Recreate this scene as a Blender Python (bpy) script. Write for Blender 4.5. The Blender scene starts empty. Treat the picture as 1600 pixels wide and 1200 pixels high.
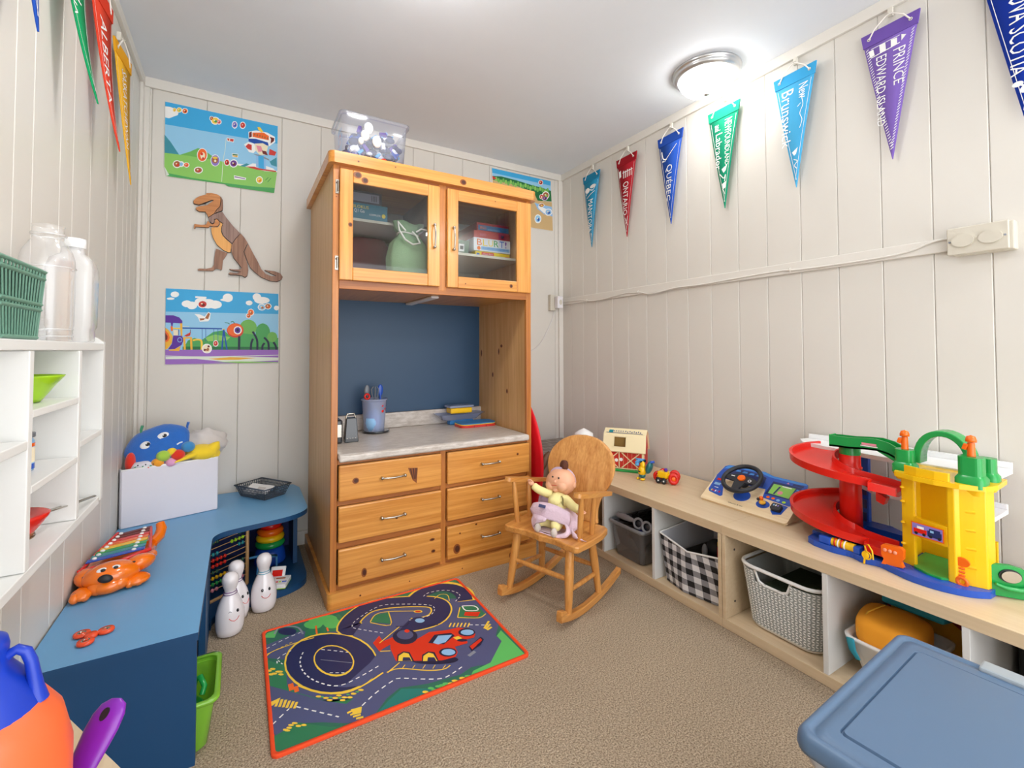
import bpy, math, random
from mathutils import Matrix, Vector, Euler
random.seed(7)
sc = bpy.context.scene
COL = sc.collection
R_ = math.radians
# ---------------- camera, world, exposure ----------------
cam_d = bpy.data.cameras.new('camera'); cam = bpy.data.objects.new('camera', cam_d); COL.objects.link(cam)
YAW, PITCH, ROLL = 0.5337, 0.0267, -0.0017
cam_d.sensor_fit = 'HORIZONTAL'; cam_d.sensor_width = 36.0
cam_d.lens = 36.0*718.4461/1600.0
cam_d.shift_y = -72.86/1600.0
cam_d.clip_start = 0.02
_F = Vector((math.sin(YAW)*math.cos(PITCH), math.cos(YAW)*math.cos(PITCH), math.sin(PITCH)))
_R0 = Vector((math.cos(YAW), -math.sin(YAW), 0)); _U0 = _R0.cross(_F)
_R = _R0*math.cos(ROLL)+_U0*math.sin(ROLL); _U = -_R0*math.sin(ROLL)+_U0*math.cos(ROLL)
cam.matrix_world = Matrix(((_R.x,_U.x,-_F.x,0),(_R.y,_U.y,-_F.y,0),(_R.z,_U.z,-_F.z,1.0),(0,0,0,1)))
sc.camera = cam
w = bpy.data.worlds.new('world'); sc.world = w; w.use_nodes = True
w.node_tree.nodes['Background'].inputs[0].default_value = (0.95,0.97,1.0,1)
w.node_tree.nodes['Background'].inputs[1].default_value = 0.9
sc.view_settings.view_transform = 'Standard'; sc.view_settings.look = 'None'
sc.view_settings.gamma = 1.0; sc.view_settings.use_curve_mapping = False
sc.view_settings.exposure = 2.25
LAMP_EMIT = (4.2, 13.5, 19.0)
LAMPS = [(1.78,1.30),(0.45,1.20),(1.76,-0.70)]
# room box
XL, XR, YB, YF, ZC = -0.3977, 1.961, 2.62, -1.3, 2.241

# ---------------- materials ----------------
def lin(c):
    c = c/255.0
    return c/12.92 if c <= 0.04045 else ((c+0.055)/1.055)**2.4
def rgb(h): return tuple(lin(int(h[i:i+2],16)) for i in (0,2,4))+(1.0,)
MATS = {}
def new_mat(name):
    m = bpy.data.materials.new(name); m.use_nodes = True
    nt = m.node_tree; b = nt.nodes['Principled BSDF']
    return m, nt, b
def mat(name, h, rough=0.5, metal=0.0, spec=0.5, bump=0.0, bscale=200.0, var=0.0, vscale=8.0, sub=0.0, coat=0.0, alpha=1.0, trans=0.0, sheen=0.0):
    if name in MATS: return MATS[name]
    m, nt, b = new_mat(name); L = nt.links
    b.inputs['Base Color'].default_value = rgb(h); b.inputs['Roughness'].default_value = rough
    b.inputs['Metallic'].default_value = metal; b.inputs['Specular IOR Level'].default_value = spec
    b.inputs['Coat Weight'].default_value = coat; b.inputs['Alpha'].default_value = alpha
    b.inputs['Transmission Weight'].default_value = trans; b.inputs['Sheen Weight'].default_value = sheen
    tc = nt.nodes.new('ShaderNodeTexCoord')
    n = nt.nodes.new('ShaderNodeTexNoise'); n.inputs['Scale'].default_value = vscale; n.inputs['Detail'].default_value = 4
    L.new(tc.outputs['Object'], n.inputs['Vector'])
    mx = nt.nodes.new('ShaderNodeMix'); mx.data_type = 'RGBA'; mx.blend_type = 'MULTIPLY'
    mr = nt.nodes.new('ShaderNodeMapRange'); mr.inputs[3].default_value = 1-max(var,0.02); mr.inputs[4].default_value = 1+max(var,0.02)
    L.new(n.outputs['Fac'], mr.inputs[0]); mx.inputs[0].default_value = 1.0
    mx.inputs[6].default_value = rgb(h); L.new(mr.outputs[0], mx.inputs[7]); L.new(mx.outputs[2], b.inputs['Base Color'])
    if bump > 0:
        n2 = nt.nodes.new('ShaderNodeTexNoise'); n2.inputs['Scale'].default_value = bscale; n2.inputs['Detail'].default_value = 3
        bp = nt.nodes.new('ShaderNodeBump'); bp.inputs['Strength'].default_value = bump; bp.inputs['Distance'].default_value = 0.004
        L.new(tc.outputs['Object'], n2.inputs['Vector']); L.new(n2.outputs['Fac'], bp.inputs['Height']); L.new(bp.outputs[0], b.inputs['Normal'])
    MATS[name] = m
    return m
def wood(name, h1, h2, axis='Z', rough=0.35, scale=1.0, amt=1.0, coat=0.15):
    """pine / oak with stretched grain along one axis"""
    m, nt, b = new_mat(name); L = nt.links
    tc = nt.nodes.new('ShaderNodeTexCoord'); mp = nt.nodes.new('ShaderNodeMapping')
    s = [22*scale]*3; s['XYZ'.index(axis)] = 1.1*scale
    mp.inputs['Scale'].default_value = s
    L.new(tc.outputs['Object'], mp.inputs['Vector'])
    n = nt.nodes.new('ShaderNodeTexNoise'); n.inputs['Scale'].default_value = 1.6; n.inputs['Detail'].default_value = 5; n.inputs['Roughness'].default_value = .6; n.inputs['Distortion'].default_value = .6
    L.new(mp.outputs[0], n.inputs['Vector'])
    mp2 = nt.nodes.new('ShaderNodeMapping'); s2 = [150*scale]*3; s2['XYZ'.index(axis)] = 3.0*scale; mp2.inputs['Scale'].default_value = s2
    L.new(tc.outputs['Object'], mp2.inputs['Vector'])
    n2 = nt.nodes.new('ShaderNodeTexNoise'); n2.inputs['Scale'].default_value = 1.0; n2.inputs['Detail'].default_value = 2; L.new(mp2.outputs[0], n2.inputs['Vector'])
    mx = nt.nodes.new('ShaderNodeMix'); mx.inputs[0].default_value = .35; L.new(n.outputs['Fac'], mx.inputs[2]); L.new(n2.outputs['Fac'], mx.inputs[3])
    cr = nt.nodes.new('ShaderNodeValToRGB'); cr.color_ramp.elements[0].position = .36; cr.color_ramp.elements[1].position = .62
    cr.color_ramp.elements[0].color = rgb(h2); cr.color_ramp.elements[1].color = rgb(h1)
    L.new(mx.outputs[0], cr.inputs[0]); L.new(cr.outputs[0], b.inputs['Base Color'])
    b.inputs['Roughness'].default_value = rough; b.inputs['Coat Weight'].default_value = coat; b.inputs['Coat Roughness'].default_value = .15
    bp = nt.nodes.new('ShaderNodeBump'); bp.inputs['Strength'].default_value = .08; bp.inputs['Distance'].default_value = .002
    L.new(mx.outputs[0], bp.inputs['Height']); L.new(bp.outputs[0], b.inputs['Normal'])
    MATS[name] = m
    return m
def glassy(name, h='FFFFFF', dens=0.1, rough=0.03, diff=0.0, gl=None):
    """thin clear sheet: transparent + fresnel gloss, optional milky diffuse share"""
    m, nt, b = new_mat(name); L = nt.links; nt.nodes.remove(b); out = nt.nodes['Material Output']
    t = nt.nodes.new('ShaderNodeBsdfTransparent'); c = rgb(h); t.inputs[0].default_value = tuple(1-(1-x)*1.0 for x in c[:3])+(1,)
    g = nt.nodes.new('ShaderNodeBsdfGlossy'); g.inputs['Roughness'].default_value = rough
    d = nt.nodes.new('ShaderNodeBsdfDiffuse'); d.inputs[0].default_value = c
    a = nt.nodes.new('ShaderNodeMixShader'); a.inputs[0].default_value = diff; L.new(t.outputs[0], a.inputs[1]); L.new(d.outputs[0], a.inputs[2])
    lw = nt.nodes.new('ShaderNodeLayerWeight'); lw.inputs[0].default_value = .5
    fr = nt.nodes.new('ShaderNodeMath'); fr.operation = 'POWER'; fr.inputs[1].default_value = 4.0; L.new(lw.outputs['Facing'], fr.inputs[0])
    mp = nt.nodes.new('ShaderNodeMath'); mp.operation = 'ADD'; mp.inputs[1].default_value = dens+.02; mp.use_clamp = True; L.new(fr.outputs[0], mp.inputs[0])
    s = nt.nodes.new('ShaderNodeMixShader'); L.new(mp.outputs[0], s.inputs[0]); L.new(a.outputs[0], s.inputs[1]); L.new(g.outputs[0], s.inputs[2])
    L.new(s.outputs[0], out.inputs[0]); MATS[name] = m
    return m
PAL = dict(white='F2F2F0', cream='EFE3C4', pale='DCE6D8', sky1='3FA9E0', sky2='93C9EA', hill='3E8FA0', green1='8CC863', green2='6FB457', green3='4BA35A', greend='23703F',
  lgreen='5DBB62', dgreen='2F7A55', teal='1F7A73', slate='4F567E', navy='252C58', navyd='1A2040', grey='8A8F9C', yellow='F2CC45', gold='EBB13A', orange='EE6A2A', red='D8341E', redm='CC3B35',
  maroon='6E2420', brownm='A8643A', purple='5A2E9A', purplel='8C7BC8', purplel2='9A6CC0', purplem='6A3A8E', pinkm='E58FA0', blue='1E4FA8', lblue='8FBEE8', sand='CDAE7C')
def P(n):
    key = 'print_'+n
    return MATS.get(key) or mat(key, PAL[n], rough=.45, spec=.3)

# ---------------- mesh builder ----------------
def onb(n):
    n = Vector(n).normalized(); a = Vector((0,0,1)) if abs(n.z) < .9 else Vector((1,0,0))
    u = a.cross(n).normalized(); return u, n.cross(u), n
class MB:
    def __init__(s, M=None): s.v=[]; s.f=[]; s.mi=[]; s.sm=[]; s.mats=[]; s.M=M or Matrix()
    def m(s, mt):
        if isinstance(mt, str): mt = MATS[mt]
        if mt not in s.mats: s.mats.append(mt)
        return s.mats.index(mt)
    def add(s, vs, fs, mt, smooth=False):
        b = len(s.v); k = s.m(mt)
        s.v += [tuple(s.M @ Vector(p)) for p in vs]
        for f in fs: s.f.append([b+i for i in f]); s.mi.append(k); s.sm.append(smooth)
        return s
    def box(s, x0,x1,y0,y1,z0,z1, mt):
        return s.add([(x0,y0,z0),(x1,y0,z0),(x1,y1,z0),(x0,y1,z0),(x0,y0,z1),(x1,y0,z1),(x1,y1,z1),(x0,y1,z1)],
          [(0,3,2,1),(4,5,6,7),(0,1,5,4),(1,2,6,5),(2,3,7,6),(3,0,4,7)], mt)
    def cbox(s, c, sz, mt, rot=(0,0,0)):
        R = Euler(rot).to_matrix(); h = [q/2 for q in sz]; vs=[]
        for dz in (-1,1):
            for dx,dy in ((-1,-1),(1,-1),(1,1),(-1,1)): vs.append(tuple(Vector(c)+R@Vector((dx*h[0],dy*h[1],dz*h[2]))))
        return s.add(vs,[(0,3,2,1),(4,5,6,7),(0,1,5,4),(1,2,6,5),(2,3,7,6),(3,0,4,7)], mt)
    def frust(s, c, b0, b1, h, mt, bot=True, top=True):
        """box tapering from half sizes b0 at z to b1 at z+h"""
        x,y,z = c; vs=[]
        for (a,b),zz in ((b0,z),(b1,z+h)):
            for dx,dy in ((-1,-1),(1,-1),(1,1),(-1,1)): vs.append((x+dx*a,y+dy*b,zz))
        fs=[(0,1,5,4),(1,2,6,5),(2,3,7,6),(3,0,4,7)]
        if bot: fs.append((0,3,2,1))
        if top: fs.append((4,5,6,7))
        return s.add(vs,fs,mt)
    def cyl(s, p0, p1, r0, r1, mt, n=16, caps=True, smooth=True):
        p0,p1=Vector(p0),Vector(p1); u,v,_=onb(p1-p0); vs=[]
        for p,r in ((p0,r0),(p1,r1)):
            for i in range(n):
                a=2*math.pi*i/n; vs.append(tuple(p+u*(r*math.cos(a))+v*(r*math.sin(a))))
        s.add(vs,[(i,(i+1)%n,n+(i+1)%n,n+i) for i in range(n)],mt,smooth)
        if caps:
            if r0>1e-5: s.add(vs[:n],[tuple(reversed(range(n)))],mt)
            if r1>1e-5: s.add(vs[n:],[tuple(range(n))],mt)
        return s
    def tube(s, pts, r, mt, n=8, closed=False, caps=True, flat=1.0):
        pts=[Vector(p) for p in pts]; N=len(pts); rs=r if isinstance(r,(list,tuple)) else [r]*N
        vs=[]; u=None
        for i,p in enumerate(pts):
            a=pts[(i-1)%N] if (closed or i>0) else p; b=pts[(i+1)%N] if (closed or i<N-1) else p
            t=(b-a).normalized()
            if u is None: u,_,_=onb(t)
            u=(u-t*u.dot(t)).normalized(); v=t.cross(u)
            for k in range(n):
                an=2*math.pi*k/n; vs.append(tuple(p+u*(rs[i]*math.cos(an))+v*(rs[i]*flat*math.sin(an))))
        M=N if closed else N-1; fs=[]
        for i in range(M):
            j=(i+1)%N
            for k in range(n): fs.append((i*n+k,i*n+(k+1)%n,j*n+(k+1)%n,j*n+k))
        s.add(vs,fs,mt,True)
        if caps and not closed: s.add(vs[:n],[tuple(reversed(range(n)))],mt); s.add(vs[-n:],[tuple(range(n))],mt)
        return s
    def lathe(s, prof, c, mt, n=28, axis=(0,0,1), smooth=True):
        u,v,a=onb(axis); c=Vector(c); vs=[]; fs=[]
        if abs(a.z-1)<1e-6: u,v=Vector((1,0,0)),Vector((0,1,0))
        for (r,z) in prof:
            for k in range(n):
                an=2*math.pi*k/n; vs.append(tuple(c+a*z+u*(r*math.cos(an))+v*(r*math.sin(an))))
        for i in range(len(prof)-1):
            for k in range(n): fs.append((i*n+k,i*n+(k+1)%n,(i+1)*n+(k+1)%n,(i+1)*n+k))
        return s.add(vs,fs,mt,smooth)
    def ell(s, c, r, mt, rot=(0,0,0), n=18, m=12, fn=None):
        R=Euler(rot).to_matrix(); c=Vector(c); vs=[]; fs=[]
        if not isinstance(r,(tuple,list)): r=(r,r,r)
        for i in range(m+1):
            th=math.pi*i/m
            for k in range(n):
                ph=2*math.pi*k/n; d=Vector((math.sin(th)*math.cos(ph),math.sin(th)*math.sin(ph),math.cos(th)))
                q=fn(d) if fn else 1.0
                vs.append(tuple(c+R@Vector((d.x*r[0]*q,d.y*r[1]*q,d.z*r[2]*q))))
        for i in range(m):
            for k in range(n): fs.append((i*n+k,(i+1)*n+k,(i+1)*n+(k+1)%n,i*n+(k+1)%n))
        return s.add(vs,fs,mt,True)
    def torus(s, c, RR, r, mt, nrm=(0,0,1), n=28, k=10, sx=1.0, sy=1.0):
        u,v,a=onb(nrm); c=Vector(c)
        if abs(a.z-1)<1e-6: u,v=Vector((1,0,0)),Vector((0,1,0))
        return s.tube([c+u*(RR*sx*math.cos(2*math.pi*i/n))+v*(RR*sy*math.sin(2*math.pi*i/n)) for i in range(n)], r, mt, k, closed=True)
    def prism(s, pts, fr, d0, d1, mt, side=None):
        """extrude 2D outline pts in frame fr=(O,U,V,N) from depth d0 to d1 along N"""
        O,U,V,N=[Vector(q) for q in fr]; n=len(pts)
        A=[tuple(O+U*a+V*b+N*d0) for a,b in pts]; B=[tuple(O+U*a+V*b+N*d1) for a,b in pts]
        s.add(A,[tuple(range(n))],mt); s.add(B,[tuple(range(n))],mt)
        return s.add(A+B,[(i,(i+1)%n,n+(i+1)%n,n+i) for i in range(n)],side or mt)
    def flat(s, pts, fr, d, mt):
        O,U,V,N=[Vector(q) for q in fr]
        return s.add([tuple(O+U*a+V*b+N*d) for a,b in pts],[tuple(range(len(pts)))],mt)
    def stroke(s, pts, fr, d, w, mt, dash=0):
        """flat ribbon along a 2D polyline (smoothed), optionally dashed"""
        pts=smooth2(pts) if len(pts)>2 else [Vector(p) for p in pts]
        L=[0.0]
        for i in range(1,len(pts)): L.append(L[-1]+(pts[i]-pts[i-1]).length)
        O,U,V,N=[Vector(q) for q in fr]
        def at(t):
            for i in range(1,len(pts)):
                if t<=L[i] or i==len(pts)-1:
                    q=0 if L[i]==L[i-1] else (t-L[i-1])/(L[i]-L[i-1]); return pts[i-1].lerp(pts[i],min(q,1)), (pts[i]-pts[i-1]).normalized()
        if dash:
            t=0
            while t<L[-1]:
                a,da=at(t); b,db=at(min(t+dash,L[-1])); na=Vector((-da.y,da.x))*w/2; nb=Vector((-db.y,db.x))*w/2
                q=[a+na,a-na,b-nb,b+nb]; s.add([tuple(O+U*p.x+V*p.y+N*d) for p in q],[(0,1,2,3)],mt); t+=dash*1.8
        else:
            vs=[]
            for i,p in enumerate(pts):
                a=pts[max(i-1,0)]; b=pts[min(i+1,len(pts)-1)]; t=(b-a).normalized(); nn=Vector((-t.y,t.x))*w/2
                for q in (p+nn,p-nn): vs.append(tuple(O+U*q.x+V*q.y+N*d))
            s.add(vs,[(2*i,2*i+1,2*i+3,2*i+2) for i in range(len(pts)-1)],mt)
        return s
    def art(s, items, fr, d0, dl):
        for i,it in enumerate(items):
            d=d0+dl*(it[2]+.95*i/len(items))
            if it[0]=='p': s.flat(it[3],fr,d,P(it[1]))
            else: s.stroke(it[3],fr,d,it[4],P(it[1]),it[5])
        return s
    def text(s, txt, fr, W, H, mt, d=0.0005, ext=0.0):
        """lettering fitted into a W x H box whose lower-left corner is the frame origin"""
        cu=bpy.data.curves.new('t','FONT'); cu.body=txt; cu.resolution_u=2; ob=bpy.data.objects.new('t',cu)
        me=bpy.data.meshes.new_from_object(ob); bpy.data.objects.remove(ob); bpy.data.curves.remove(cu)
        if len(me.vertices)==0: return s
        xs=[v.co.x for v in me.vertices]; ys=[v.co.y for v in me.vertices]
        sx=W/(max(xs)-min(xs)); sy=H/(max(ys)-min(ys)); O,U,V,N=[Vector(q) for q in fr]
        s.add([tuple(O+U*((v.co.x-min(xs))*sx)+V*((v.co.y-min(ys))*sy)+N*d) for v in me.vertices],[tuple(p.vertices) for p in me.polygons],mt)
        bpy.data.meshes.remove(me); return s
    def mesh(s, name):
        me=bpy.data.meshes.new(name); me.from_pydata(s.v,[],s.f)
        for m_ in s.mats: me.materials.append(m_)
        me.polygons.foreach_set('material_index',s.mi); me.polygons.foreach_set('use_smooth',s.sm); me.update(); return me
    def build(s, name, parent=None, bevel=0.0, seg=2, world=True, recalc=True, label=None):
        me=s.mesh(name)
        o=bpy.data.objects.new(name,me); COL.objects.link(o)
        if parent is not None:
            o.parent=parent
            if world: o.matrix_parent_inverse=wm(parent).inverted()
        if bevel>0:
            b=o.modifiers.new('bevel','BEVEL'); b.width=bevel; b.segments=seg; b.limit_method='ANGLE'; b.angle_limit=R_(35)
        if label: o['label']=label
        return o
def wm(o):
    M=Matrix.Translation(o.location)@o.rotation_euler.to_matrix().to_4x4()
    if o.parent is not None: M=wm(o.parent)@o.matrix_parent_inverse@M
    return M
def smooth2(pts, k=4):
    p=[Vector(q) for q in pts]; out=[]
    for i in range(len(p)-1):
        a=p[max(i-1,0)];b=p[i];c=p[i+1];d=p[min(i+2,len(p)-1)]
        for j in range(k):
            t=j/k; out.append(0.5*((2*b)+(c-a)*t+(2*a-5*b+4*c-d)*t*t+(3*b-a-3*c+d)*t**3))
    out.append(p[-1]); return out
def rrect(w,h,r,n=5,cx=0,cy=0):
    o=[]
    for (sx,sy,a0) in ((1,1,0),(-1,1,90),(-1,-1,180),(1,-1,270)):
        for i in range(n+1):
            a=R_(a0+90*i/n); o.append((cx+sx*(w/2-r)+r*math.cos(a), cy+sy*(h/2-r)+r*math.sin(a)))
    return o
def circ(cx,cy,rx,ry=None,n=24,rot=0):
    ry=ry or rx; return [(cx+rx*math.cos(t)*math.cos(rot)-ry*math.sin(t)*math.sin(rot), cy+rx*math.cos(t)*math.sin(rot)+ry*math.sin(t)*math.cos(rot)) for t in [2*math.pi*i/n for i in range(n)]]
def thing(name, label, cat, loc=(0,0,0), rz=0.0, group=None, rx=0.0, ry=0.0):
    o=bpy.data.objects.new(name,None); COL.objects.link(o); o.empty_display_size=.05
    o.location=loc; o.rotation_euler=(rx,ry,rz); o['label']=label; o['category']=cat
    if group: o['group']=group
    return o
def tag(o, label, cat, group=None, kind=None):
    if label: o['label']=label
    if cat: o['category']=cat
    if group: o['group']=group
    if kind: o['kind']=kind
    return o
def struct(o): o['kind']='structure'; return o
def ring_loft(mb, rings, mt, caps=(True,True), smooth=True, closed=True):
    """skin between successive rings (lists of 3D points with equal counts)"""
    n=len(rings[0]); vs=[p for r in rings for p in r]; fs=[]
    for i in range(len(rings)-1):
        for k in range(n if closed else n-1): fs.append((i*n+k,i*n+(k+1)%n,(i+1)*n+(k+1)%n,(i+1)*n+k))
    mb.add(vs,fs,mt,smooth)
    if caps[0]: mb.add(rings[0],[tuple(reversed(range(n)))],mt)
    if caps[1]: mb.add(rings[-1],[tuple(range(n))],mt)
    return mb
FB=lambda y:((0,y,0),(1,0,0),(0,0,1),(0,-1,0))          # frame facing -y (towards the camera), u=x v=z
FR=lambda x:((x,0,0),(0,1,0),(0,0,1),(-1,0,0))         # frame on right wall facing -x, u=y v=z
FZ=lambda z:((0,0,z),(1,0,0),(0,1,0),(0,0,1))          # frame facing up
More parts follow.
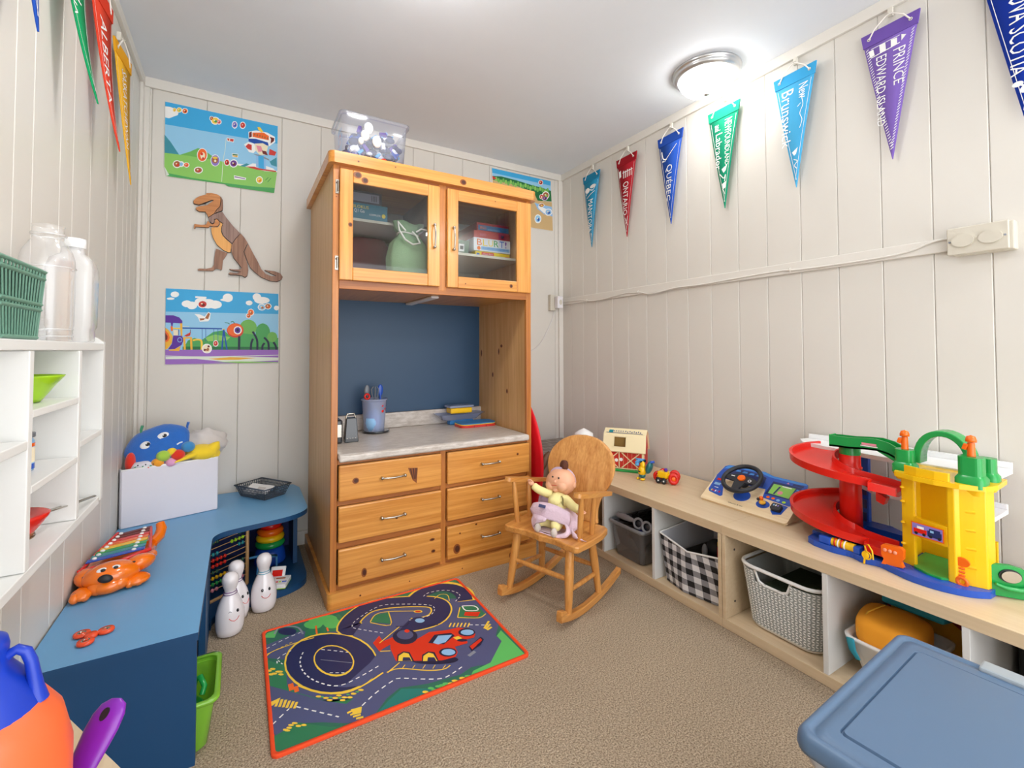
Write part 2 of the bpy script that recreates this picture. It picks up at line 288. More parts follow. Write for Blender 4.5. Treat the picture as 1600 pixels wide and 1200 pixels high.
# traced outlines of the flat prints (metres on their wall or floor plane)
ART={'rug':[
('p','slate',1,[870,17800,2010,18070,2510,17290,3820,18320,5390,18360,6920,17530,8460,16850,8280,14850,7770,14300,7800,13930,6950,13130,6350,13290,5920,13160,4910,13310,4160,13570,3720,13350,3310,12970,2890,12830,2550,13030,2010,13390,1450,13680,920,13490,810,13760,850,15640,1260,15220,1370,16650,870,17050]),
('p','dgreen',2,[840,16960,1350,16360,1320,15360,1570,14870,2340,14010,2910,13830,2680,13730,2130,14210,850,15640]),
('p','dgreen',2,[840,13540,1460,13710,2150,13130,2600,12790,920,12880,830,12950]),
('p','teal',2,[3280,12850,3740,13250,4190,13500,4850,13130,5180,12810,3350,12730]),
('p','lgreen',2,[7790,14260,8070,14470,8120,12900,7980,12840,6210,12990,6330,13110,6970,13170,7800,13930]),
('p','lgreen',2,[810,18290,930,18520,1280,18560,1140,18100,860,18270]),
('p','dgreen',2,[2120,18000,3320,18480,3470,17840,3240,17330,2720,17520,2020,17580]),
('p','lgreen',3,[3040,18160,3010,18080,2940,18030,2850,18010,2740,18030,2620,18080,2510,18170,2410,18270,2330,18390,2290,18510,2280,18610,2310,18700,2380,18760,2470,18780,2590,18760,2710,18700,2820,18620,2920,18510,3000,18390,3040,18270]),
('p','lgreen',3,[3240,17850,3210,17740,3160,17670,3090,17620,3010,17620,2930,17650,2850,17710,2790,17800,2740,17910,2720,18040,2720,18150,2750,18260,2800,18340,2880,18390,2960,18400,3040,18370,3120,18300,3190,18200,3230,18090,3250,17960]),
('p','lgreen',3,[2680,18050,2650,17980,2600,17930,2530,17910,2450,17920,2360,17960,2270,18020,2200,18110,2140,18200,2110,18300,2100,18390,2130,18470,2180,18520,2250,18540,2330,18530,2420,18490,2510,18420,2590,18340,2640,18240,2670,18140]),
('p','lgreen',3,[3210,18200,3180,18140,3140,18100,3080,18080,3010,18090,2940,18120,2870,18170,2810,18240,2760,18320,2740,18400,2740,18480,2760,18540,2800,18580,2860,18600,2930,18600,3010,18560,3080,18510,3140,18440,3180,18360,3210,18270]),
('s','orange',4,[2470,18110,2430,17570],0.006,0),
('s','orange',4,[2790,17790,2800,17540],0.006,0),
('p','navy',2,[1830,18110,1810,18050,1770,18000,1700,17990,1620,18000,1540,18040,1450,18100,1380,18180,1320,18270,1280,18360,1280,18440,1290,18510,1340,18550,1400,18570,1490,18550,1570,18510,1660,18450,1740,18370,1790,18280,1830,18190]),
('s','grey',3,[1150,18330,1290,18620,1580,18600,1910,18310,2010,17820],0.006,0),
('s','yellow',3,[6050,17970,6520,18330,7290,18470,7790,18080,8010,17440,7840,16820],0.072,0),
('s','navy',4,[6120,17970,6540,18280,7250,18350,7750,17980,7910,17420,7790,16880],0.062,0),
('s','white',5,[6480,18020,6780,18180,7370,18040,7710,17700,7770,17310,7410,17000],0.003,0.012),
('s','yellow',5,[6800,17630,7110,17810,7350,17620,7250,17180],0.003,0),
('p','dgreen',2,[5310,18610,6130,18810,8110,18610,8210,18270,7420,18390,6520,18580,5900,18100]),
('s','yellow',3,[3710,17120,3450,17400,3750,17950,4380,18350,5200,18240,6230,17750,6750,17290,6740,16730,6290,16300,5540,16350,5270,16570],0.082,0),
('s','navy',4,[3710,17120,3450,17400,3750,17950,4380,18350,5200,18240,6230,17750,6750,17290,6740,16730,6290,16300,5540,16350,5270,16570],0.07,0),
('s','white',5,[4440,16440,3820,17050,3580,17380,3840,17760,4770,18220,5550,17910,6450,17310,6530,16920,6200,16620,5460,16730],0.003,0.012),
('p','dgreen',5,[4210,17340,4500,17710,4950,17600,4810,16850]),
('s','yellow',6,[4210,17340,4500,17710,4970,17660,6010,17090],0.004,0),
('s','yellow',6,[4200,17300,4790,16770,4960,17640],0.004,0),
('p','yellow',6,[6080,17010,6060,16980,6030,16970,5990,16970,5950,16980,5900,17000,5860,17030,5820,17070,5800,17110,5790,17140,5790,17180,5810,17200,5840,17220,5870,17220,5920,17210,5970,17190,6010,17160,6050,17120,6070,17080,6080,17040]),
('p','red',7,[6030,17040,6020,17020,6000,17010,5970,17010,5940,17020,5910,17030,5880,17050,5860,17080,5840,17100,5840,17130,5840,17150,5850,17170,5870,17170,5890,17170,5920,17170,5950,17150,5980,17130,6010,17110,6020,17080,6030,17060]),
('p','yellow',3,[3890,14950,3780,14650,3610,14420,3410,14250,3170,14160,2910,14150,2650,14200,2380,14320,2120,14510,1890,14750,1680,15050,1510,15380,1390,15740,1320,16110,1320,16480,1380,16820,1500,17120,1690,17360,1940,17520,2230,17580,2550,17550,2870,17400,3180,17170,3460,16860,3680,16490,3840,16090,3920,15680,3940,15300]),
('p','navy',4,[3840,15000,3740,14720,3580,14490,3380,14340,3160,14260,2910,14240,2650,14290,2390,14410,2150,14590,1920,14830,1720,15110,1560,15430,1440,15770,1370,16120,1370,16470,1430,16790,1550,17070,1730,17290,1970,17440,2250,17490,2550,17450,2860,17320,3160,17090,3420,16800,3630,16450,3780,16070,3870,15690,3890,15330]),
('p','slate',5,[3090,14710,3680,15120,4030,15480,4700,15360,4390,14750,3840,14540,3250,14210,2810,14390,2440,14650,2840,14540]),
('p','yellow',6,[3210,15270,3140,15110,3030,15010,2910,14950,2770,14960,2630,15010,2500,15120,2380,15270,2270,15460,2190,15680,2150,15900,2140,16130,2170,16340,2240,16510,2340,16640,2470,16710,2620,16720,2770,16660,2920,16540,3050,16370,3160,16150,3230,15920,3260,15680,3260,15460]),
('p','navy',7,[3180,15320,3110,15180,3020,15090,2900,15040,2780,15040,2650,15100,2520,15200,2400,15340,2310,15520,2240,15710,2190,15920,2180,16130,2210,16320,2270,16480,2370,16590,2490,16650,2620,16660,2760,16600,2900,16490,3020,16330,3120,16130,3190,15920,3220,15700,3220,15500]),
('s','white',8,[2440,16590,2720,16370,3170,15990],0.003,0.012),
('s','white',8,[2490,15280,2880,15050],0.003,0.01),
('s','grey',8,[2340,16070,3170,15400],0.002,0),
('s','white',8,[1900,16750,1760,16310,1810,15700,2100,15070,2630,14560,3290,14640,3860,14820],0.004,0.012),
('s','yellow',6,[1600,15190,2040,14640,2670,14200,3250,14210,3910,14450],0.006,0),
('p','yellow',7,[2130,14370,2100,14350,2050,14370,2000,14420,1980,14460,2010,14480,2060,14460,2110,14420]),
('p','yellow',7,[2300,14210,2280,14190,2220,14210,2170,14250,2160,14290,2180,14310,2240,14290,2290,14250]),
('p','yellow',7,[2530,14070,2500,14050,2450,14070,2400,14110,2380,14160,2410,14180,2460,14160,2510,14120]),
('p','yellow',7,[2760,13960,2730,13940,2680,13960,2630,14000,2610,14050,2640,14060,2690,14050,2740,14000]),
('p','yellow',7,[3020,13970,2990,13950,2930,13970,2880,14010,2870,14060,2900,14080,2950,14060,3000,14010]),
('p','yellow',7,[3230,14010,3200,13990,3150,14010,3100,14050,3080,14100,3110,14120,3170,14100,3220,14050]),
('p','yellow',7,[2380,14070,2350,14050,2300,14060,2250,14110,2230,14150,2260,14170,2310,14150,2360,14110]),
('p','yellow',7,[2690,13880,2670,13860,2610,13880,2560,13920,2550,13960,2580,13980,2630,13960,2680,13920]),
('p','yellow',7,[2890,13880,2870,13860,2810,13880,2760,13920,2750,13970,2780,13980,2830,13970,2880,13920]),
('p','yellow',7,[2640,14110,2610,14100,2560,14110,2510,14160,2490,14200,2520,14220,2570,14200,2620,14160]),
('p','lgreen',8,[2190,14310,2170,14300,2140,14310,2110,14340,2100,14370,2120,14380,2150,14370,2180,14340]),
('p','lgreen',8,[2390,14180,2370,14160,2340,14180,2310,14200,2300,14230,2320,14240,2350,14230,2380,14210]),
('p','lgreen',8,[2610,14020,2600,14010,2560,14020,2530,14050,2520,14080,2540,14090,2570,14080,2600,14050]),
('p','lgreen',8,[2840,14030,2830,14020,2790,14030,2760,14060,2750,14090,2770,14100,2800,14090,2830,14060]),
('p','lgreen',8,[3100,14010,3080,13990,3040,14000,3010,14030,3000,14060,3020,14070,3060,14060,3090,14040]),
('s','orange',6,[1410,15390,1420,15080],0.014,0),
('s','orange',6,[1530,15190,1540,14930],0.012,0),
('s','yellow',5,[830,17120,1040,17310,1710,17410,2320,17400],0.004,0),
('s','yellow',5,[880,17250,1670,17530],0.003,0.008),
('s','white',5,[860,17560,1410,17820,1940,17960],0.003,0.012),
('s','white',5,[1130,16590,1180,16860,1570,17050],0.003,0.012),
('s','white',5,[1170,16720,1300,16390],0.003,0.01),
('p','yellow',5,[970,16300,940,16270,880,16290,830,16340,810,16390,830,16420,890,16400,940,16350]),
('p','yellow',5,[1070,16330,1040,16300,990,16320,930,16370,910,16420,940,16450,990,16430,1050,16380]),
('p','yellow',5,[1210,16110,1180,16080,1130,16100,1070,16150,1050,16200,1080,16220,1130,16210,1190,16160]),
('p','yellow',5,[1270,15930,1250,15900,1190,15920,1140,15970,1120,16020,1140,16040,1200,16030,1250,15980]),
('p','yellow',5,[1100,16070,1080,16050,1020,16060,970,16110,950,16170,970,16190,1030,16170,1080,16120]),
('p','yellow',5,[1000,16090,980,16060,920,16080,870,16130,850,16180,870,16200,930,16190,980,16140]),
('p','yellow',5,[1260,16080,1230,16050,1180,16070,1120,16120,1100,16170,1130,16190,1180,16180,1240,16130]),
('s','yellow',5,[1070,14920,970,14630],0.007,0),
('s','yellow',5,[1150,14840,1060,14560],0.007,0),
('s','yellow',5,[1240,14760,1150,14490],0.007,0),
('s','yellow',5,[1330,14670,1230,14420],0.007,0),
('s','yellow',5,[1420,14590,1320,14360],0.007,0),
('s','yellow',5,[1500,14510,1410,14290],0.007,0),
('p','yellow',5,[860,14890,1120,14930,1070,14840,900,14710,830,14730]),
('s','white',5,[840,13970,1290,14360],0.004,0.014),
('s','white',5,[1470,14330,2420,13350],0.004,0.014),
('s','white',5,[3050,13430,3500,13720,4110,13970,4320,13930,4980,13490,5490,13280,6190,13480],0.004,0.014),
('s','yellow',5,[2640,13370,2860,13390],0.007,0),
('s','yellow',5,[2700,13260,2900,13260],0.007,0),
('s','yellow',5,[2750,13160,2950,13130],0.007,0),
('s','yellow',5,[2810,13050,2990,13010],0.007,0),
('s','yellow',5,[2860,12950,3030,12880],0.007,0),
('p','yellow',5,[2750,13450,3040,13400,2970,13180,2780,13220]),
('p','yellow',5,[1210,13580,1190,13570,1140,13580,1090,13620,1080,13660,1100,13680,1140,13660,1190,13620]),
('p','yellow',5,[1350,13670,1330,13660,1280,13670,1230,13710,1210,13750,1230,13770,1280,13750,1330,13710]),
('p','yellow',5,[1440,13690,1420,13670,1370,13690,1320,13730,1300,13770,1330,13790,1370,13770,1420,13730]),
('p','yellow',5,[1510,13540,1490,13520,1440,13540,1390,13580,1380,13620,1400,13640,1450,13620,1500,13580]),
('p','yellow',5,[1300,13600,1270,13580,1230,13600,1180,13640,1160,13680,1190,13700,1230,13680,1280,13640]),
('p','yellow',5,[1640,13500,1620,13480,1570,13500,1520,13540,1510,13580,1530,13590,1580,13580,1620,13540]),
('p','yellow',5,[1250,13530,1230,13510,1180,13530,1130,13570,1110,13610,1140,13620,1180,13610,1230,13570]),
('p','yellow',5,[4830,12970,4800,12950,4730,12970,4680,13020,4670,13070,4710,13090,4770,13070,4820,13020]),
('p','lgreen',5,[5030,13030,4990,13010,4920,13030,4870,13080,4860,13130,4900,13150,4960,13130,5010,13080]),
('p','lgreen',5,[5240,12990,5200,12970,5140,12990,5080,13040,5070,13090,5110,13110,5170,13090,5230,13040]),
('p','lgreen',5,[5470,12980,5430,12960,5360,12980,5310,13030,5300,13080,5340,13100,5410,13080,5460,13030]),
('p','yellow',5,[5750,12950,5710,12930,5640,12950,5590,13000,5580,13050,5620,13070,5690,13050,5740,13000]),
('p','yellow',5,[5990,12940,5950,12920,5880,12940,5830,12990,5820,13040,5860,13060,5930,13040,5980,12990]),
('p','lgreen',5,[6170,12930,6130,12910,6060,12930,6000,12980,5990,13030,6040,13050,6100,13030,6160,12980]),
('p','lgreen',5,[5090,12910,5050,12890,4990,12910,4940,12960,4920,13000,4960,13020,5030,13000,5080,12950]),
('p','lgreen',5,[5350,12970,5310,12950,5240,12970,5190,13020,5180,13070,5220,13090,5280,13070,5340,13020]),
('p','yellow',5,[5610,12900,5570,12880,5510,12900,5450,12950,5440,13000,5480,13020,5550,13000,5600,12950]),
('s','yellow',6,[4010,14400,4400,14370,5110,13850,5570,13640,5820,13700],0.004,0),
('s','yellow',6,[4480,14640,4030,14380],0.004,0),
('s','yellow',6,[4600,14450,4470,14330],0.0025,0),
('s','yellow',6,[4870,14280,4750,14170],0.0025,0),
('s','yellow',6,[5150,14120,5020,14000],0.0025,0),
('s','yellow',6,[5420,13960,5290,13840],0.0025,0),
('s','yellow',6,[5700,13790,5560,13680],0.0025,0),
('s','yellow',5,[6730,15770,6570,15580],0.005,0),
('s','yellow',5,[6840,15700,6690,15510],0.005,0),
('s','yellow',5,[6960,15640,6800,15440],0.005,0),
('s','yellow',5,[7070,15570,6910,15380],0.005,0),
('s','yellow',5,[7190,15500,7030,15310],0.005,0),
('s','yellow',5,[7300,15430,7140,15240],0.005,0),
('s','yellow',5,[7960,15170,7610,14860],0.008,0),
('s','yellow',5,[7920,14980,7640,14800],0.008,0),
('s','yellow',5,[7880,14800,7660,14730],0.008,0),
('s','white',5,[7250,15330,7820,14970],0.003,0.012),
('p','dgreen',4,[7070,15970,7460,16590,8060,16360,8060,15660,7740,15570]),
('s','yellow',5,[7070,15970,7420,16540],0.004,0),
('s','yellow',5,[7070,15970,7730,15550,8080,15650],0.004,0),
('s','white',6,[7530,16580,7930,16340,7930,16020,7530,16230,7530,16580],0.005,0),
('p','red',5,[7460,16160,7960,15860,7740,15640,7320,15960]),
('p','navyd',7,[6150,13810,6090,13770,5970,13760,5810,13810,5610,13890,5410,14000,5210,14130,5040,14260,4910,14390,4840,14510,4830,14590,4880,14640,5000,14640,5160,14600,5360,14520,5570,14410,5770,14280,5940,14140,6070,14000,6140,13890]),
('p','red',8,[4500,15750,4860,15890,5040,15430,5460,15530,5840,15660,6390,15460,6840,15380,7190,15050,7200,14730,7070,14570,6810,14610,6750,14410,6300,14460,6270,14150,6120,13980,5670,14040,4400,14760,4420,15470]),
('p','red',7,[3990,16060,4280,16350,4310,15980,4780,16050,4830,15790,4210,15590,4070,15510]),
('s','yellow',8,[4180,15940,5050,16510],0.004,0),
('s','yellow',8,[4090,15500,4390,15350],0.004,0),
('p','navyd',9,[5410,15620,5350,15500,5260,15420,5150,15380,5030,15380,4910,15430,4800,15520,4720,15640,4670,15770,4650,15920,4670,16060,4720,16180,4810,16270,4920,16320,5050,16320,5180,16270,5290,16180,5370,16050,5420,15910,5440,15760]),
('p','slate',10,[5320,15790,5280,15720,5220,15670,5150,15650,5070,15650,4990,15680,4920,15740,4860,15820,4820,15910,4810,16000,4820,16090,4860,16160,4920,16220,4990,16250,5070,16240,5160,16210,5230,16150,5290,16070,5320,15980,5330,15880]),
('p','red',11,[5270,16070,5260,16040,5240,16020,5210,16010,5190,16010,5160,16020,5140,16040,5120,16070,5110,16100,5110,16130,5110,16160,5130,16190,5150,16210,5170,16220,5200,16220,5220,16210,5240,16190,5260,16160,5270,16130,5280,16100]),
('p','navy',9,[6020,16330,5980,16260,5920,16220,5840,16200,5760,16210,5670,16240,5600,16300,5540,16380,5500,16460,5480,16550,5500,16640,5530,16700,5590,16750,5670,16770,5760,16760,5840,16730,5920,16670,5980,16590,6020,16500,6030,16410]),
('p','lblue',10,[5950,16400,5920,16360,5890,16340,5850,16330,5800,16330,5750,16350,5700,16390,5670,16430,5650,16480,5640,16530,5640,16580,5660,16610,5700,16640,5740,16650,5790,16640,5840,16620,5890,16580,5920,16540,5940,16490,5950,16440]),
('s','navyd',10,[4930,16580,5230,16430,5400,16560],0.004,0),
('s','navyd',10,[5920,16060,6280,15910],0.004,0),
('p','navyd',9,[5600,15100,5950,15420,6490,15220,6540,15010,6030,14760]),
('p','lblue',10,[5740,15020,6040,15300,6480,15100,6130,14840,5870,14850]),
('p','navyd',9,[7230,14810,7190,14760,7120,14720,7050,14710,6960,14720,6880,14760,6810,14810,6750,14890,6710,14960,6700,15040,6720,15120,6760,15180,6830,15210,6900,15230,6990,15220,7080,15180,7150,15120,7210,15050,7240,14970,7250,14890]),
('p','lblue',10,[7190,14840,7160,14800,7110,14780,7060,14770,6990,14780,6930,14810,6870,14860,6820,14910,6790,14970,6780,15020,6790,15070,6820,15110,6870,15140,6930,15140,6990,15130,7060,15100,7120,15060,7170,15000,7200,14940,7200,14890]),
('p','navyd',9,[6240,14170,6200,14110,6140,14080,6070,14070,5990,14080,5910,14110,5830,14170,5780,14240,5740,14320,5730,14390,5740,14470,5780,14520,5840,14560,5910,14570,6000,14560,6080,14530,6150,14470,6210,14400,6250,14320,6260,14240]),
('p','lblue',10,[6200,14190,6180,14150,6130,14130,6070,14120,6010,14130,5950,14160,5890,14210,5840,14260,5810,14320,5800,14370,5810,14430,5840,14460,5880,14490,5940,14500,6000,14480,6070,14450,6130,14410,6170,14360,6200,14300,6210,14240]),
('p','navyd',9,[4430,14750,4530,15030,4750,15110,4910,14960,4900,14470]),
('p','yellow',10,[4460,14730,4550,14960,4740,15040,4860,14910,4850,14490]),
('p','navy',11,[4580,14660,4650,14820,4830,14710,4830,14510]),
('p','navyd',9,[5110,14340,5220,14620,5450,14690,5620,14540,5580,14070]),
('p','yellow',10,[5140,14320,5240,14550,5440,14620,5550,14490,5540,14090]),
('p','navy',11,[5260,14250,5340,14410,5520,14300,5510,14100]),
('p','navyd',8,[6700,14220,7290,14500,7320,14310,7090,14100,6680,13960]),
('p','red',9,[6740,14220,7250,14430,7240,14300,6740,14030]),
('s','grey',8,[6500,13800,6780,13900],0.012,0),
('p','yellow',9,[6440,14950,6640,14920,6700,14740,6500,14770]),
('p','navyd',9,[6810,14560,6790,14540,6760,14530,6720,14530,6670,14550,6620,14570,6580,14600,6540,14640,6510,14680,6500,14710,6500,14740,6520,14750,6550,14760,6590,14760,6640,14740,6690,14720,6730,14690,6770,14650,6800,14620,6810,14580])],'poster_a':[
('p','sky1',1,[-3120,21480,1520,21480,1520,19160,20,19200,-1500,19090,-3100,19070]),
('p','sky2',2,[-3110,20420,-1240,20480,1520,20570,1520,19160,20,19200,-1500,19090,-3100,19070]),
('p','white',3,[-3120,21260,-2920,21280,-2590,21200,-2640,20970,-2970,20730,-3110,20740]),
('p','hill',3,[-3120,19930,-2890,19640,-2560,19110,-3110,19060]),
('p','green2',3,[-2530,19120,-2140,19360,-1840,19590,-1570,19530,-1160,19250,-1020,19070,-1900,18970]),
('p','green1',4,[-3110,19090,-2240,19140,-810,19150,50,19080,1510,19090,1390,17990,-620,17980,-720,18060,-2990,18020,-3110,18440]),
('p','green3',5,[-3040,18170,-2090,18120,-760,18120,400,18160,1420,18260,1390,18000,-620,17980,-720,18060,-2980,18030]),
('p','pale',6,[-3100,18440,-2920,18090,-3030,18040]),
('s','pale',6,[-720,20310,-750,19780,-830,19150,-870,18160],0.002,0),
('p','white',7,[-2700,21190,-2700,21150,-2720,21100,-2750,21080,-2780,21070,-2810,21080,-2830,21110,-2840,21160,-2830,21200,-2810,21240,-2790,21270,-2760,21280,-2730,21270,-2710,21240]),
('p','yellow',8,[-2710,21190,-2720,21150,-2740,21110,-2770,21090,-2800,21100,-2820,21120,-2820,21160,-2820,21200,-2800,21240,-2770,21260,-2740,21250,-2720,21230]),
('p','gold',9,[-2740,21170,-2740,21140,-2760,21120,-2780,21130,-2790,21150,-2780,21180,-2760,21200,-2740,21190]),
('p','cream',10,[-2770,21190,-2770,21170,-2780,21160,-2790,21160,-2790,21180,-2790,21190,-2780,21200,-2770,21200]),
('p','white',7,[-2480,21250,-2490,21190,-2520,21140,-2570,21100,-2610,21090,-2660,21100,-2690,21140,-2700,21190,-2690,21250,-2660,21300,-2620,21340,-2570,21350,-2520,21340,-2490,21300]),
('p','yellow',8,[-2510,21240,-2520,21190,-2550,21150,-2590,21120,-2630,21120,-2670,21150,-2680,21200,-2670,21250,-2640,21300,-2590,21320,-2550,21320,-2520,21290]),
('p','green1',9,[-2540,21220,-2550,21180,-2580,21160,-2610,21170,-2620,21200,-2610,21230,-2580,21250,-2550,21240]),
('p','cream',10,[-2590,21240,-2590,21220,-2610,21200,-2620,21210,-2630,21220,-2620,21240,-2610,21260,-2590,21250]),
('p','white',7,[-2250,21260,-2260,21200,-2300,21140,-2340,21100,-2390,21090,-2440,21100,-2480,21140,-2490,21200,-2480,21260,-2450,21320,-2400,21360,-2350,21370,-2300,21360,-2260,21320]),
('p','orange',8,[-2280,21250,-2290,21200,-2320,21150,-2370,21120,-2410,21120,-2450,21150,-2460,21200,-2450,21260,-2420,21310,-2370,21340,-2330,21330,-2290,21300]),
('p','maroon',9,[-2320,21220,-2330,21180,-2360,21160,-2390,21170,-2400,21200,-2390,21240,-2360,21260,-2330,21250]),
('p','cream',10,[-2360,21240,-2370,21220,-2390,21210,-2400,21210,-2410,21230,-2410,21250,-2390,21260,-2370,21260]),
('p','white',7,[-1230,21150,-1240,21090,-1280,21050,-1320,21030,-1360,21030,-1390,21050,-1410,21090,-1410,21140,-1400,21200,-1370,21240,-1320,21260,-1280,21260,-1250,21240,-1230,21200]),
('p','brownm',8,[-1250,21150,-1260,21100,-1300,21070,-1330,21050,-1370,21060,-1390,21100,-1390,21140,-1380,21190,-1350,21220,-1310,21240,-1270,21230,-1250,21190]),
('p','red',9,[-1280,21140,-1290,21110,-1310,21090,-1330,21100,-1340,21120,-1330,21150,-1310,21170,-1290,21170]),
('p','cream',10,[-1320,21160,-1320,21140,-1330,21130,-1350,21130,-1350,21150,-1350,21170,-1340,21180,-1320,21170]),
('p','white',7,[-990,21120,-1010,21030,-1060,20950,-1130,20890,-1210,20870,-1280,20890,-1330,20950,-1350,21020,-1340,21110,-1290,21190,-1220,21250,-1140,21270,-1060,21250,-1010,21190]),
('p','yellow',8,[-1030,21110,-1050,21030,-1100,20960,-1170,20920,-1240,20920,-1290,20960,-1310,21030,-1300,21110,-1250,21180,-1180,21220,-1110,21220,-1050,21180]),
('p','green3',9,[-1090,21060,-1110,21010,-1160,20980,-1200,20990,-1220,21030,-1200,21080,-1160,21110,-1110,21100]),
('p','cream',10,[-1170,21090,-1180,21060,-1200,21040,-1230,21050,-1240,21070,-1230,21100,-1200,21120,-1180,21120]),
('p','white',7,[-910,21080,-920,21020,-950,20970,-1000,20930,-1050,20920,-1090,20930,-1120,20970,-1140,21030,-1130,21090,-1100,21140,-1050,21180,-1000,21190,-960,21180,-930,21140]),
('p','pinkm',8,[-940,21080,-950,21020,-980,20970,-1020,20950,-1070,20950,-1100,20980,-1110,21030,-1100,21090,-1070,21130,-1030,21160,-980,21160,-950,21120]),
('p','red',9,[-970,21050,-990,21010,-1010,20990,-1040,21000,-1050,21030,-1040,21060,-1010,21080,-990,21080]),
('p','cream',10,[-1020,21070,-1030,21050,-1040,21040,-1060,21040,-1060,21060,-1060,21080,-1040,21090,-1030,21090]),
('p','white',7,[-250,21100,-260,21020,-290,20940,-340,20900,-390,20880,-440,20910,-480,20960,-490,21040,-480,21120,-450,21200,-400,21250,-340,21260,-300,21240,-260,21180]),
('p','purplel',8,[-270,21090,-290,21020,-320,20960,-370,20930,-420,20930,-450,20980,-460,21050,-450,21120,-420,21180,-370,21220,-320,21210,-290,21160]),
('p','blue',9,[-310,21060,-330,21010,-360,20980,-390,20990,-400,21040,-390,21080,-360,21110,-330,21100]),
('p','cream',10,[-360,21090,-370,21060,-390,21050,-410,21050,-410,21080,-410,21110,-390,21120,-370,21120]),
('p','white',7,[110,21170,90,21090,60,21020,10,20970,-50,20950,-110,20970,-140,21030,-160,21100,-140,21180,-110,21260,-60,21300,0,21320,50,21300,90,21240]),
('p','redm',8,[80,21160,60,21090,30,21030,-20,21000,-80,21000,-110,21040,-130,21110,-120,21180,-80,21240,-30,21280,20,21270,60,21230]),
('p','redm',9,[30,21120,20,21080,-10,21050,-40,21060,-60,21100,-50,21150,-10,21170,20,21160]),
('p','cream',10,[-20,21150,-30,21130,-50,21110,-60,21120,-70,21140,-60,21170,-50,21180,-30,21180]),
('p','white',7,[-1460,19340,-1470,19220,-1510,19110,-1560,19030,-1630,18980,-1700,18960,-1770,18990,-1830,19050,-1860,19140,-1880,19250,-1870,19360,-1830,19470,-1780,19550,-1710,19610,-1640,19620,-1570,19600,-1510,19540,-1480,19450]),
('p','orange',8,[-1490,19330,-1500,19230,-1530,19130,-1580,19050,-1640,19010,-1700,18990,-1760,19020,-1810,19070,-1840,19150,-1850,19250,-1840,19360,-1810,19450,-1770,19530,-1710,19580,-1640,19590,-1580,19570,-1530,19510,-1500,19430]),
('p','cream',9,[-1560,19290,-1570,19200,-1600,19130,-1650,19100,-1700,19110,-1730,19170,-1750,19250,-1740,19330,-1700,19400,-1660,19430,-1610,19420,-1570,19370]),
('p','red',10,[-1630,19350,-1640,19310,-1670,19270,-1700,19270,-1730,19290,-1740,19330,-1730,19370,-1710,19410,-1670,19410,-1650,19390]),
('p','redm',10,[-1590,19140,-1600,19100,-1620,19070,-1650,19060,-1670,19080,-1680,19120,-1670,19160,-1650,19190,-1620,19190,-1600,19170]),
('p','white',7,[-960,19180,-970,19070,-1000,18980,-1050,18910,-1110,18860,-1180,18850,-1240,18870,-1290,18920,-1320,19000,-1330,19100,-1330,19200,-1290,19290,-1250,19370,-1190,19420,-1120,19430,-1060,19410,-1010,19360,-970,19270]),
('p','purplel',8,[-980,19170,-990,19080,-1020,19000,-1060,18930,-1120,18890,-1170,18880,-1230,18900,-1270,18950,-1300,19020,-1310,19100,-1310,19190,-1280,19280,-1230,19340,-1180,19380,-1120,19400,-1070,19380,-1020,19330,-990,19260]),
('p','brownm',9,[-1030,19190,-1050,19100,-1090,19030,-1150,19000,-1220,19010,-1260,19060,-1280,19140,-1260,19230,-1220,19300,-1160,19330,-1100,19320,-1050,19270]),
('p','yellow',10,[-1050,19290,-1070,19250,-1130,19220,-1190,19210,-1240,19220,-1260,19250,-1240,19290,-1190,19320,-1130,19330,-1070,19320]),
('p','cream',11,[-1100,19130,-1110,19080,-1150,19050,-1180,19060,-1200,19110,-1180,19160,-1150,19180,-1120,19170]),
('p','white',7,[-690,20360,-380,20380,-400,20190,-670,20190]),
('p','redm',8,[-670,20330,-400,20350,-420,20220,-650,20220]),
('p','cream',9,[-590,20320,-540,20320,-560,20230,-610,20240]),
('p','white',7,[-470,19640,-200,19660,-210,19480,-440,19460]),
('p','greend',8,[-440,19610,-220,19630,-230,19570,-440,19560]),
('p','gold',8,[-440,19540,-230,19560,-230,19500,-440,19490]),
('p','white',7,[-550,19170,-560,19090,-590,19020,-640,18980,-690,18970,-740,18990,-770,19040,-790,19120,-780,19200,-740,19260,-700,19310,-640,19320,-590,19300,-560,19240]),
('p','redm',8,[-570,19160,-580,19090,-620,19030,-660,19010,-710,19010,-750,19060,-760,19120,-750,19190,-710,19250,-670,19280,-620,19270,-590,19230]),
('p','maroon',9,[-610,19130,-620,19080,-650,19060,-680,19070,-700,19110,-680,19160,-660,19180,-630,19170]),
('p','cream',10,[-660,19160,-670,19130,-680,19120,-700,19130,-710,19150,-700,19180,-690,19190,-670,19180]),
('p','white',7,[-210,19190,-230,19090,-280,19010,-350,18960,-430,18940,-500,18970,-550,19030,-570,19110,-550,19200,-500,19280,-430,19340,-350,19360,-280,19330,-230,19270]),
('p','purplem',8,[-250,19180,-270,19100,-320,19030,-390,18990,-460,19000,-510,19050,-530,19120,-510,19200,-460,19270,-390,19310,-320,19300,-270,19250]),
('p','maroon',9,[-310,19140,-330,19080,-370,19050,-410,19060,-430,19110,-420,19160,-370,19190,-330,19180]),
('p','cream',10,[-380,19170,-390,19140,-420,19120,-440,19130,-450,19160,-440,19190,-420,19200,-390,19200]),
('p','white',7,[-2470,18690,-2490,18600,-2530,18530,-2600,18480,-2670,18470,-2730,18490,-2780,18540,-2800,18620,-2780,18700,-2740,18780,-2670,18830,-2600,18840,-2540,18820,-2490,18760]),
('p','brownm',8,[-2510,18680,-2530,18600,-2570,18540,-2630,18510,-2700,18520,-2740,18560,-2760,18630,-2750,18700,-2700,18760,-2640,18800,-2580,18790,-2530,18750]),
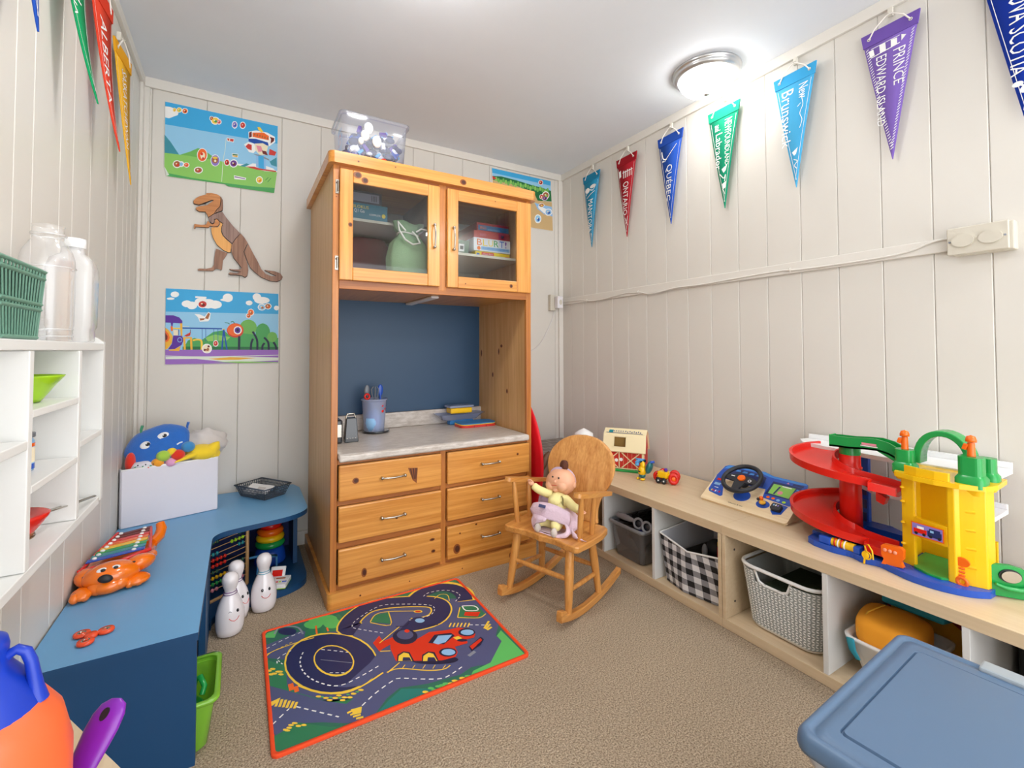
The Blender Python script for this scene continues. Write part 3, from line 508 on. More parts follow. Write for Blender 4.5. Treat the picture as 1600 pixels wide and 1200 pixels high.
('p','red',9,[-2560,18640,-2580,18590,-2620,18560,-2660,18580,-2680,18620,-2660,18670,-2620,18690,-2580,18680]),
('p','cream',10,[-2630,18670,-2640,18650,-2660,18630,-2680,18640,-2690,18660,-2680,18690,-2660,18700,-2640,18700]),
('p','white',7,[-2160,18710,-2170,18660,-2200,18610,-2250,18570,-2300,18560,-2350,18580,-2380,18610,-2400,18660,-2390,18720,-2350,18770,-2310,18800,-2250,18810,-2210,18800,-2170,18760]),
('p','orange',8,[-2190,18710,-2200,18660,-2230,18610,-2280,18590,-2320,18600,-2360,18620,-2370,18670,-2360,18720,-2330,18760,-2280,18780,-2230,18780,-2200,18750]),
('p','redm',9,[-2230,18680,-2240,18650,-2270,18630,-2300,18630,-2310,18660,-2300,18690,-2270,18710,-2240,18710]),
('p','cream',10,[-2270,18700,-2280,18680,-2300,18670,-2310,18670,-2320,18690,-2310,18710,-2300,18720,-2280,18720]),
('p','white',7,[-2360,18710,-2370,18670,-2380,18620,-2410,18590,-2440,18560,-2470,18550,-2510,18550,-2540,18560,-2560,18590,-2580,18620,-2580,18660,-2580,18710,-2560,18750,-2540,18780,-2510,18810,-2480,18820,-2440,18820,-2410,18810,-2390,18790,-2370,18750]),
('p','lblue',8,[-2410,18700,-2410,18670,-2420,18650,-2440,18620,-2450,18610,-2470,18600,-2490,18600,-2510,18610,-2530,18620,-2540,18650,-2540,18670,-2540,18700,-2530,18730,-2510,18750,-2500,18770,-2480,18770,-2460,18770,-2440,18770,-2420,18750,-2410,18730]),
('p','white',7,[-1630,18570,-1650,18500,-1700,18430,-1770,18380,-1850,18370,-1920,18390,-1970,18430,-1990,18500,-1980,18570,-1930,18640,-1850,18690,-1770,18700,-1700,18690,-1650,18640]),
('p','brownm',8,[-1670,18560,-1690,18500,-1740,18440,-1810,18410,-1880,18410,-1930,18450,-1950,18510,-1930,18580,-1880,18630,-1810,18660,-1740,18660,-1690,18620]),
('p','redm',9,[-1730,18530,-1750,18480,-1790,18460,-1840,18470,-1860,18500,-1840,18550,-1790,18570,-1750,18560]),
('p','cream',10,[-1800,18550,-1810,18530,-1840,18510,-1860,18520,-1880,18540,-1870,18570,-1840,18580,-1810,18580]),
('p','white',7,[-370,18570,150,18540,130,18430,-350,18380]),
('s','purplem',8,[-340,18500,100,18480],0.004,0),
('p','white',7,[880,18570,870,18490,830,18410,760,18360,690,18350,630,18380,590,18430,570,18510,580,18600,630,18670,690,18720,760,18740,820,18710,870,18650]),
('p','yellow',8,[850,18570,830,18490,790,18430,730,18390,670,18400,620,18450,600,18520,620,18600,660,18660,730,18690,790,18680,830,18640]),
('p','orange',9,[800,18530,780,18480,740,18450,700,18460,690,18510,700,18560,740,18580,780,18570]),
('p','cream',10,[730,18560,730,18530,700,18520,680,18530,670,18550,680,18580,700,18600,720,18590]),
('p','white',6,[40,20190,220,20360,480,20330,560,20000,450,19850,260,19850]),
('p','redm',7,[100,20110,220,20270,370,20240,370,19960,190,20010]),
('p','white',6,[220,20870,550,21020,1040,21030,1390,20890,1410,20630,1160,20360,480,20330,240,20450]),
('p','maroon',7,[250,20840,360,20920,370,20650,250,20580]),
('p','orange',7,[400,20870,890,20990,1120,20870,1120,20650,400,20660]),
('p','maroon',7,[1160,20840,1370,20820,1350,20660,1200,20500,1220,20720]),
('p','brownm',8,[530,20810,520,20760,500,20740,470,20750,460,20790,470,20840,490,20860,520,20850]),
('p','brownm',8,[640,20800,630,20750,610,20730,580,20740,570,20780,580,20830,610,20850,630,20840]),
('p','brownm',8,[750,20790,740,20740,720,20720,700,20730,690,20770,700,20810,720,20840,740,20830]),
('p','brownm',8,[870,20770,860,20730,830,20700,810,20720,800,20760,810,20800,830,20830,860,20810]),
('p','brownm',8,[980,20760,970,20720,950,20690,920,20700,910,20740,920,20790,950,20810,970,20800]),
('p','brownm',8,[1100,20750,1090,20700,1060,20680,1040,20690,1030,20730,1040,20780,1060,20800,1090,20790]),
('p','blue',7,[230,20530,550,20590,1080,20530,1120,20370,480,20330,230,20400]),
('p','cream',7,[500,20340,860,20440,1090,20340,1010,19880,710,19820,540,20000]),
('p','pinkm',8,[560,20260,780,20270,860,20030,670,19940]),
('p','maroon',9,[820,20060,1010,20060,1090,19860,860,19900]),
('p','redm',8,[1160,20220,1470,20120,1400,19920,1130,19910]),
('p','grey',7,[430,19800,710,19820,1130,19690,1170,19610,790,19710]),
('p','lblue',6,[560,19790,980,19830,1020,19060,570,19180]),
('p','sky1',7,[660,19760,900,19790,930,19120,680,19160]),
('p','white',5,[90,19090,420,19320,790,19360,1330,19250,1490,19100,950,19040]),
('p','redm',6,[110,19100,490,19170,760,19130,1490,19150,1450,19090,570,19040]),
('p','yellow',8,[610,21210,730,21220,870,21030,790,20970,640,21080]),
('p','hill',4,[-130,19080,160,19270,350,19220,270,19080]),
('p','hill',4,[1170,19570,1480,19850,1500,19370,1250,19410]),
('s','greend',8,[990,18570,1120,18750],0.002,0),
('s','greend',8,[1090,18500,1240,18730],0.002,0)],'poster_a_o':[-3120,21490,1530,21480,1520,19160,1390,17980,-620,17980,-710,18060,-2990,18010,-3120,18430],'poster_b':[
('p','sky1',1,[-2970,12840,1640,12860,1670,10010,-2950,10020]),
('p','sky2',2,[-2970,11770,1650,11830,1670,10010,-2950,10020]),
('p','white',3,[-2470,12590,-2480,12550,-2500,12510,-2530,12480,-2580,12450,-2630,12440,-2680,12450,-2720,12460,-2760,12490,-2780,12530,-2790,12570,-2780,12610,-2760,12650,-2720,12680,-2680,12700,-2630,12710,-2580,12710,-2540,12690,-2500,12670,-2480,12630]),
('p','white',3,[-2640,12380,-2650,12360,-2670,12350,-2700,12330,-2740,12320,-2780,12320,-2830,12320,-2870,12320,-2900,12330,-2920,12350,-2930,12360,-2920,12380,-2900,12400,-2870,12410,-2830,12420,-2790,12430,-2740,12430,-2700,12420,-2670,12410,-2650,12400]),
('p','white',3,[-1970,12180,-1980,12130,-2010,12080,-2050,12040,-2110,12020,-2170,12010,-2230,12010,-2280,12030,-2330,12070,-2360,12110,-2370,12160,-2360,12210,-2330,12250,-2290,12290,-2230,12310,-2170,12330,-2110,12320,-2060,12300,-2010,12270,-1980,12230]),
('p','white',3,[-1770,12110,-1780,12050,-1810,12000,-1850,11960,-1910,11930,-1970,11920,-2030,11920,-2090,11940,-2130,11980,-2160,12030,-2170,12090,-2160,12140,-2130,12190,-2090,12240,-2040,12260,-1980,12280,-1910,12270,-1860,12250,-1810,12210,-1780,12160]),
('p','white',3,[-1340,12290,-1350,12230,-1390,12170,-1450,12120,-1520,12090,-1610,12070,-1690,12080,-1760,12100,-1820,12150,-1860,12200,-1880,12260,-1860,12320,-1830,12380,-1770,12430,-1700,12460,-1610,12480,-1530,12470,-1450,12450,-1390,12410,-1350,12350]),
('p','white',3,[-1030,12220,-1050,12150,-1090,12090,-1160,12030,-1240,12000,-1340,11980,-1430,11990,-1520,12020,-1580,12060,-1630,12120,-1640,12190,-1630,12260,-1590,12330,-1520,12380,-1440,12420,-1340,12430,-1250,12430,-1160,12400,-1090,12350,-1050,12290]),
('p','white',3,[-790,12190,-800,12130,-840,12070,-900,12030,-980,12000,-1060,11980,-1150,11990,-1220,12010,-1290,12050,-1320,12110,-1340,12170,-1330,12230,-1290,12280,-1230,12330,-1150,12360,-1070,12380,-980,12370,-910,12350,-840,12310,-800,12250]),
('p','white',3,[-340,12550,-350,12480,-370,12420,-420,12380,-480,12340,-550,12330,-610,12340,-670,12360,-720,12410,-750,12460,-760,12530,-750,12590,-720,12650,-670,12700,-620,12730,-550,12740,-490,12740,-430,12710,-380,12670,-350,12610]),
('p','white',3,[-370,12440,-380,12420,-420,12400,-470,12380,-540,12370,-620,12360,-690,12360,-760,12370,-810,12380,-850,12400,-860,12420,-850,12440,-820,12460,-760,12480,-690,12490,-620,12500,-540,12500,-470,12490,-420,12480,-380,12460]),
('p','white',3,[500,12340,490,12300,470,12270,440,12240,400,12220,350,12210,310,12220,270,12230,240,12260,210,12290,210,12330,210,12360,230,12400,270,12420,310,12440,350,12450,400,12450,440,12430,470,12410,490,12380]),
('p','white',3,[870,12660,860,12600,830,12550,790,12510,740,12480,680,12470,630,12480,570,12500,530,12530,510,12580,500,12640,500,12690,530,12740,570,12790,620,12820,680,12830,740,12820,790,12800,830,12760,860,12710]),
('p','white',3,[1250,12510,1230,12450,1180,12400,1110,12360,1010,12330,910,12320,810,12320,710,12340,640,12380,590,12420,570,12470,590,12530,630,12580,710,12620,800,12650,910,12660,1010,12660,1110,12640,1180,12610,1230,12560]),
('p','white',3,[1680,12140,1670,12100,1650,12070,1630,12040,1600,12020,1560,12010,1530,12020,1490,12030,1470,12060,1450,12090,1440,12130,1450,12170,1470,12200,1490,12230,1520,12250,1560,12250,1590,12250,1630,12230,1650,12210,1670,12180]),
('p','green2',3,[700,11120,680,10990,630,10880,550,10790,450,10730,340,10710,220,10720,120,10780,40,10870,-10,10980,-30,11100,-20,11220,30,11330,110,11420,210,11480,330,11510,440,11490,540,11440,630,11350,680,11240]),
('p','green3',4,[1290,10870,1270,10720,1230,10590,1160,10490,1070,10420,970,10390,870,10420,780,10480,710,10590,660,10720,650,10860,660,11000,700,11140,770,11240,860,11310,960,11340,1060,11310,1150,11250,1220,11150,1270,11020]),
('p','green2',5,[1610,10660,1600,10580,1570,10510,1520,10450,1460,10410,1390,10400,1320,10410,1250,10450,1200,10500,1170,10570,1160,10650,1170,10730,1200,10810,1250,10860,1310,10900,1380,10920,1450,10900,1520,10870,1570,10810,1600,10740]),
('p','green3',3,[-1590,10460,-1120,10870,-700,10960,-420,10680,-60,10850,1660,10620,1670,10010,-2300,10020,-2110,10450,-1850,10580]),
('p','green1',4,[-1450,10580,-1050,10750,-420,10630,-560,10470,-1320,10420]),
('p','greend',5,[-2300,10170,1670,10160,1670,10010,-2300,10020]),
('p','purple',5,[-2960,11600,-2680,11610,-2450,11520,-2330,11360,-2330,11240,-2960,11270]),
('p','purple',5,[-2770,11270,-2670,11270,-2700,11100,-2740,11100]),
('p','gold',5,[-2420,11240,-2330,11250,-2320,10650,-2380,10650]),
('p','orange',5,[-2770,11100,-2690,11100,-2680,10880,-2750,10880]),
('p','yellow',5,[-2690,11040,-2380,11040,-2380,10970,-2690,10980]),
('p','gold',6,[-2960,11030,-2830,10920,-2680,10640,-2710,10330,-2850,10090,-2950,10020]),
('p','orange',7,[-2960,10910,-2840,10760,-2790,10570,-2850,10410,-2950,10370]),
('p','maroon',8,[-2960,10800,-2870,10640,-2880,10490,-2950,10450]),
('p','cream',7,[-2670,10940,-2480,10940,-2470,10690,-2650,10680]),
('p','blue',8,[-2480,10960,-2450,10960,-2450,10690,-2480,10690]),
('p','purple',6,[-2660,10680,-2340,10670,-2260,10490,-2340,10250,-2590,10060,-2850,10040,-2710,10290]),
('p','lblue',7,[-2330,10480,-2330,10440,-2340,10410,-2360,10380,-2390,10370,-2410,10360,-2440,10370,-2470,10380,-2490,10410,-2500,10440,-2510,10480,-2500,10510,-2490,10550,-2470,10570,-2450,10590,-2420,10600,-2390,10590,-2360,10570,-2340,10550,-2330,10520]),
('p','purple',8,[-2350,10480,-2350,10450,-2360,10430,-2380,10410,-2390,10400,-2410,10390,-2430,10400,-2450,10410,-2470,10430,-2480,10450,-2480,10480,-2480,10500,-2470,10530,-2450,10550,-2440,10560,-2420,10570,-2400,10560,-2380,10550,-2360,10530,-2350,10510]),
('p','gold',7,[-2810,10020,-2590,10060,-2370,10210,-2430,9960,-2810,9980]),
('s','blue',6,[-2320,11030,-770,11030],0.006,0),
('s','cream',6,[-2320,11110,-2060,11100],0.002,0),
('s','blue',6,[-1560,11020,-1550,10420],0.0018,0),
('s','blue',6,[-1420,11020,-1410,10420],0.0018,0),
('s','blue',6,[-1100,11030,-1090,10420],0.0018,0),
('s','blue',6,[-930,11030,-920,10420],0.0018,0),
('s','blue',6,[-700,11000,-760,10010],0.006,0),
('s','blue',6,[-700,11000,-550,10010],0.006,0),
('s','gold',6,[-750,11000,-650,11000],0.004,0),
('p','redm',7,[-2250,10670,-2120,10770,-2000,10850,-2020,10690,-2150,10630]),
('s','maroon',7,[-2020,10970,-2020,10810],0.002,0),
('s','gold',6,[-2250,10610,-2220,10020],0.008,0),
('s','gold',6,[-1990,10610,-1960,10020],0.008,0),
('s','yellow',6,[-1920,10460,-1720,10500,-1580,10420,-1570,10010],0.008,0),
('s','gold',6,[-2250,10570,-1980,10590],0.007,0),
('p','redm',6,[130,10970,120,10880,90,10790,30,10720,-40,10660,-130,10620,-220,10610,-310,10620,-390,10660,-460,10710,-520,10780,-550,10860,-570,10950,-560,11040,-520,11130,-470,11200,-400,11260,-310,11300,-220,11310,-130,11300,-50,11270,30,11210,80,11140,120,11060]),
('p','orange',7,[100,11000,90,10920,50,10840,0,10780,-60,10730,-140,10690,-220,10680,-310,10690,-380,10720,-450,10770,-500,10830,-530,10900,-550,10980,-540,11060,-510,11140,-460,11200,-390,11250,-310,11290,-230,11300,-150,11290,-70,11260,0,11210,50,11150,80,11080]),
('p','white',8,[50,10970,40,10910,20,10860,-20,10810,-60,10780,-120,10770,-170,10780,-220,10810,-260,10850,-280,10910,-290,10970,-280,11030,-260,11090,-220,11130,-180,11160,-120,11170,-70,11160,-20,11140,20,11090,40,11040]),
('p','purple',9,[0,10970,0,10930,-20,10880,-50,10850,-80,10830,-120,10820,-160,10830,-190,10850,-220,10880,-240,10920,-240,10970,-240,11020,-220,11060,-190,11090,-160,11110,-120,11120,-80,11120,-50,11090,-20,11060,0,11020]),
('p','navyd',10,[-60,10970,-70,10950,-70,10930,-90,10910,-100,10900,-120,10900,-140,10900,-150,10910,-170,10930,-170,10950,-180,10970,-170,10990,-170,11010,-150,11030,-140,11040,-120,11050,-100,11040,-90,11030,-70,11020,-70,11000]),
('s','greend',7,[-460,11260,-530,11310,-660,11330],0.003,0),
('s','greend',7,[-250,11300,-320,11390,-410,11360],0.003,0),
('s','navyd',6,[-50,10680,-50,10010],0.01,0),
('s','navyd',7,[730,10010,710,10520,520,10920],0.009,0),
('s','navyd',7,[450,10010,470,10350,540,10560],0.009,0),
('s','navyd',7,[1240,10010,1200,10400,1020,10630],0.009,0),
('s','navyd',7,[950,10010,960,10220,1050,10350],0.009,0),
('s','navyd',7,[1580,10010,1540,10230,1440,10400],0.009,0),
('p','purplel2',6,[-2950,10020,1670,10010,1670,9360,-80,9370,-2940,9350]),
('s','pale',7,[-2940,9740,-1440,9690,1670,9740],0.003,0),
('p','pale',7,[-2930,9690,-760,9710,1670,9620,1670,9470,-400,9410,-1770,9590,-2930,9590]),
('p','gold',8,[-1300,9590,-410,9660,680,9610,-50,9530,-890,9530]),
('p','green1',8,[-1100,9440,-50,9450,1670,9390,1670,9360,-80,9370]),
('p','white',7,[-1350,12190,-1370,12100,-1430,12030,-1510,11990,-1600,11980,-1690,12020,-1740,12080,-1770,12170,-1750,12250,-1690,12320,-1610,12360,-1510,12370,-1430,12340,-1370,12270]),
('p','redm',8,[-1400,12180,-1420,12110,-1470,12050,-1560,12020,-1640,12040,-1700,12090,-1720,12170,-1700,12240,-1640,12300,-1560,12330,-1480,12310,-1420,12260]),
('p','maroon',9,[-1460,12150,-1480,12100,-1540,12080,-1590,12100,-1610,12140,-1590,12190,-1540,12220,-1490,12200]),
('p','cream',10,[-1550,12200,-1560,12170,-1590,12160,-1620,12170,-1630,12190,-1620,12220,-1590,12230,-1560,12220]),
('s','white',8,[-1850,12500,-1410,12490],0.008,0),
('p','white',7,[-1870,11700,-1670,11690,-1470,11590,-1330,11820,-1230,11760,-1260,11480,-1330,11370,-1660,11340,-1730,11540]),
('p','brownm',8,[-1460,11510,-1330,11780,-1260,11730,-1330,11480]),
('p','brownm',8,[-1670,11500,-1460,11510,-1500,11430,-1640,11400]),
('p','white',7,[580,11880,570,11800,530,11740,470,11700,400,11700,340,11730,300,11790,290,11870,300,11940,340,12010,400,12040,460,12050,520,12010,560,11950]),
('p','orange',8,[550,11880,530,11810,490,11750,430,11730,380,11750,330,11800,320,11870,330,11940,370,11990,430,12010,490,11990,530,11940]),
('p','brownm',9,[500,11850,480,11800,450,11780,410,11800,400,11840,410,11890,450,11910,480,11890]),
('p','cream',10,[440,11890,430,11860,410,11850,390,11860,380,11890,390,11910,410,11920,430,11910]),
('p','white',7,[440,11700,430,11640,400,11590,360,11570,310,11570,260,11590,230,11640,220,11690,230,11750,260,11800,310,11830,350,11830,400,11810,430,11760]),
('p','orange',8,[420,11700,410,11650,380,11610,330,11590,290,11610,260,11640,250,11690,260,11750,290,11790,330,11800,370,11790,400,11750]),
('p','brownm',9,[380,11680,370,11650,340,11630,320,11640,300,11680,310,11710,340,11730,370,11710]),
('p','cream',10,[340,11710,330,11690,310,11680,300,11690,290,11710,300,11730,310,11740,330,11730]),
('p','white',7,[1090,12160,1070,12080,1020,12020,950,11980,870,11980,790,12010,740,12070,720,12140,740,12210,790,12280,860,12310,940,12320,1020,12290,1070,12230]),
('p','sky2',8,[1050,12150,1030,12090,980,12030,910,12010,840,12030,780,12070,760,12140,780,12210,830,12260,900,12280,970,12270,1030,12220]),
('p','brownm',9,[990,12120,970,12080,920,12060,880,12080,860,12120,880,12160,920,12180,970,12170]),
('p','cream',10,[910,12160,900,12140,880,12130,850,12140,840,12160,850,12190,880,12200,900,12190]),
('p','white',7,[1340,12210,1320,12140,1280,12090,1210,12050,1140,12050,1080,12080,1030,12130,1020,12190,1030,12260,1080,12320,1140,12350,1210,12360,1270,12330,1320,12280]),
('p','brownm',8,[1300,12210,1280,12150,1240,12100,1180,12080,1110,12090,1070,12140,1050,12200,1070,12260,1110,12300,1170,12320,1240,12310,1280,12270]),
('p','orange',9,[1250,12180,1230,12140,1190,12130,1150,12140,1140,12180,1150,12220,1190,12230,1230,12220]),
('p','cream',10,[1180,12220,1170,12200,1150,12190,1130,12190,1120,12220,1130,12240,1150,12250,1170,12240]),
('p','white',7,[-1160,10070,-1180,9970,-1230,9890,-1310,9850,-1400,9850,-1480,9890,-1540,9970,-1560,10080,-1540,10180,-1490,10260,-1410,10300,-1320,10300,-1240,10260,-1180,10180]),
('p','cream',8,[-1200,10070,-1220,9980,-1280,9920,-1360,9890,-1440,9920,-1500,9980,-1520,10080,-1500,10170,-1440,10230,-1360,10260,-1280,10230,-1230,10170]),
('p','brownm',9,[-1270,10040,-1290,9980,-1340,9960,-1390,9980,-1410,10040,-1390,10100,-1340,10120,-1290,10100]),
('p','cream',10,[-1350,10100,-1360,10070,-1390,10050,-1420,10070,-1430,10100,-1420,10130,-1390,10150,-1360,10130]),
('p','maroon',11,[-1400,10010,-1410,9970,-1440,9960,-1480,9970,-1490,10010,-1480,10050,-1450,10070,-1410,10050]),
('p','maroon',11,[-1250,10180,-1260,10140,-1290,10130,-1330,10140,-1340,10180,-1330,10210,-1300,10230,-1260,10210]),
('p','white',7,[-900,10320,-910,10250,-940,10200,-990,10170,-1040,10170,-1080,10200,-1110,10250,-1120,10320,-1110,10390,-1080,10440,-1040,10470,-990,10470,-950,10440,-920,10390]),
('p','redm',8,[-930,10320,-940,10260,-970,10220,-1010,10200,-1060,10210,-1090,10260,-1100,10320,-1090,10380,-1060,10420,-1020,10440,-970,10430,-940,10380]),
('p','redm',9,[-960,10300,-970,10260,-1000,10240,-1030,10260,-1040,10300,-1030,10330,-1000,10350,-980,10340]),
('p','cream',10,[-1010,10340,-1010,10310,-1030,10300,-1050,10310,-1050,10340,-1050,10360,-1030,10370,-1010,10360])],'poster_b_o':[-2970,12850,1650,12860,1680,9360,-80,9370,-2950,9340],'poster_c':[
('p','sky1',1,[13960,21820,18630,21820,18650,20840,17180,20880,14030,20960]),
('p','sky2',2,[13980,21510,18630,21510,18650,21060,17180,20880,14010,21310]),
('p','greend',3,[14010,21310,14660,21400,15810,21360,17180,21250,17890,21230,18660,21140,18700,20390,17180,20220,15810,20570,14010,20950]),
('p','green1',4,[14360,21170,14330,21060,14260,21000,14200,21030,14170,21140,14200,21250,14260,21310,14330,21280]),
('p','green2',4,[14540,21120,14510,21000,14450,20940,14380,20980,14350,21080,14380,21200,14450,21250,14510,21220]),
('p','green1',4,[14730,21060,14700,20940,14630,20890,14560,20920,14530,21020,14560,21140,14630,21200,14700,21160]),
('p','green2',4,[14910,21170,14880,21060,14820,21000,14750,21030,14720,21140,14750,21250,14820,21310,14880,21280]),
('p','green1',4,[15100,21110,15070,21000,15000,20940,14930,20970,14900,21080,14930,21190,15000,21250,15070,21220]),
('p','green2',4,[15290,21050,15260,20940,15190,20880,15120,20910,15090,21020,15120,21140,15190,21190,15260,21160]),
('p','green1',4,[15480,21170,15450,21050,15380,20990,15310,21030,15280,21130,15310,21250,15380,21310,15450,21270]),
('p','green2',4,[15670,21110,15640,20990,15570,20930,15500,20970,15470,21070,15500,21190,15570,21250,15640,21220]),
('p','green1',4,[15860,21050,15830,20930,15760,20870,15690,20910,15660,21010,15690,21130,15760,21190,15830,21160]),
('p','green2',4,[16050,21170,16020,21050,15950,20990,15880,21020,15850,21130,15880,21250,15950,21310,16020,21270]),
('p','green1',4,[16250,21110,16220,20990,16150,20930,16070,20960,16050,21070,16080,21190,16150,21250,16220,21210]),
('p','green2',4,[16440,21050,16410,20930,16340,20870,16270,20900,16240,21010,16270,21130,16340,21190,16410,21150]),
('p','green1',4,[16640,21160,16610,21040,16540,20980,16470,21020,16440,21120,16470,21240,16540,21300,16610,21270]),
('p','green2',4,[16840,21100,16810,20980,16740,20920,16660,20960,16630,21060,16660,21180,16740,21240,16810,21210]),
('p','green1',4,[17040,21040,17010,20920,16930,20860,16860,20900,16830,21000,16860,21120,16930,21180,17010,21150]),
('p','green2',4,[17240,21160,17210,21040,17130,20980,17060,21010,17030,21120,17060,21240,17140,21300,17210,21270]),
('p','green1',4,[17440,21100,17410,20980,17340,20920,17260,20950,17230,21060,17260,21180,17340,21240,17410,21210]),
('p','green2',4,[17640,21040,17610,20920,17540,20850,17460,20890,17430,21000,17460,21120,17540,21180,17610,21150]),
('p','green1',4,[17850,21150,17820,21030,17740,20970,17670,21010,17640,21120,17670,21240,17740,21300,17820,21270]),
('p','green2',4,[18060,21090,18020,20970,17950,20910,17870,20940,17840,21060,17870,21180,17950,21240,18020,21200]),
('p','green1',4,[18260,21030,18230,20910,18150,20850,18080,20880,18050,20990,18080,21120,18160,21180,18230,21140]),
('p','green2',4,[18470,21150,18440,21030,18360,20970,18290,21000,18250,21110,18290,21240,18360,21300,18440,21260]),
('p','sand',3,[14010,21060,15310,21050,17180,20810,17530,20270,18720,20360,18800,18330,15800,18330,14020,19420]),
('p','redm',5,[13980,21310,14140,21260,14340,21160,14010,21100]),
('p','lblue',5,[17260,20080,17880,20030,18710,20020,18770,19340,18060,19390,17520,19680]),
('p','white',6,[17530,19900,18060,19840,18420,19740,18060,19460,17610,19730]),
('p','white',7,[17980,21600,17960,21520,17900,21450,17820,21400,17740,21390,17660,21410,17600,21460,17580,21530,17600,21610,17660,21690,17740,21730,17820,21750,17900,21730,17960,21680]),
('p','redm',8,[17930,21600,17910,21520,17860,21460,17780,21430,17700,21430,17650,21470,17630,21540,17650,21610,17700,21670,17780,21710,17860,21700,17910,21660]),
('p','maroon',9,[17870,21560,17850,21510,17800,21480,17750,21490,17730,21530,17750,21580,17800,21610,17850,21600]),
('p','cream',10,[17790,21590,17780,21560,17750,21540,17720,21550,17710,21570,17720,21600,17750,21620,17780,21610]),
('p','white',7,[18020,20620,18000,20540,17950,20470,17880,20420,17800,20410,17730,20430,17680,20480,17660,20560,17680,20640,17730,20710,17800,20750,17880,20770,17950,20750,18000,20690]),
('p','redm',8,[17980,20610,17960,20540,17910,20480,17840,20450,17770,20450,17720,20500,17700,20560,17720,20640,17770,20700,17840,20730,17910,20720,17960,20680]),
('p','cream',9,[17920,20570,17900,20530,17860,20500,17810,20510,17790,20550,17810,20600,17860,20630,17900,20610]),
('p','cream',10,[17850,20610,17840,20580,17810,20560,17790,20570,17780,20590,17790,20620,17810,20640,17840,20630]),
('p','white',7,[18510,20810,18480,20690,18390,20580,18270,20510,18130,20480,18010,20520,17920,20600,17890,20710,17920,20830,18010,20940,18130,21010,18270,21040,18390,21000,18480,20930]),
('p','brownm',8,[18440,20800,18410,20690,18320,20600,18200,20550,18080,20560,17990,20620,17960,20720,17990,20830,18080,20920,18200,20970,18320,20960,18410,20900]),
('p','green1',9,[18340,20740,18300,20670,18230,20630,18150,20640,18120,20710,18150,20780,18230,20820,18310,20800]),
('p','cream',10,[18210,20790,18200,20750,18150,20720,18110,20730,18090,20770,18110,20810,18150,20830,18200,20820]),
('p','white',7,[18750,19640,18720,19530,18620,19420,18490,19360,18350,19330,18220,19360,18130,19440,18090,19540,18130,19660,18220,19760,18350,19830,18490,19850,18630,19830,18720,19750]),
('p','lblue',8,[18680,19630,18640,19530,18550,19440,18420,19390,18290,19400,18200,19460,18170,19560,18200,19660,18290,19750,18420,19790,18550,19790,18640,19730]),
('p','blue',9,[18570,19580,18530,19510,18450,19470,18370,19490,18340,19540,18370,19610,18450,19650,18530,19640]),
('p','cream',10,[18440,19620,18420,19580,18370,19560,18320,19570,18310,19600,18320,19640,18370,19660,18420,19660]),
('p','white',7,[17820,19040,17790,18900,17720,18780,17600,18710,17480,18690,17360,18730,17290,18830,17260,18960,17290,19100,17360,19220,17480,19300,17600,19310,17720,19270,17800,19170]),
('p','sky2',8,[17760,19030,17730,18910,17650,18810,17540,18760,17430,18780,17350,18850,17320,18970,17350,19100,17430,19200,17540,19240,17650,19230,17730,19150]),
('p','blue',9,[17670,18970,17640,18890,17570,18850,17500,18870,17470,18950,17500,19030,17570,19070,17640,19050]),
('p','cream',10,[17550,19030,17540,18990,17500,18960,17460,18980,17440,19020,17460,19060,17500,19090,17540,19080]),
('p','white',7,[18090,20030,18060,19960,17990,19900,17890,19850,17780,19840,17680,19850,17610,19890,17590,19950,17610,20020,17680,20080,17780,20130,17890,20140,17990,20130,18060,20090]),
('p','brownm',8,[18030,20020,18010,19960,17930,19900,17840,19870,17740,19870,17670,19910,17640,19960,17670,20020,17740,20070,17840,20110,17930,20110,18010,20080]),
('p','gold',9,[17950,19990,17920,19940,17860,19920,17800,19920,17770,19960,17800,20000,17860,20020,17920,20020]),
('p','cream',10,[17850,20010,17830,19980,17800,19970,17760,19970,17750,19990,17760,20010,17800,20030,17830,20030]),
('p','white',7,[18360,20560,18330,20490,18260,20420,18160,20370,18050,20350,17950,20360,17880,20410,17860,20480,17880,20550,17950,20620,18050,20670,18160,20690,18270,20680,18340,20630]),
('p','purplem',8,[18300,20550,18280,20480,18210,20420,18110,20390,18010,20390,17940,20430,17910,20490,17940,20560,18010,20610,18110,20650,18210,20650,18280,20610]),
('p','maroon',9,[18220,20510,18190,20470,18130,20440,18070,20450,18040,20480,18070,20530,18130,20560,18190,20550]),
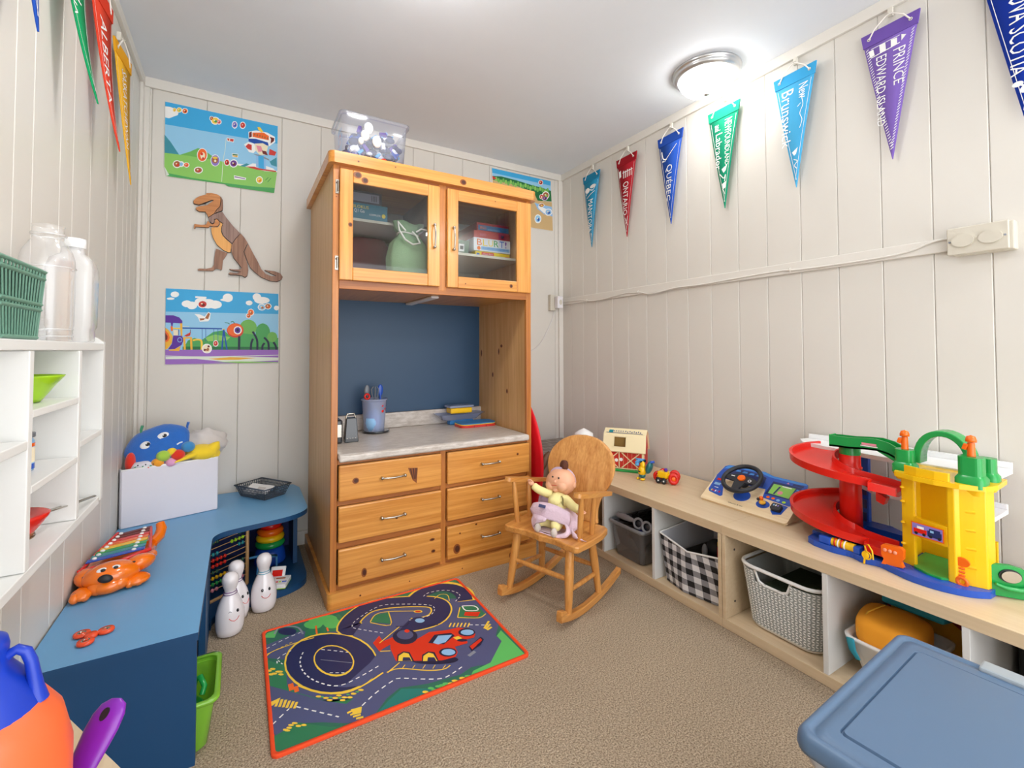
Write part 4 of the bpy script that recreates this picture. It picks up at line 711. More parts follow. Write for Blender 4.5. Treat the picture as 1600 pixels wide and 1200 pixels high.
('p','cream',10,[18120,20540,18100,20510,18070,20500,18030,20500,18020,20520,18030,20550,18070,20560,18110,20560])],'poster_c_o':[13960,21820,18630,21820,18700,20350,18800,18310,15800,18330,14020,18440],'dino':{'head':[-1990,17020,-1890,17170,-1730,17300,-1510,17400,-1480,17480,-1290,17520,-1050,17500,-910,17420,-890,17180,-920,16920,-1040,16760,-1160,16530,-1380,16320,-1430,16430,-1510,16570,-1750,16540,-1870,16610,-1890,16720,-1790,16780,-1450,16910,-1180,17170,-1250,17170,-1520,17010,-1760,16860,-1970,16890],'nape':[-900,17430,-820,17290,-800,16980,-820,16730,-1040,16610,-1160,16530,-1040,16760,-920,16920,-890,17180],'shoulder':[-1380,16320,-1160,16520,-820,16680,-650,16420,-360,16040,-50,15720,-250,15450,-400,15180,-600,15340,-780,15530,-850,15730,-840,15940,-790,16110,-930,16190,-1030,16300,-1140,16270,-1150,16100,-1220,16030,-1320,16120],'belly':[-1270,15840,-1170,15890,-990,15910,-920,16050,-920,16170,-800,16090,-840,15930,-860,15730,-790,15520,-610,15330,-410,15150,-460,14740,-560,14720,-770,14820,-1020,15040,-1180,15350,-1250,15590],'arm':[-1930,15940,-1840,15930,-1640,15930,-1470,15970,-1400,16170,-1300,16060,-1220,16010,-1140,16080,-1120,16250,-1030,16290,-930,16170,-930,16050,-1000,15930,-1200,15890,-1300,15910,-1370,15820,-1440,15810,-1870,15790,-1890,15690,-1940,15710],'near_leg':[-400,15170,-250,15440,-50,15720,110,15550,270,15280,160,15010,90,14810,180,14540,270,14210,300,13960,260,13660,170,13570,100,13590,30,13640,-190,13650,-470,13640,-550,13700,-480,13760,-190,13760,-10,13830,-330,13840,-490,13890,-510,13940,-340,13930,-50,13950,0,14040,-200,14300,-340,14490,-430,14780,-450,14980],'far_leg':[-1050,14880,-800,14780,-580,14700,-660,14500,-760,14330,-780,14030,-790,13890,-840,13820,-910,13880,-1040,13890,-1170,13770,-1440,13750,-1750,13740,-1790,13800,-1710,13860,-1450,13870,-1210,13950,-1140,14080,-1130,14410,-1100,14700],'tail':[280,15260,490,14830,720,14380,850,14070,1060,13830,1330,13730,1520,13760,1330,13830,1060,13960,1000,14020,1440,14000,1720,13910,1830,13740,1780,13590,1570,13460,1220,13480,840,13640,570,13860,390,14050,290,14260,190,14550,100,14810,160,14990]},'dino_eye':[-1440,17410,-1370,17460,-1320,17440,-1370,17390],'dino_teeth':[-1920,16850,-1760,16840,-1520,16940,-1230,17160,-1490,17020,-1760,16860]}
def _unpack(o):
    if isinstance(o,dict): return {k:_unpack(v) for k,v in o.items()}
    if isinstance(o,tuple): return tuple(_unpack(v) for v in o)
    if isinstance(o,list):
        if o and isinstance(o[0],int): return [(a/1e4,b/1e4) for a,b in zip(o[::2],o[1::2])]
        return [_unpack(v) for v in o]
    return o
ART=_unpack(ART)
# ================= SETTING =================
mat('wall_paint','D9D5CD',rough=.42,bump=.05,bscale=60,var=.02,vscale=3)
mat('trim_paint','DEDAD2',rough=.4)
mat('ceiling_paint','E6EBF2',rough=.7,bump=.05,bscale=120)
def carpet_mat():
    m,nt,b=new_mat('carpet'); L=nt.links
    tc=nt.nodes.new('ShaderNodeTexCoord'); v=nt.nodes.new('ShaderNodeTexVoronoi'); v.inputs['Scale'].default_value=190
    n=nt.nodes.new('ShaderNodeTexNoise'); n.inputs['Scale'].default_value=240; n.inputs['Detail'].default_value=3
    n3=nt.nodes.new('ShaderNodeTexNoise'); n3.inputs['Scale'].default_value=3; n3.inputs['Detail'].default_value=3
    for q in (v,n,n3): L.new(tc.outputs['Object'],q.inputs['Vector'])
    cr=nt.nodes.new('ShaderNodeValToRGB'); e=cr.color_ramp.elements
    e[0].position=.33; e[0].color=rgb('7A6A58'); e[1].position=.68; e[1].color=rgb('C4B29A')
    L.new(n.outputs['Fac'],cr.inputs[0])
    mx=nt.nodes.new('ShaderNodeMix'); mx.data_type='RGBA'; mx.blend_type='MULTIPLY'; mx.inputs[0].default_value=1
    mr=nt.nodes.new('ShaderNodeMapRange'); mr.inputs[3].default_value=.9; mr.inputs[4].default_value=1.08; L.new(n3.outputs['Fac'],mr.inputs[0])
    L.new(cr.outputs[0],mx.inputs[6]); L.new(mr.outputs[0],mx.inputs[7]); L.new(mx.outputs[2],b.inputs['Base Color'])
    b.inputs['Roughness'].default_value=.95; b.inputs['Specular IOR Level'].default_value=.1
    bp=nt.nodes.new('ShaderNodeBump'); bp.inputs['Strength'].default_value=.6; bp.inputs['Distance'].default_value=.004; bp.invert=True
    L.new(v.outputs['Distance'],bp.inputs['Height']); L.new(bp.outputs[0],b.inputs['Normal']); MATS['carpet']=m
carpet_mat()
struct(MB().box(XL-.1,XR+.1,YF,YB+.1,-.08,0,'carpet').build('floor'))
struct(MB().box(XL-.1,XR+.1,YF,YB+.1,ZC,ZC+.08,'ceiling_paint').build('ceiling'))
mat('groove_paint','D2CCBE',rough=.6)
wr=struct(MB().box(XR+.01,XR+.1,YF,YB+.1,0,ZC,'groove_paint').build('wall_right'))
wl=struct(MB().box(XL-.1,XL-.01,YF,YB+.1,0,ZC,'groove_paint').build('wall_left'))
wb=struct(MB().box(XL-.1,XR+.1,YB+.01,YB+.1,0,ZC,'groove_paint').build('wall_back'))
def boards(cuts, make, parent):
    for a,b in zip(cuts,cuts[1:]):
        g=.0004; mb=MB(); make(mb,a+g,b-g); mb.build('board',parent,bevel=.0024,seg=1)
rg=[2.62,2.514,2.384,2.249,2.108,1.973,1.831,1.689,1.554,1.420,1.277,1.143,1.004,.869,.729,.590,.453,.31,.17,.03,-.12,-.4,-.7,-1.0,-1.3]
boards(sorted(rg), lambda mb,a,b: mb.box(XR,XR+.011,a,b,0,ZC,'wall_paint'), wr)
lg=[2.62,2.52,2.43,2.36,2.289,2.184,2.046,1.84,1.674,1.571,1.396,1.299,1.15,1.0,.86,.72,.58,.44,.3,.1,-.1,-.4,-.7,-1.0,-1.3]
boards(sorted(lg), lambda mb,a,b: mb.box(XL-.011,XL,a,b,0,ZC,'wall_paint'), wl)
bg=[XL,-.36,-.151,-.008,.172,.36,.5,.68,.87,1.0,1.19,1.38,1.51,1.69,1.90,XR]
boards(bg, lambda mb,a,b: mb.box(a,b,YB,YB+.011,0,ZC,'wall_paint'), wb)
# ceiling mouldings, corner strips, baseboards
T=.014
def trimbox(name,*b): return struct(MB().box(*b,'trim_paint').build(name,bevel=.002))
trimbox('trim_1',XL,XR,YB-T,YB,ZC-.045,ZC)
trimbox('trim_2',XR-T,XR,YF,YB-T,ZC-.045,ZC)
trimbox('trim_3',XL,XL+T,YF,YB-T,ZC-.045,ZC)
trimbox('trim_4',XR-.035,XR,YB-T,YB,0,ZC-.045)
trimbox('trim_5',XL,XL+.03,YB-.010,YB,0,ZC-.045)
trimbox('trim_6',XL,XL+.012,YB-.05,YB-.01,0,ZC-.045)
trimbox('baseboard_back',XL+.03,XR-.035,YB-.014,YB,0,.068)
trimbox('baseboard_right',XR-.012,XR,YF,YB-.014,0,.068)
trimbox('baseboard_left',XL,XL+.012,YF,YB-.014,0,.068)
# unseen front wall, left open below this header to let world fill light in
trimbox('wall_front',XL-.1,XR+.1,YF-.1,YF,1.95,ZC)
# ---- ceiling lamps, the last one an added fill light
for k in range(3):
    m,nt,b=new_mat('lamp_glass_%d'%k); b.inputs['Base Color'].default_value=(.9,.9,.88,1); b.inputs['Emission Color'].default_value=(1,.98,.955,1); b.inputs['Emission Strength'].default_value=LAMP_EMIT[k]; MATS['lamp_glass_%d'%k]=m
mat('lamp_metal','C6C6C6',rough=.28,metal=.85)
def ceiling_lamp(x,y,label,k):
    t=thing('ceiling_lamp',label,'ceiling light',(x,y,ZC))
    f=MB(); f.lathe([(.0,-.0005),(.143,-.0005),(.145,-.006),(.140,-.012),(.136,-.016),(.138,-.022),(.133,-.030),(.125,-.034),(.120,-.036),(.116,-.030)],(x,y,ZC),'lamp_metal',40); f.build('frame',t)
    g=MB(); g.lathe([(.118,-.030),(.117,-.040),(.110,-.058),(.095,-.075),(.07,-.089),(.04,-.097),(.012,-.100),(.0001,-.100)],(x,y,ZC),'lamp_glass_%d'%k,40); g.build('diffuser',t)
    k=MB(); k.lathe([(.0001,-.099),(.012,-.0995),(.013,-.104),(.009,-.108),(.0001,-.110)],(x,y,ZC),'lamp_metal',16); k.build('finial',t)
ceiling_lamp(*LAMPS[0],'round flush ceiling light with white glass dome beside the pennant wall',0)
ceiling_lamp(*LAMPS[1],'round flush ceiling light with white glass dome above the car rug',1)
ceiling_lamp(*LAMPS[2],'unseen fill light added behind the photographer, shaped as a round flush dome',2)  # third lamp added out of view to even out the light

# ---- raceway, cable and outlets
mat('outlet_ivory','CFC9BA',rough=.4); mat('plug_white','E8E6EA',rough=.35)
rw=thing('cable_raceway','flat cream painted wiring strip running along the right panelled wall','wiring strip',(XR,1.5,1.335))
q=MB(); q.box(XR-.013,XR,.537,YB-T,1.312,1.357,'trim_paint'); q.build('strip',rw,bevel=.003)
pts=[(.50,1.345),(.56,1.352),(.60,1.346),(.65,1.330),(.75,1.322),(1.0,1.322),(1.068,1.328),(1.2,1.326),(1.46,1.318),(1.62,1.320),(1.75,1.308),(1.81,1.309),(1.86,1.322),(1.92,1.326),(1.97,1.330),(2.08,1.322),(2.2,1.312),(2.30,1.314),(2.39,1.327),(2.5,1.330),(2.58,1.333)]
cp=smooth2(pts,3)
cb=MB(); cb.tube([(XR-.0165,p.x,p.y) for p in cp],.0036,'trim_paint',8)
cb.build('cable',rw)
for y,z in ((1.04,1.326),(1.88,1.326),(2.33,1.318)):
    c=MB(); c.tube([(XR-.013,y,z-.008),(XR-.021,y,z-.004),(XR-.021,y,z+.004),(XR-.013,y,z+.008)],.002,'trim_paint',6); c.build('cable_clip',rw)
ob=thing('double_light_switch','cream surface-mounted outlet box with two oval covers on the right wall','outlet',(XR,.474,1.333))
q=MB(); q.box(XR-.034,XR,.398,.534,1.29,1.375,'outlet_ivory'); q.build('back_box',ob,bevel=.004)
q=MB(); q.box(XR-.042,XR-.034,.408,.545,1.293,1.377,'outlet_ivory'); q.build('cover_plate',ob,bevel=.003)
for y in (.507,.446):
    q=MB(); q.prism(circ(y,1.334,.026,.019,28),FR(XR-.042),0,.006,'outlet_ivory'); q.build('oval_cover',ob,bevel=.003)
for y in (.416,.538):
    q=MB(); q.cyl((XR-.042,y,1.334),(XR-.0435,y,1.334),.003,.003,P('grey'),10); q.build('screw',ob)
bo=thing('corner_outlet','small grey box outlet on the back wall in the right corner','outlet',(1.865,YB,1.33))
q=MB(); q.box(1.84,1.885,YB-.03,YB,1.27,1.38,'outlet_ivory'); q.build('box',bo,bevel=.003)
pg=thing('plug_adapter','small white plug adapter with a thin cord in the corner outlet','adapter',(1.89,YB-.03,1.33))
q=MB(); q.box(1.872,1.918,YB-.07,YB-.0305,1.285,1.368,'plug_white'); q.build('body',pg,bevel=.005)
q=MB(); q.prism(circ(1.897,1.326,.012,.018,16),FB(YB-.07),0,.0015,'outlet_ivory'); q.build('button',pg)
q=MB(); q.tube([(p.x,YB-.012,p.y) for p in smooth2([(1.885,1.285),(1.87,1.22),(1.83,1.14),(1.78,1.06),(1.73,1.01),(1.66,.97),(1.6,.9)])],.0016,'plug_white',6); q.build('cord',pg)

# ================= PENNANTS =================
FELT={}
def felt(n,h): return mat('felt_'+n,h,rough=.85,spec=.15,bump=.12,bscale=500,var=.04,vscale=20)
mat('rope','EFEAE2',rough=.8); mat('pennant_white','F4F4F2',rough=.7,spec=.2)
mat('hook','D9D4C8',rough=.5)
def pennant(label,h,yc,texts,decor,ztop=2.132,side='R',w=.168,ln=.475,col2=None,tipout=0.0,group='pennants'):
    """felt triangle hung on a rope from the ceiling moulding; local frame u across, v up, n off the wall"""
    name=label.split()[0]; fm=felt(h,h); dk=felt(h+'d',col2 or h)
    if side=='R': O=Vector((XR-.021,yc,ztop)); U=Vector((0,-1,0)); N=Vector((-1,0,0))
    else: O=Vector((XL+.022,yc,ztop)); U=Vector((0,1,0)); N=Vector((1,0,0))
    V=Vector((0,0,1)); t=thing('pennant',label,'pennant',tuple(O),group='provincial pennants hung along the ceiling mouldings')
    def curl(v,u=0): k=max(0,-v/ln); return tipout*(k**2.2)+ (.006*math.sin(k*3)) + (abs(u)/w*.0+ (u*.10 if side=='L' else u*.04))
    def pos(u,v,d): return tuple(O+U*u+V*v+N*(curl(v,u)+d))
    def patch(quads,mt,d,mb):
        for qd in quads: mb.add([pos(a,b,d) for a,b in qd],[tuple(range(len(qd)))],mt)
    body=MB(); n=16; vs=[];fs=[]
    for k in range(n+1):
        v=-ln*k/n; hw=w/2*(1-k/n)+.0008
        for d in (0.0,.003):
            for s_ in (-1,1): vs.append(pos(s_*hw,v,d))
    for k in range(n):
        a=4*k;b=a+4; fs+=[(a+2,a+3,b+3,b+2),(a,b,b+1,a+1),(a,a+2,b+2,b),(a+1,b+1,b+3,a+3)]
    body.add(vs,fs,fm,True); body.build('felt_triangle',t)
    hd=MB(); hw=w/2; kz=-.045; hb=w/2*(1+kz/ln)
    vs=[pos(-hw-.002,.002,-.001),pos(hw+.002,.002,-.001),pos(hb+.003,kz,-.001),pos(-hb-.003,kz,-.001),pos(-hw-.002,.002,.0055),pos(hw+.002,.002,.0055),pos(hb+.003,kz,.0055),pos(-hb-.003,kz,.0055)]
    hd.add(vs,[(0,1,2,3),(4,5,6,7),(0,1,5,4),(1,2,6,5),(2,3,7,6),(3,0,4,7)],dk); hd.build('top_band',t)
    rp=MB(); a=pos(-hw*.72,-.020,.006); b=pos(hw*.72,-.020,.006); pk=pos(0,.038,.004)
    rp.tube([a,pos(-hw*.5,.008,.009),pos(-hw*.12,.034,.006),pk,pos(hw*.12,.034,.006),pos(hw*.5,.008,.009),b],.0024,'rope',8); rp.build('rope_hanger',t)
    for s_ in (-1,1):
        ey=MB(); c=pos(s_*hw*.72,-.020,.0065); ey.torus(c,.0045,.0014,'hook',tuple(N),12,6); ey.build('eyelet',t)
    hk=MB(); c=Vector(pos(0,.036,0)); hk.cbox(tuple(c-N*.008+V*.012),(.012 if side!='x' else .01,.014,.03),'hook'); hk.tube([tuple(c+V*.012-N*.003),tuple(c+N*.006+V*.002),tuple(c+N*.010+V*.006)],.0018,'hook',6); hk.build('wall_hook',t,bevel=.001)
    mk=MB()
    # piping lines along both edges
    dd=.0042
    for s_ in (-1,1):
        pl=[];m=10
        for k in range(m+1):
            v=-.055-(ln-.055-.03)*k/m; hwv=w/2*(1+v/ln)-.0075; pl.append((s_*hwv,v))
        for (a0,b0),(a1,b1) in zip(pl,pl[1:]):
            if decor.get('hatch'):
                for q in range(4):
                    f0=q/4; aa=a0+(a1-a0)*f0; bb=b0+(b1-b0)*f0; patch([[(aa-.004,bb-.003),(aa-.004,bb-.006),(aa+.004,bb),(aa+.004,bb+.003)]],'pennant_white',dd,mk)
            else: patch([[(a0-.0008,b0),(a0+.0008,b0),(a1+.0008,b1),(a1-.0008,b1)]],'pennant_white',dd,mk)
    for (txt,u0,v0,W_,H_) in texts:      # reading downwards: advance -v, letter tops towards +u
        tmp=MB(); tmp.text(txt,((0,0,0),(1,0,0),(0,1,0),(0,0,1)),1,1,'pennant_white',0)
        mk.add([pos(u0+y*(H_ if not callable(H_) else H_(x)),v0-x*W_,dd) for x,y,z in tmp.v],tmp.f,'pennant_white')
    for poly in decor.get('polys',[]): patch([poly],'pennant_white',dd,mk)
    for pl,wd in decor.get('lines',[]):
        p=smooth2(pl) if len(pl)>2 else [Vector(x) for x in pl]
        for i in range(len(p)-1):
            tt=(p[i+1]-p[i]).normalized(); nn=Vector((-tt.y,tt.x))*wd/2; patch([[tuple(p[i]+nn),tuple(p[i]-nn),tuple(p[i+1]-nn),tuple(p[i+1]+nn)]],'pennant_white',dd,mk)
    mk.build('printed_lettering',t)
    return t
el=lambda cx,cy,rx,ry,n=14:[(cx+rx*math.cos(2*math.pi*i/n),cy+ry*math.sin(2*math.pi*i/n)) for i in range(n)]
taper=lambda h0,h1:(lambda x:h0+(h1-h0)*x)
pennant('teal blue felt pennant lettered MANITOBA, nearest the back right corner','2B8FB8',2.268,[('MANITOBA',-.028,-.165,.21,taper(.052,.03))],
  {'polys':[el(-.035,-.10,.022,.018),el(.02,-.085,.03,.012)],'lines':[([(-.05,-.13),(-.02,-.10),(.02,-.11),(.05,-.085)],.005),([(-.04,-.15),(0,-.13),(.04,-.12)],.004),([(0,-.385),(.004,-.41)],.005)]},col2='2484AE')
pennant('dark red felt pennant lettered ONTARIO with a white skyline','A8202C',1.955,[('ONTARIO',-.024,-.15,.195,taper(.048,.03))],
  {'polys':[[(-.06,-.075),(-.045,-.07),(-.04,-.11),(-.055,-.115)]],'lines':[([(-.03,-.09),(.055,-.09)],.004)]+[([(-.02+k*.016,-.08-.004*(k%2)),(-.02+k*.016,-.125)],.006) for k in range(5)]+[([(-.012,-.36),(.012,-.41)],.003),([(.012,-.355),(-.004,-.40)],.003)]},col2='9C1B26')
pennant('royal blue felt pennant lettered QUÉBEC with a hockey stick','2A55B4',1.636,[('QUÉBEC',-.028,-.16,.19,taper(.056,.034))],
  {'polys':[el(-.045,-.13,.005,.005)],'lines':[([(.045,-.065),(-.02,-.12),(-.035,-.135)],.004),([(-.055,-.075),(-.045,-.115),(-.02,-.125)],.006)]},col2='2449A0')
pennant('green felt pennant lettered NEWFOUNDLAND and Labrador','1F9A74',1.325,[('NEWFOUNDLAND',.008,-.062,.215,taper(.040,.018)),('and',-.045,-.07,.03,.03),('Labrador',-.040,-.115,.17,taper(.036,.026))],
  {'polys':[[(-.01,-.29),(.02,-.275),(.012,-.30),(.0,-.31)],[(-.01,-.36),(.012,-.35),(.008,-.38),(-.006,-.385)]],'lines':[([(-.02,-.31),(.0,-.335),(.01,-.32),(.004,-.35)],.004),([(-.006,-.385),(.004,-.41)],.003)]},col2='17886A')
pennant('sky blue felt pennant lettered New Brunswick in white script','4FAFE0',1.005,[('New',.018,-.062,.06,.036),('Brunswick',-.052,-.065,.235,taper(.05,.034))],
  {'polys':[[(-.012,-.33),(.012,-.315),(.004,-.34),(-.004,-.345)]],'lines':[([(.03,-.12),(.034,-.15),(.022,-.18),(.03,-.21),(.02,-.24)],.0025),([(.026,-.14),(.012,-.15)],.002),([(-.006,-.36),(.008,-.37),(-.004,-.385),(.006,-.40)],.003)]},col2='3C9ED2')
pennant('purple felt pennant lettered PRINCE EDWARD ISLAND with a lighthouse','7D62B4',.685,[('PRINCE',.010,-.098,.125,taper(.036,.028)),('EDWARD ISLAND',-.040,-.098,.25,taper(.032,.022))],
  {'hatch':1,'polys':[[(-.062,-.062),(-.048,-.062),(-.044,-.085),(-.058,-.088)],[(-.03,-.058),(-.012,-.058),(-.010,-.088),(-.028,-.088)],[(.004,-.058),(.022,-.060),(.022,-.084),(.004,-.086)],[(.034,-.056),(.048,-.064),(.034,-.078)]],'lines':[([(-.055,-.09),(.03,-.082)],.003),([(-.055,-.058),(.03,-.056)],.002)]},col2='6F54A8')
pennant('dark blue felt pennant lettered NOVA SCOTIA, cut off by the picture edge','1636A0',.372,[('NOVA SCOTIA',-.026,-.07,.27,taper(.058,.032))],
  {'polys':[el(-.012,-.365,.012,.008),el(.0,-.385,.008,.010)],'lines':[([(-.02,-.36),(.0,-.375),(.008,-.40)],.005)]},col2='122E90')
pennant('yellow felt pennant curling off the left wall, nearest the corner','E8B030',2.09,[('SASKATCHEWAN',-.02,-.07,.28,taper(.045,.022))],{},ztop=2.065,side='L',tipout=.03,col2='E0A020')
pennant('orange-red felt pennant curling off the left wall beside the yellow one','D9452E',1.80,[('ALBERTA',-.025,-.08,.26,taper(.05,.026))],{},ztop=2.08,side='L',tipout=.05,col2='CF3A22')
pennant('green felt pennant curling off the left wall beside the orange-red one','14935A',1.50,[('BRITISH',-.005,-.08,.15,taper(.03,.022)),('COLUMBIA',-.036,-.08,.2,taper(.03,.02))],{},ztop=2.09,side='L',tipout=.06,col2='0E8850')
pennant('blue felt pennant on the left wall, only its tip in view','2450B0',1.215,[('YUKON',-.02,-.08,.2,taper(.04,.026))],{},ztop=2.09,side='L',tipout=.03,col2='1C46A4')

# ================= POSTERS AND DINOSAUR =================
mat('paper_back','F2F0EA',rough=.4)
def poster(key,label,y=YB-.004):
    o=ART[key+'_o']; cx=sum(p[0] for p in o)/len(o); cz=min(p[1] for p in o)
    t=thing('poster',label,'poster',(cx,YB,cz),group='sticker scene posters on the back wall')
    mb=MB(); mb.prism(o,FB(y),-.0012,0,'paper_back'); mb.build('sheet',t)
    pr=MB(); pr.art(ART[key],FB(y),.0001,.00022); pr.build('print',t)
poster('poster_a','meadow poster with stickers and a lookout tower, above the wooden dinosaur')
poster('poster_b','playground poster with swings and an orange one-eyed ball, below the wooden dinosaur')
poster('poster_c','beach scene poster with stickers, partly hidden by the pine hutch')
wood('walnut','A87A5E','7A523C','Z',rough=.5,scale=1.6); wood('walnut_grey','A08074','7E5F52','Z',rough=.5,scale=1.6); wood('maple_tan','D08C50','B8743C','X',rough=.5,scale=1.2); wood('belly_wood','F0B060','DE9A4C','Z',rough=.5)
mat('dark_line','2A1A12',rough=.7)
dn=thing('wooden_dinosaur','layered wooden tyrannosaurus wall plaque between two posters','wall decoration',(0,YB,1.2))
dm={'head':'maple_tan','nape':'walnut','shoulder':'walnut_grey','belly':'belly_wood','arm':'maple_tan','near_leg':'walnut','far_leg':'walnut','tail':'walnut'}
dz={'head':(.004,.013),'nape':(.003,.012),'shoulder':(.004,.014),'belly':(.004,.013),'arm':(.005,.016),'near_leg':(.005,.017),'far_leg':(.003,.011),'tail':(.004,.013)}
def shrink(pts,k=.0012):
    n=len(pts); A=sum(pts[i][0]*pts[(i+1)%n][1]-pts[(i+1)%n][0]*pts[i][1] for i in range(n)); s=1 if A>0 else -1; out=[]
    for i in range(n):
        a=Vector(pts[i-1]);b=Vector(pts[i]);c=Vector(pts[(i+1)%n]); d=((b-a).normalized()+(c-b).normalized())
        if d.length<1e-4: out.append(tuple(b)); continue
        d.normalize(); out.append((b.x-d.y*k*s, b.y+d.x*k*s))
    return out
for k,pts in ART['dino'].items():
    q=MB(); q.prism(shrink(pts,.0011),FB(YB-.001),dz[k][0],dz[k][1],dm[k],'dark_line'); q.build(k,dn,label='golden wooden belly' if k=='belly' else None)
q=MB()
for k,pts in ART['dino'].items():
    if k not in('arm','far_leg'): q.prism(pts,FB(YB-.001),.001,dz[k][0],'dark_line')
q.flat(ART['dino_teeth'],FB(YB-.0142),.0002,'dark_line'); q.build('backing',dn)
q=MB(); q.prism(ART['dino_eye'],FB(YB-.0142),0,.003,'maple_tan','dark_line'); q.build('eye',dn)
# ================= PINE HUTCH =================
wood('pine_h','E2A050','C47C30','X',coat=.3,rough=.3); wood('pine_v','E2A252','C88236','Z',coat=.3,rough=.3)
wood('pine_frame','C8823A','A8622A','Z',rough=.35); wood('pine_side','DCB07A','C69456','Z',rough=.4,coat=.1); wood('pine_y','DDA050','C07E38','Y',rough=.3,coat=.3)
wood('pine_frame_h','BE7634','9A5824','X',rough=.4)
mat('knot_dark','4A2210',rough=.4); mat('knot_mid','8A4A1E',rough=.4); mat('nickel','B4AFA4',rough=.22,metal=1.0); mat('blue_panel','22486A',rough=.45)
mat('drawer_shadow','5A3216',rough=.6)
def laminate():
    m,nt,b=new_mat('laminate'); L=nt.links; tc=nt.nodes.new('ShaderNodeTexCoord'); mp=nt.nodes.new('ShaderNodeMapping'); mp.inputs['Scale'].default_value=(6,40,20)
    mp.inputs['Rotation'].default_value=(0,0,.15); L.new(tc.outputs['Object'],mp.inputs['Vector'])
    n=nt.nodes.new('ShaderNodeTexNoise'); n.inputs['Scale'].default_value=3; n.inputs['Detail'].default_value=6; n.inputs['Roughness'].default_value=.7; L.new(mp.outputs[0],n.inputs['Vector'])
    cr=nt.nodes.new('ShaderNodeValToRGB'); e=cr.color_ramp.elements; e[0].position=.38; e[0].color=rgb('B8AEA4'); e[1].position=.62; e[1].color=rgb('D8D1CA'); L.new(n.outputs['Fac'],cr.inputs[0]); L.new(cr.outputs[0],b.inputs['Base Color'])
    b.inputs['Roughness'].default_value=.3; MATS['laminate']=m
laminate()
glassy('door_glass','F2F4F4',dens=.008,rough=.02)
def knots(mb,fr,lst,d=.0006):
    for (a,b,rx,ry,*k) in lst:
        mb.flat(circ(a,b,rx,ry,16),fr,d,'knot_mid'); mb.flat(circ(a+rx*.1,b,rx*.62,ry*.66,14),fr,d+.0003,'knot_dark')
hu=thing('pine_hutch','tall knotty pine hutch with two glass doors and six drawers','cabinet',(.79,1.9,0))
x0,x1,yf,yk=.309,1.241,1.915,2.58
q=MB(); q.box(x0,x0+.019,yf+.019,yk,.0,1.75,'pine_side'); q.build('side_panel',hu)
q=MB(); q.box(x1-.019,x1,yf+.019,yk,.0,1.75,'pine_side'); knots(q,((x1-.019,0,0),(0,1,0),(0,0,1),(-1,0,0)),[(2.42,.98,.008,.020),(2.18,1.02,.012,.009),(2.21,.99,.007,.018),(2.28,.86,.008,.014),(2.12,.78,.009,.013)]); q.build('side_panel',hu)
def fr_part(name,*b,m='pine_frame',kn=None):
    q=MB(); q.box(*b,m)
    if kn: knots(q,FB(b[2]),kn)
    return q.build(name,hu,bevel=.002)
fr_part('face_stile',x0,.334,yf,yf+.019,.0,1.75,kn=[(.322,1.61,.002,.003)]); fr_part('face_stile',1.214,x1,yf,yf+.019,.0,1.75)
fr_part('upper_mid_stile',.753,.789,yf,yf+.019,1.262,1.75); fr_part('lower_mid_stile',.763,.791,yf,yf+.019,.06,.565)
for z0_,z1_ in ((1.244,1.282),(1.718,1.75)): fr_part('face_rail',.334,1.214,yf+.001,yf+.020,z0_,z1_,m='pine_frame_h')
for z0_,z1_ in ((.218,.248),(.385,.408),(.546,.565),(.055,.082)): fr_part('face_rail',.334,1.214,yf+.002,yf+.020,z0_,z1_,m='pine_frame_h')
# plinth with chamfered corners
q=MB(); o=[(x0-.012,yf-.010),(x0-.002,yf-.022),(x1+.012,yf-.022),(x1+.024,yf-.010),(x1+.024,yk),(x1+.004,yk),(x1+.004,yf-.001),(x0-.001,yf-.001),(x0-.001,yk),(x0-.015,yk)]
q.prism(o,FZ(0),0.0,.062,'pine_h'); knots(q,FB(yf-.022),[(.42,.03,.004,.004),(.62,.035,.003,.003),(.86,.03,.003,.003),(1.115,.032,.016,.014)]); q.build('plinth',hu,bevel=.006)
# crown
q=MB(); o=[(x0-.020,yf-.005),(x0-.014,yf-.020),(x0,yf-.028),(x1,yf-.028),(x1+.013,yf-.020),(x1+.020,yf-.005),(x1+.020,yk+.02),(x0-.020,yk+.02)]
q.prism(o,FZ(0),1.738,1.784,'pine_h'); knots(q,FB(yf-.028),[(.86,1.758,.016,.013),(.55,1.764,.003,.003),(.40,1.757,.004,.004)]); q.build('crown_top',hu,bevel=.009,seg=3)
# inner shelves and back
q=MB(); q.box(x0+.019,x1-.019,yf+.02,2.47,1.255,1.273,'pine_y'); q.build('cupboard_floor',hu)
mat('cupboard_back','B9B1A4',rough=.6)
q=MB(); q.box(x0+.019,x1-.019,2.46,2.468,1.273,1.738,'cupboard_back'); q.build('cupboard_back',hu)
q=MB(); q.box(.762,.780,yf+.02,2.46,1.273,1.738,'cupboard_back'); q.build('partition',hu)
q=MB(); q.box(.781,1.221,1.98,2.455,1.447,1.459,'outlet_ivory'); q.build('shelf',hu)
q=MB(); q.box(.330,.761,2.09,2.455,1.572,1.584,'outlet_ivory'); q.build('shelf',hu)
q=MB(); q.box(x0+.019,x1-.019,2.45,2.462,.66,1.256,'blue_panel'); q.build('blue_back_panel',hu,label='dark blue painted back panel')
q=MB(); q.box(.77,.81,2.05,2.44,1.243,1.2545,'plug_white'); q.build('under_cabinet_light',hu,bevel=.004,label='white strip light under the cupboard')
q=MB(); q.box(.336,1.2135,1.905,2.45,.566,.588,'laminate'); q.build('worktop',hu,bevel=.007,seg=4)
q=MB(); q.box(.336,1.2135,1.887,1.9045,.560,.588,'laminate'); q.build('worktop_edge',hu,bevel=.008,seg=4)
q=MB(); q.box(.330,1.2215,2.425,2.449,.5885,.668,'laminate'); q.build('backsplash',hu,bevel=.004)
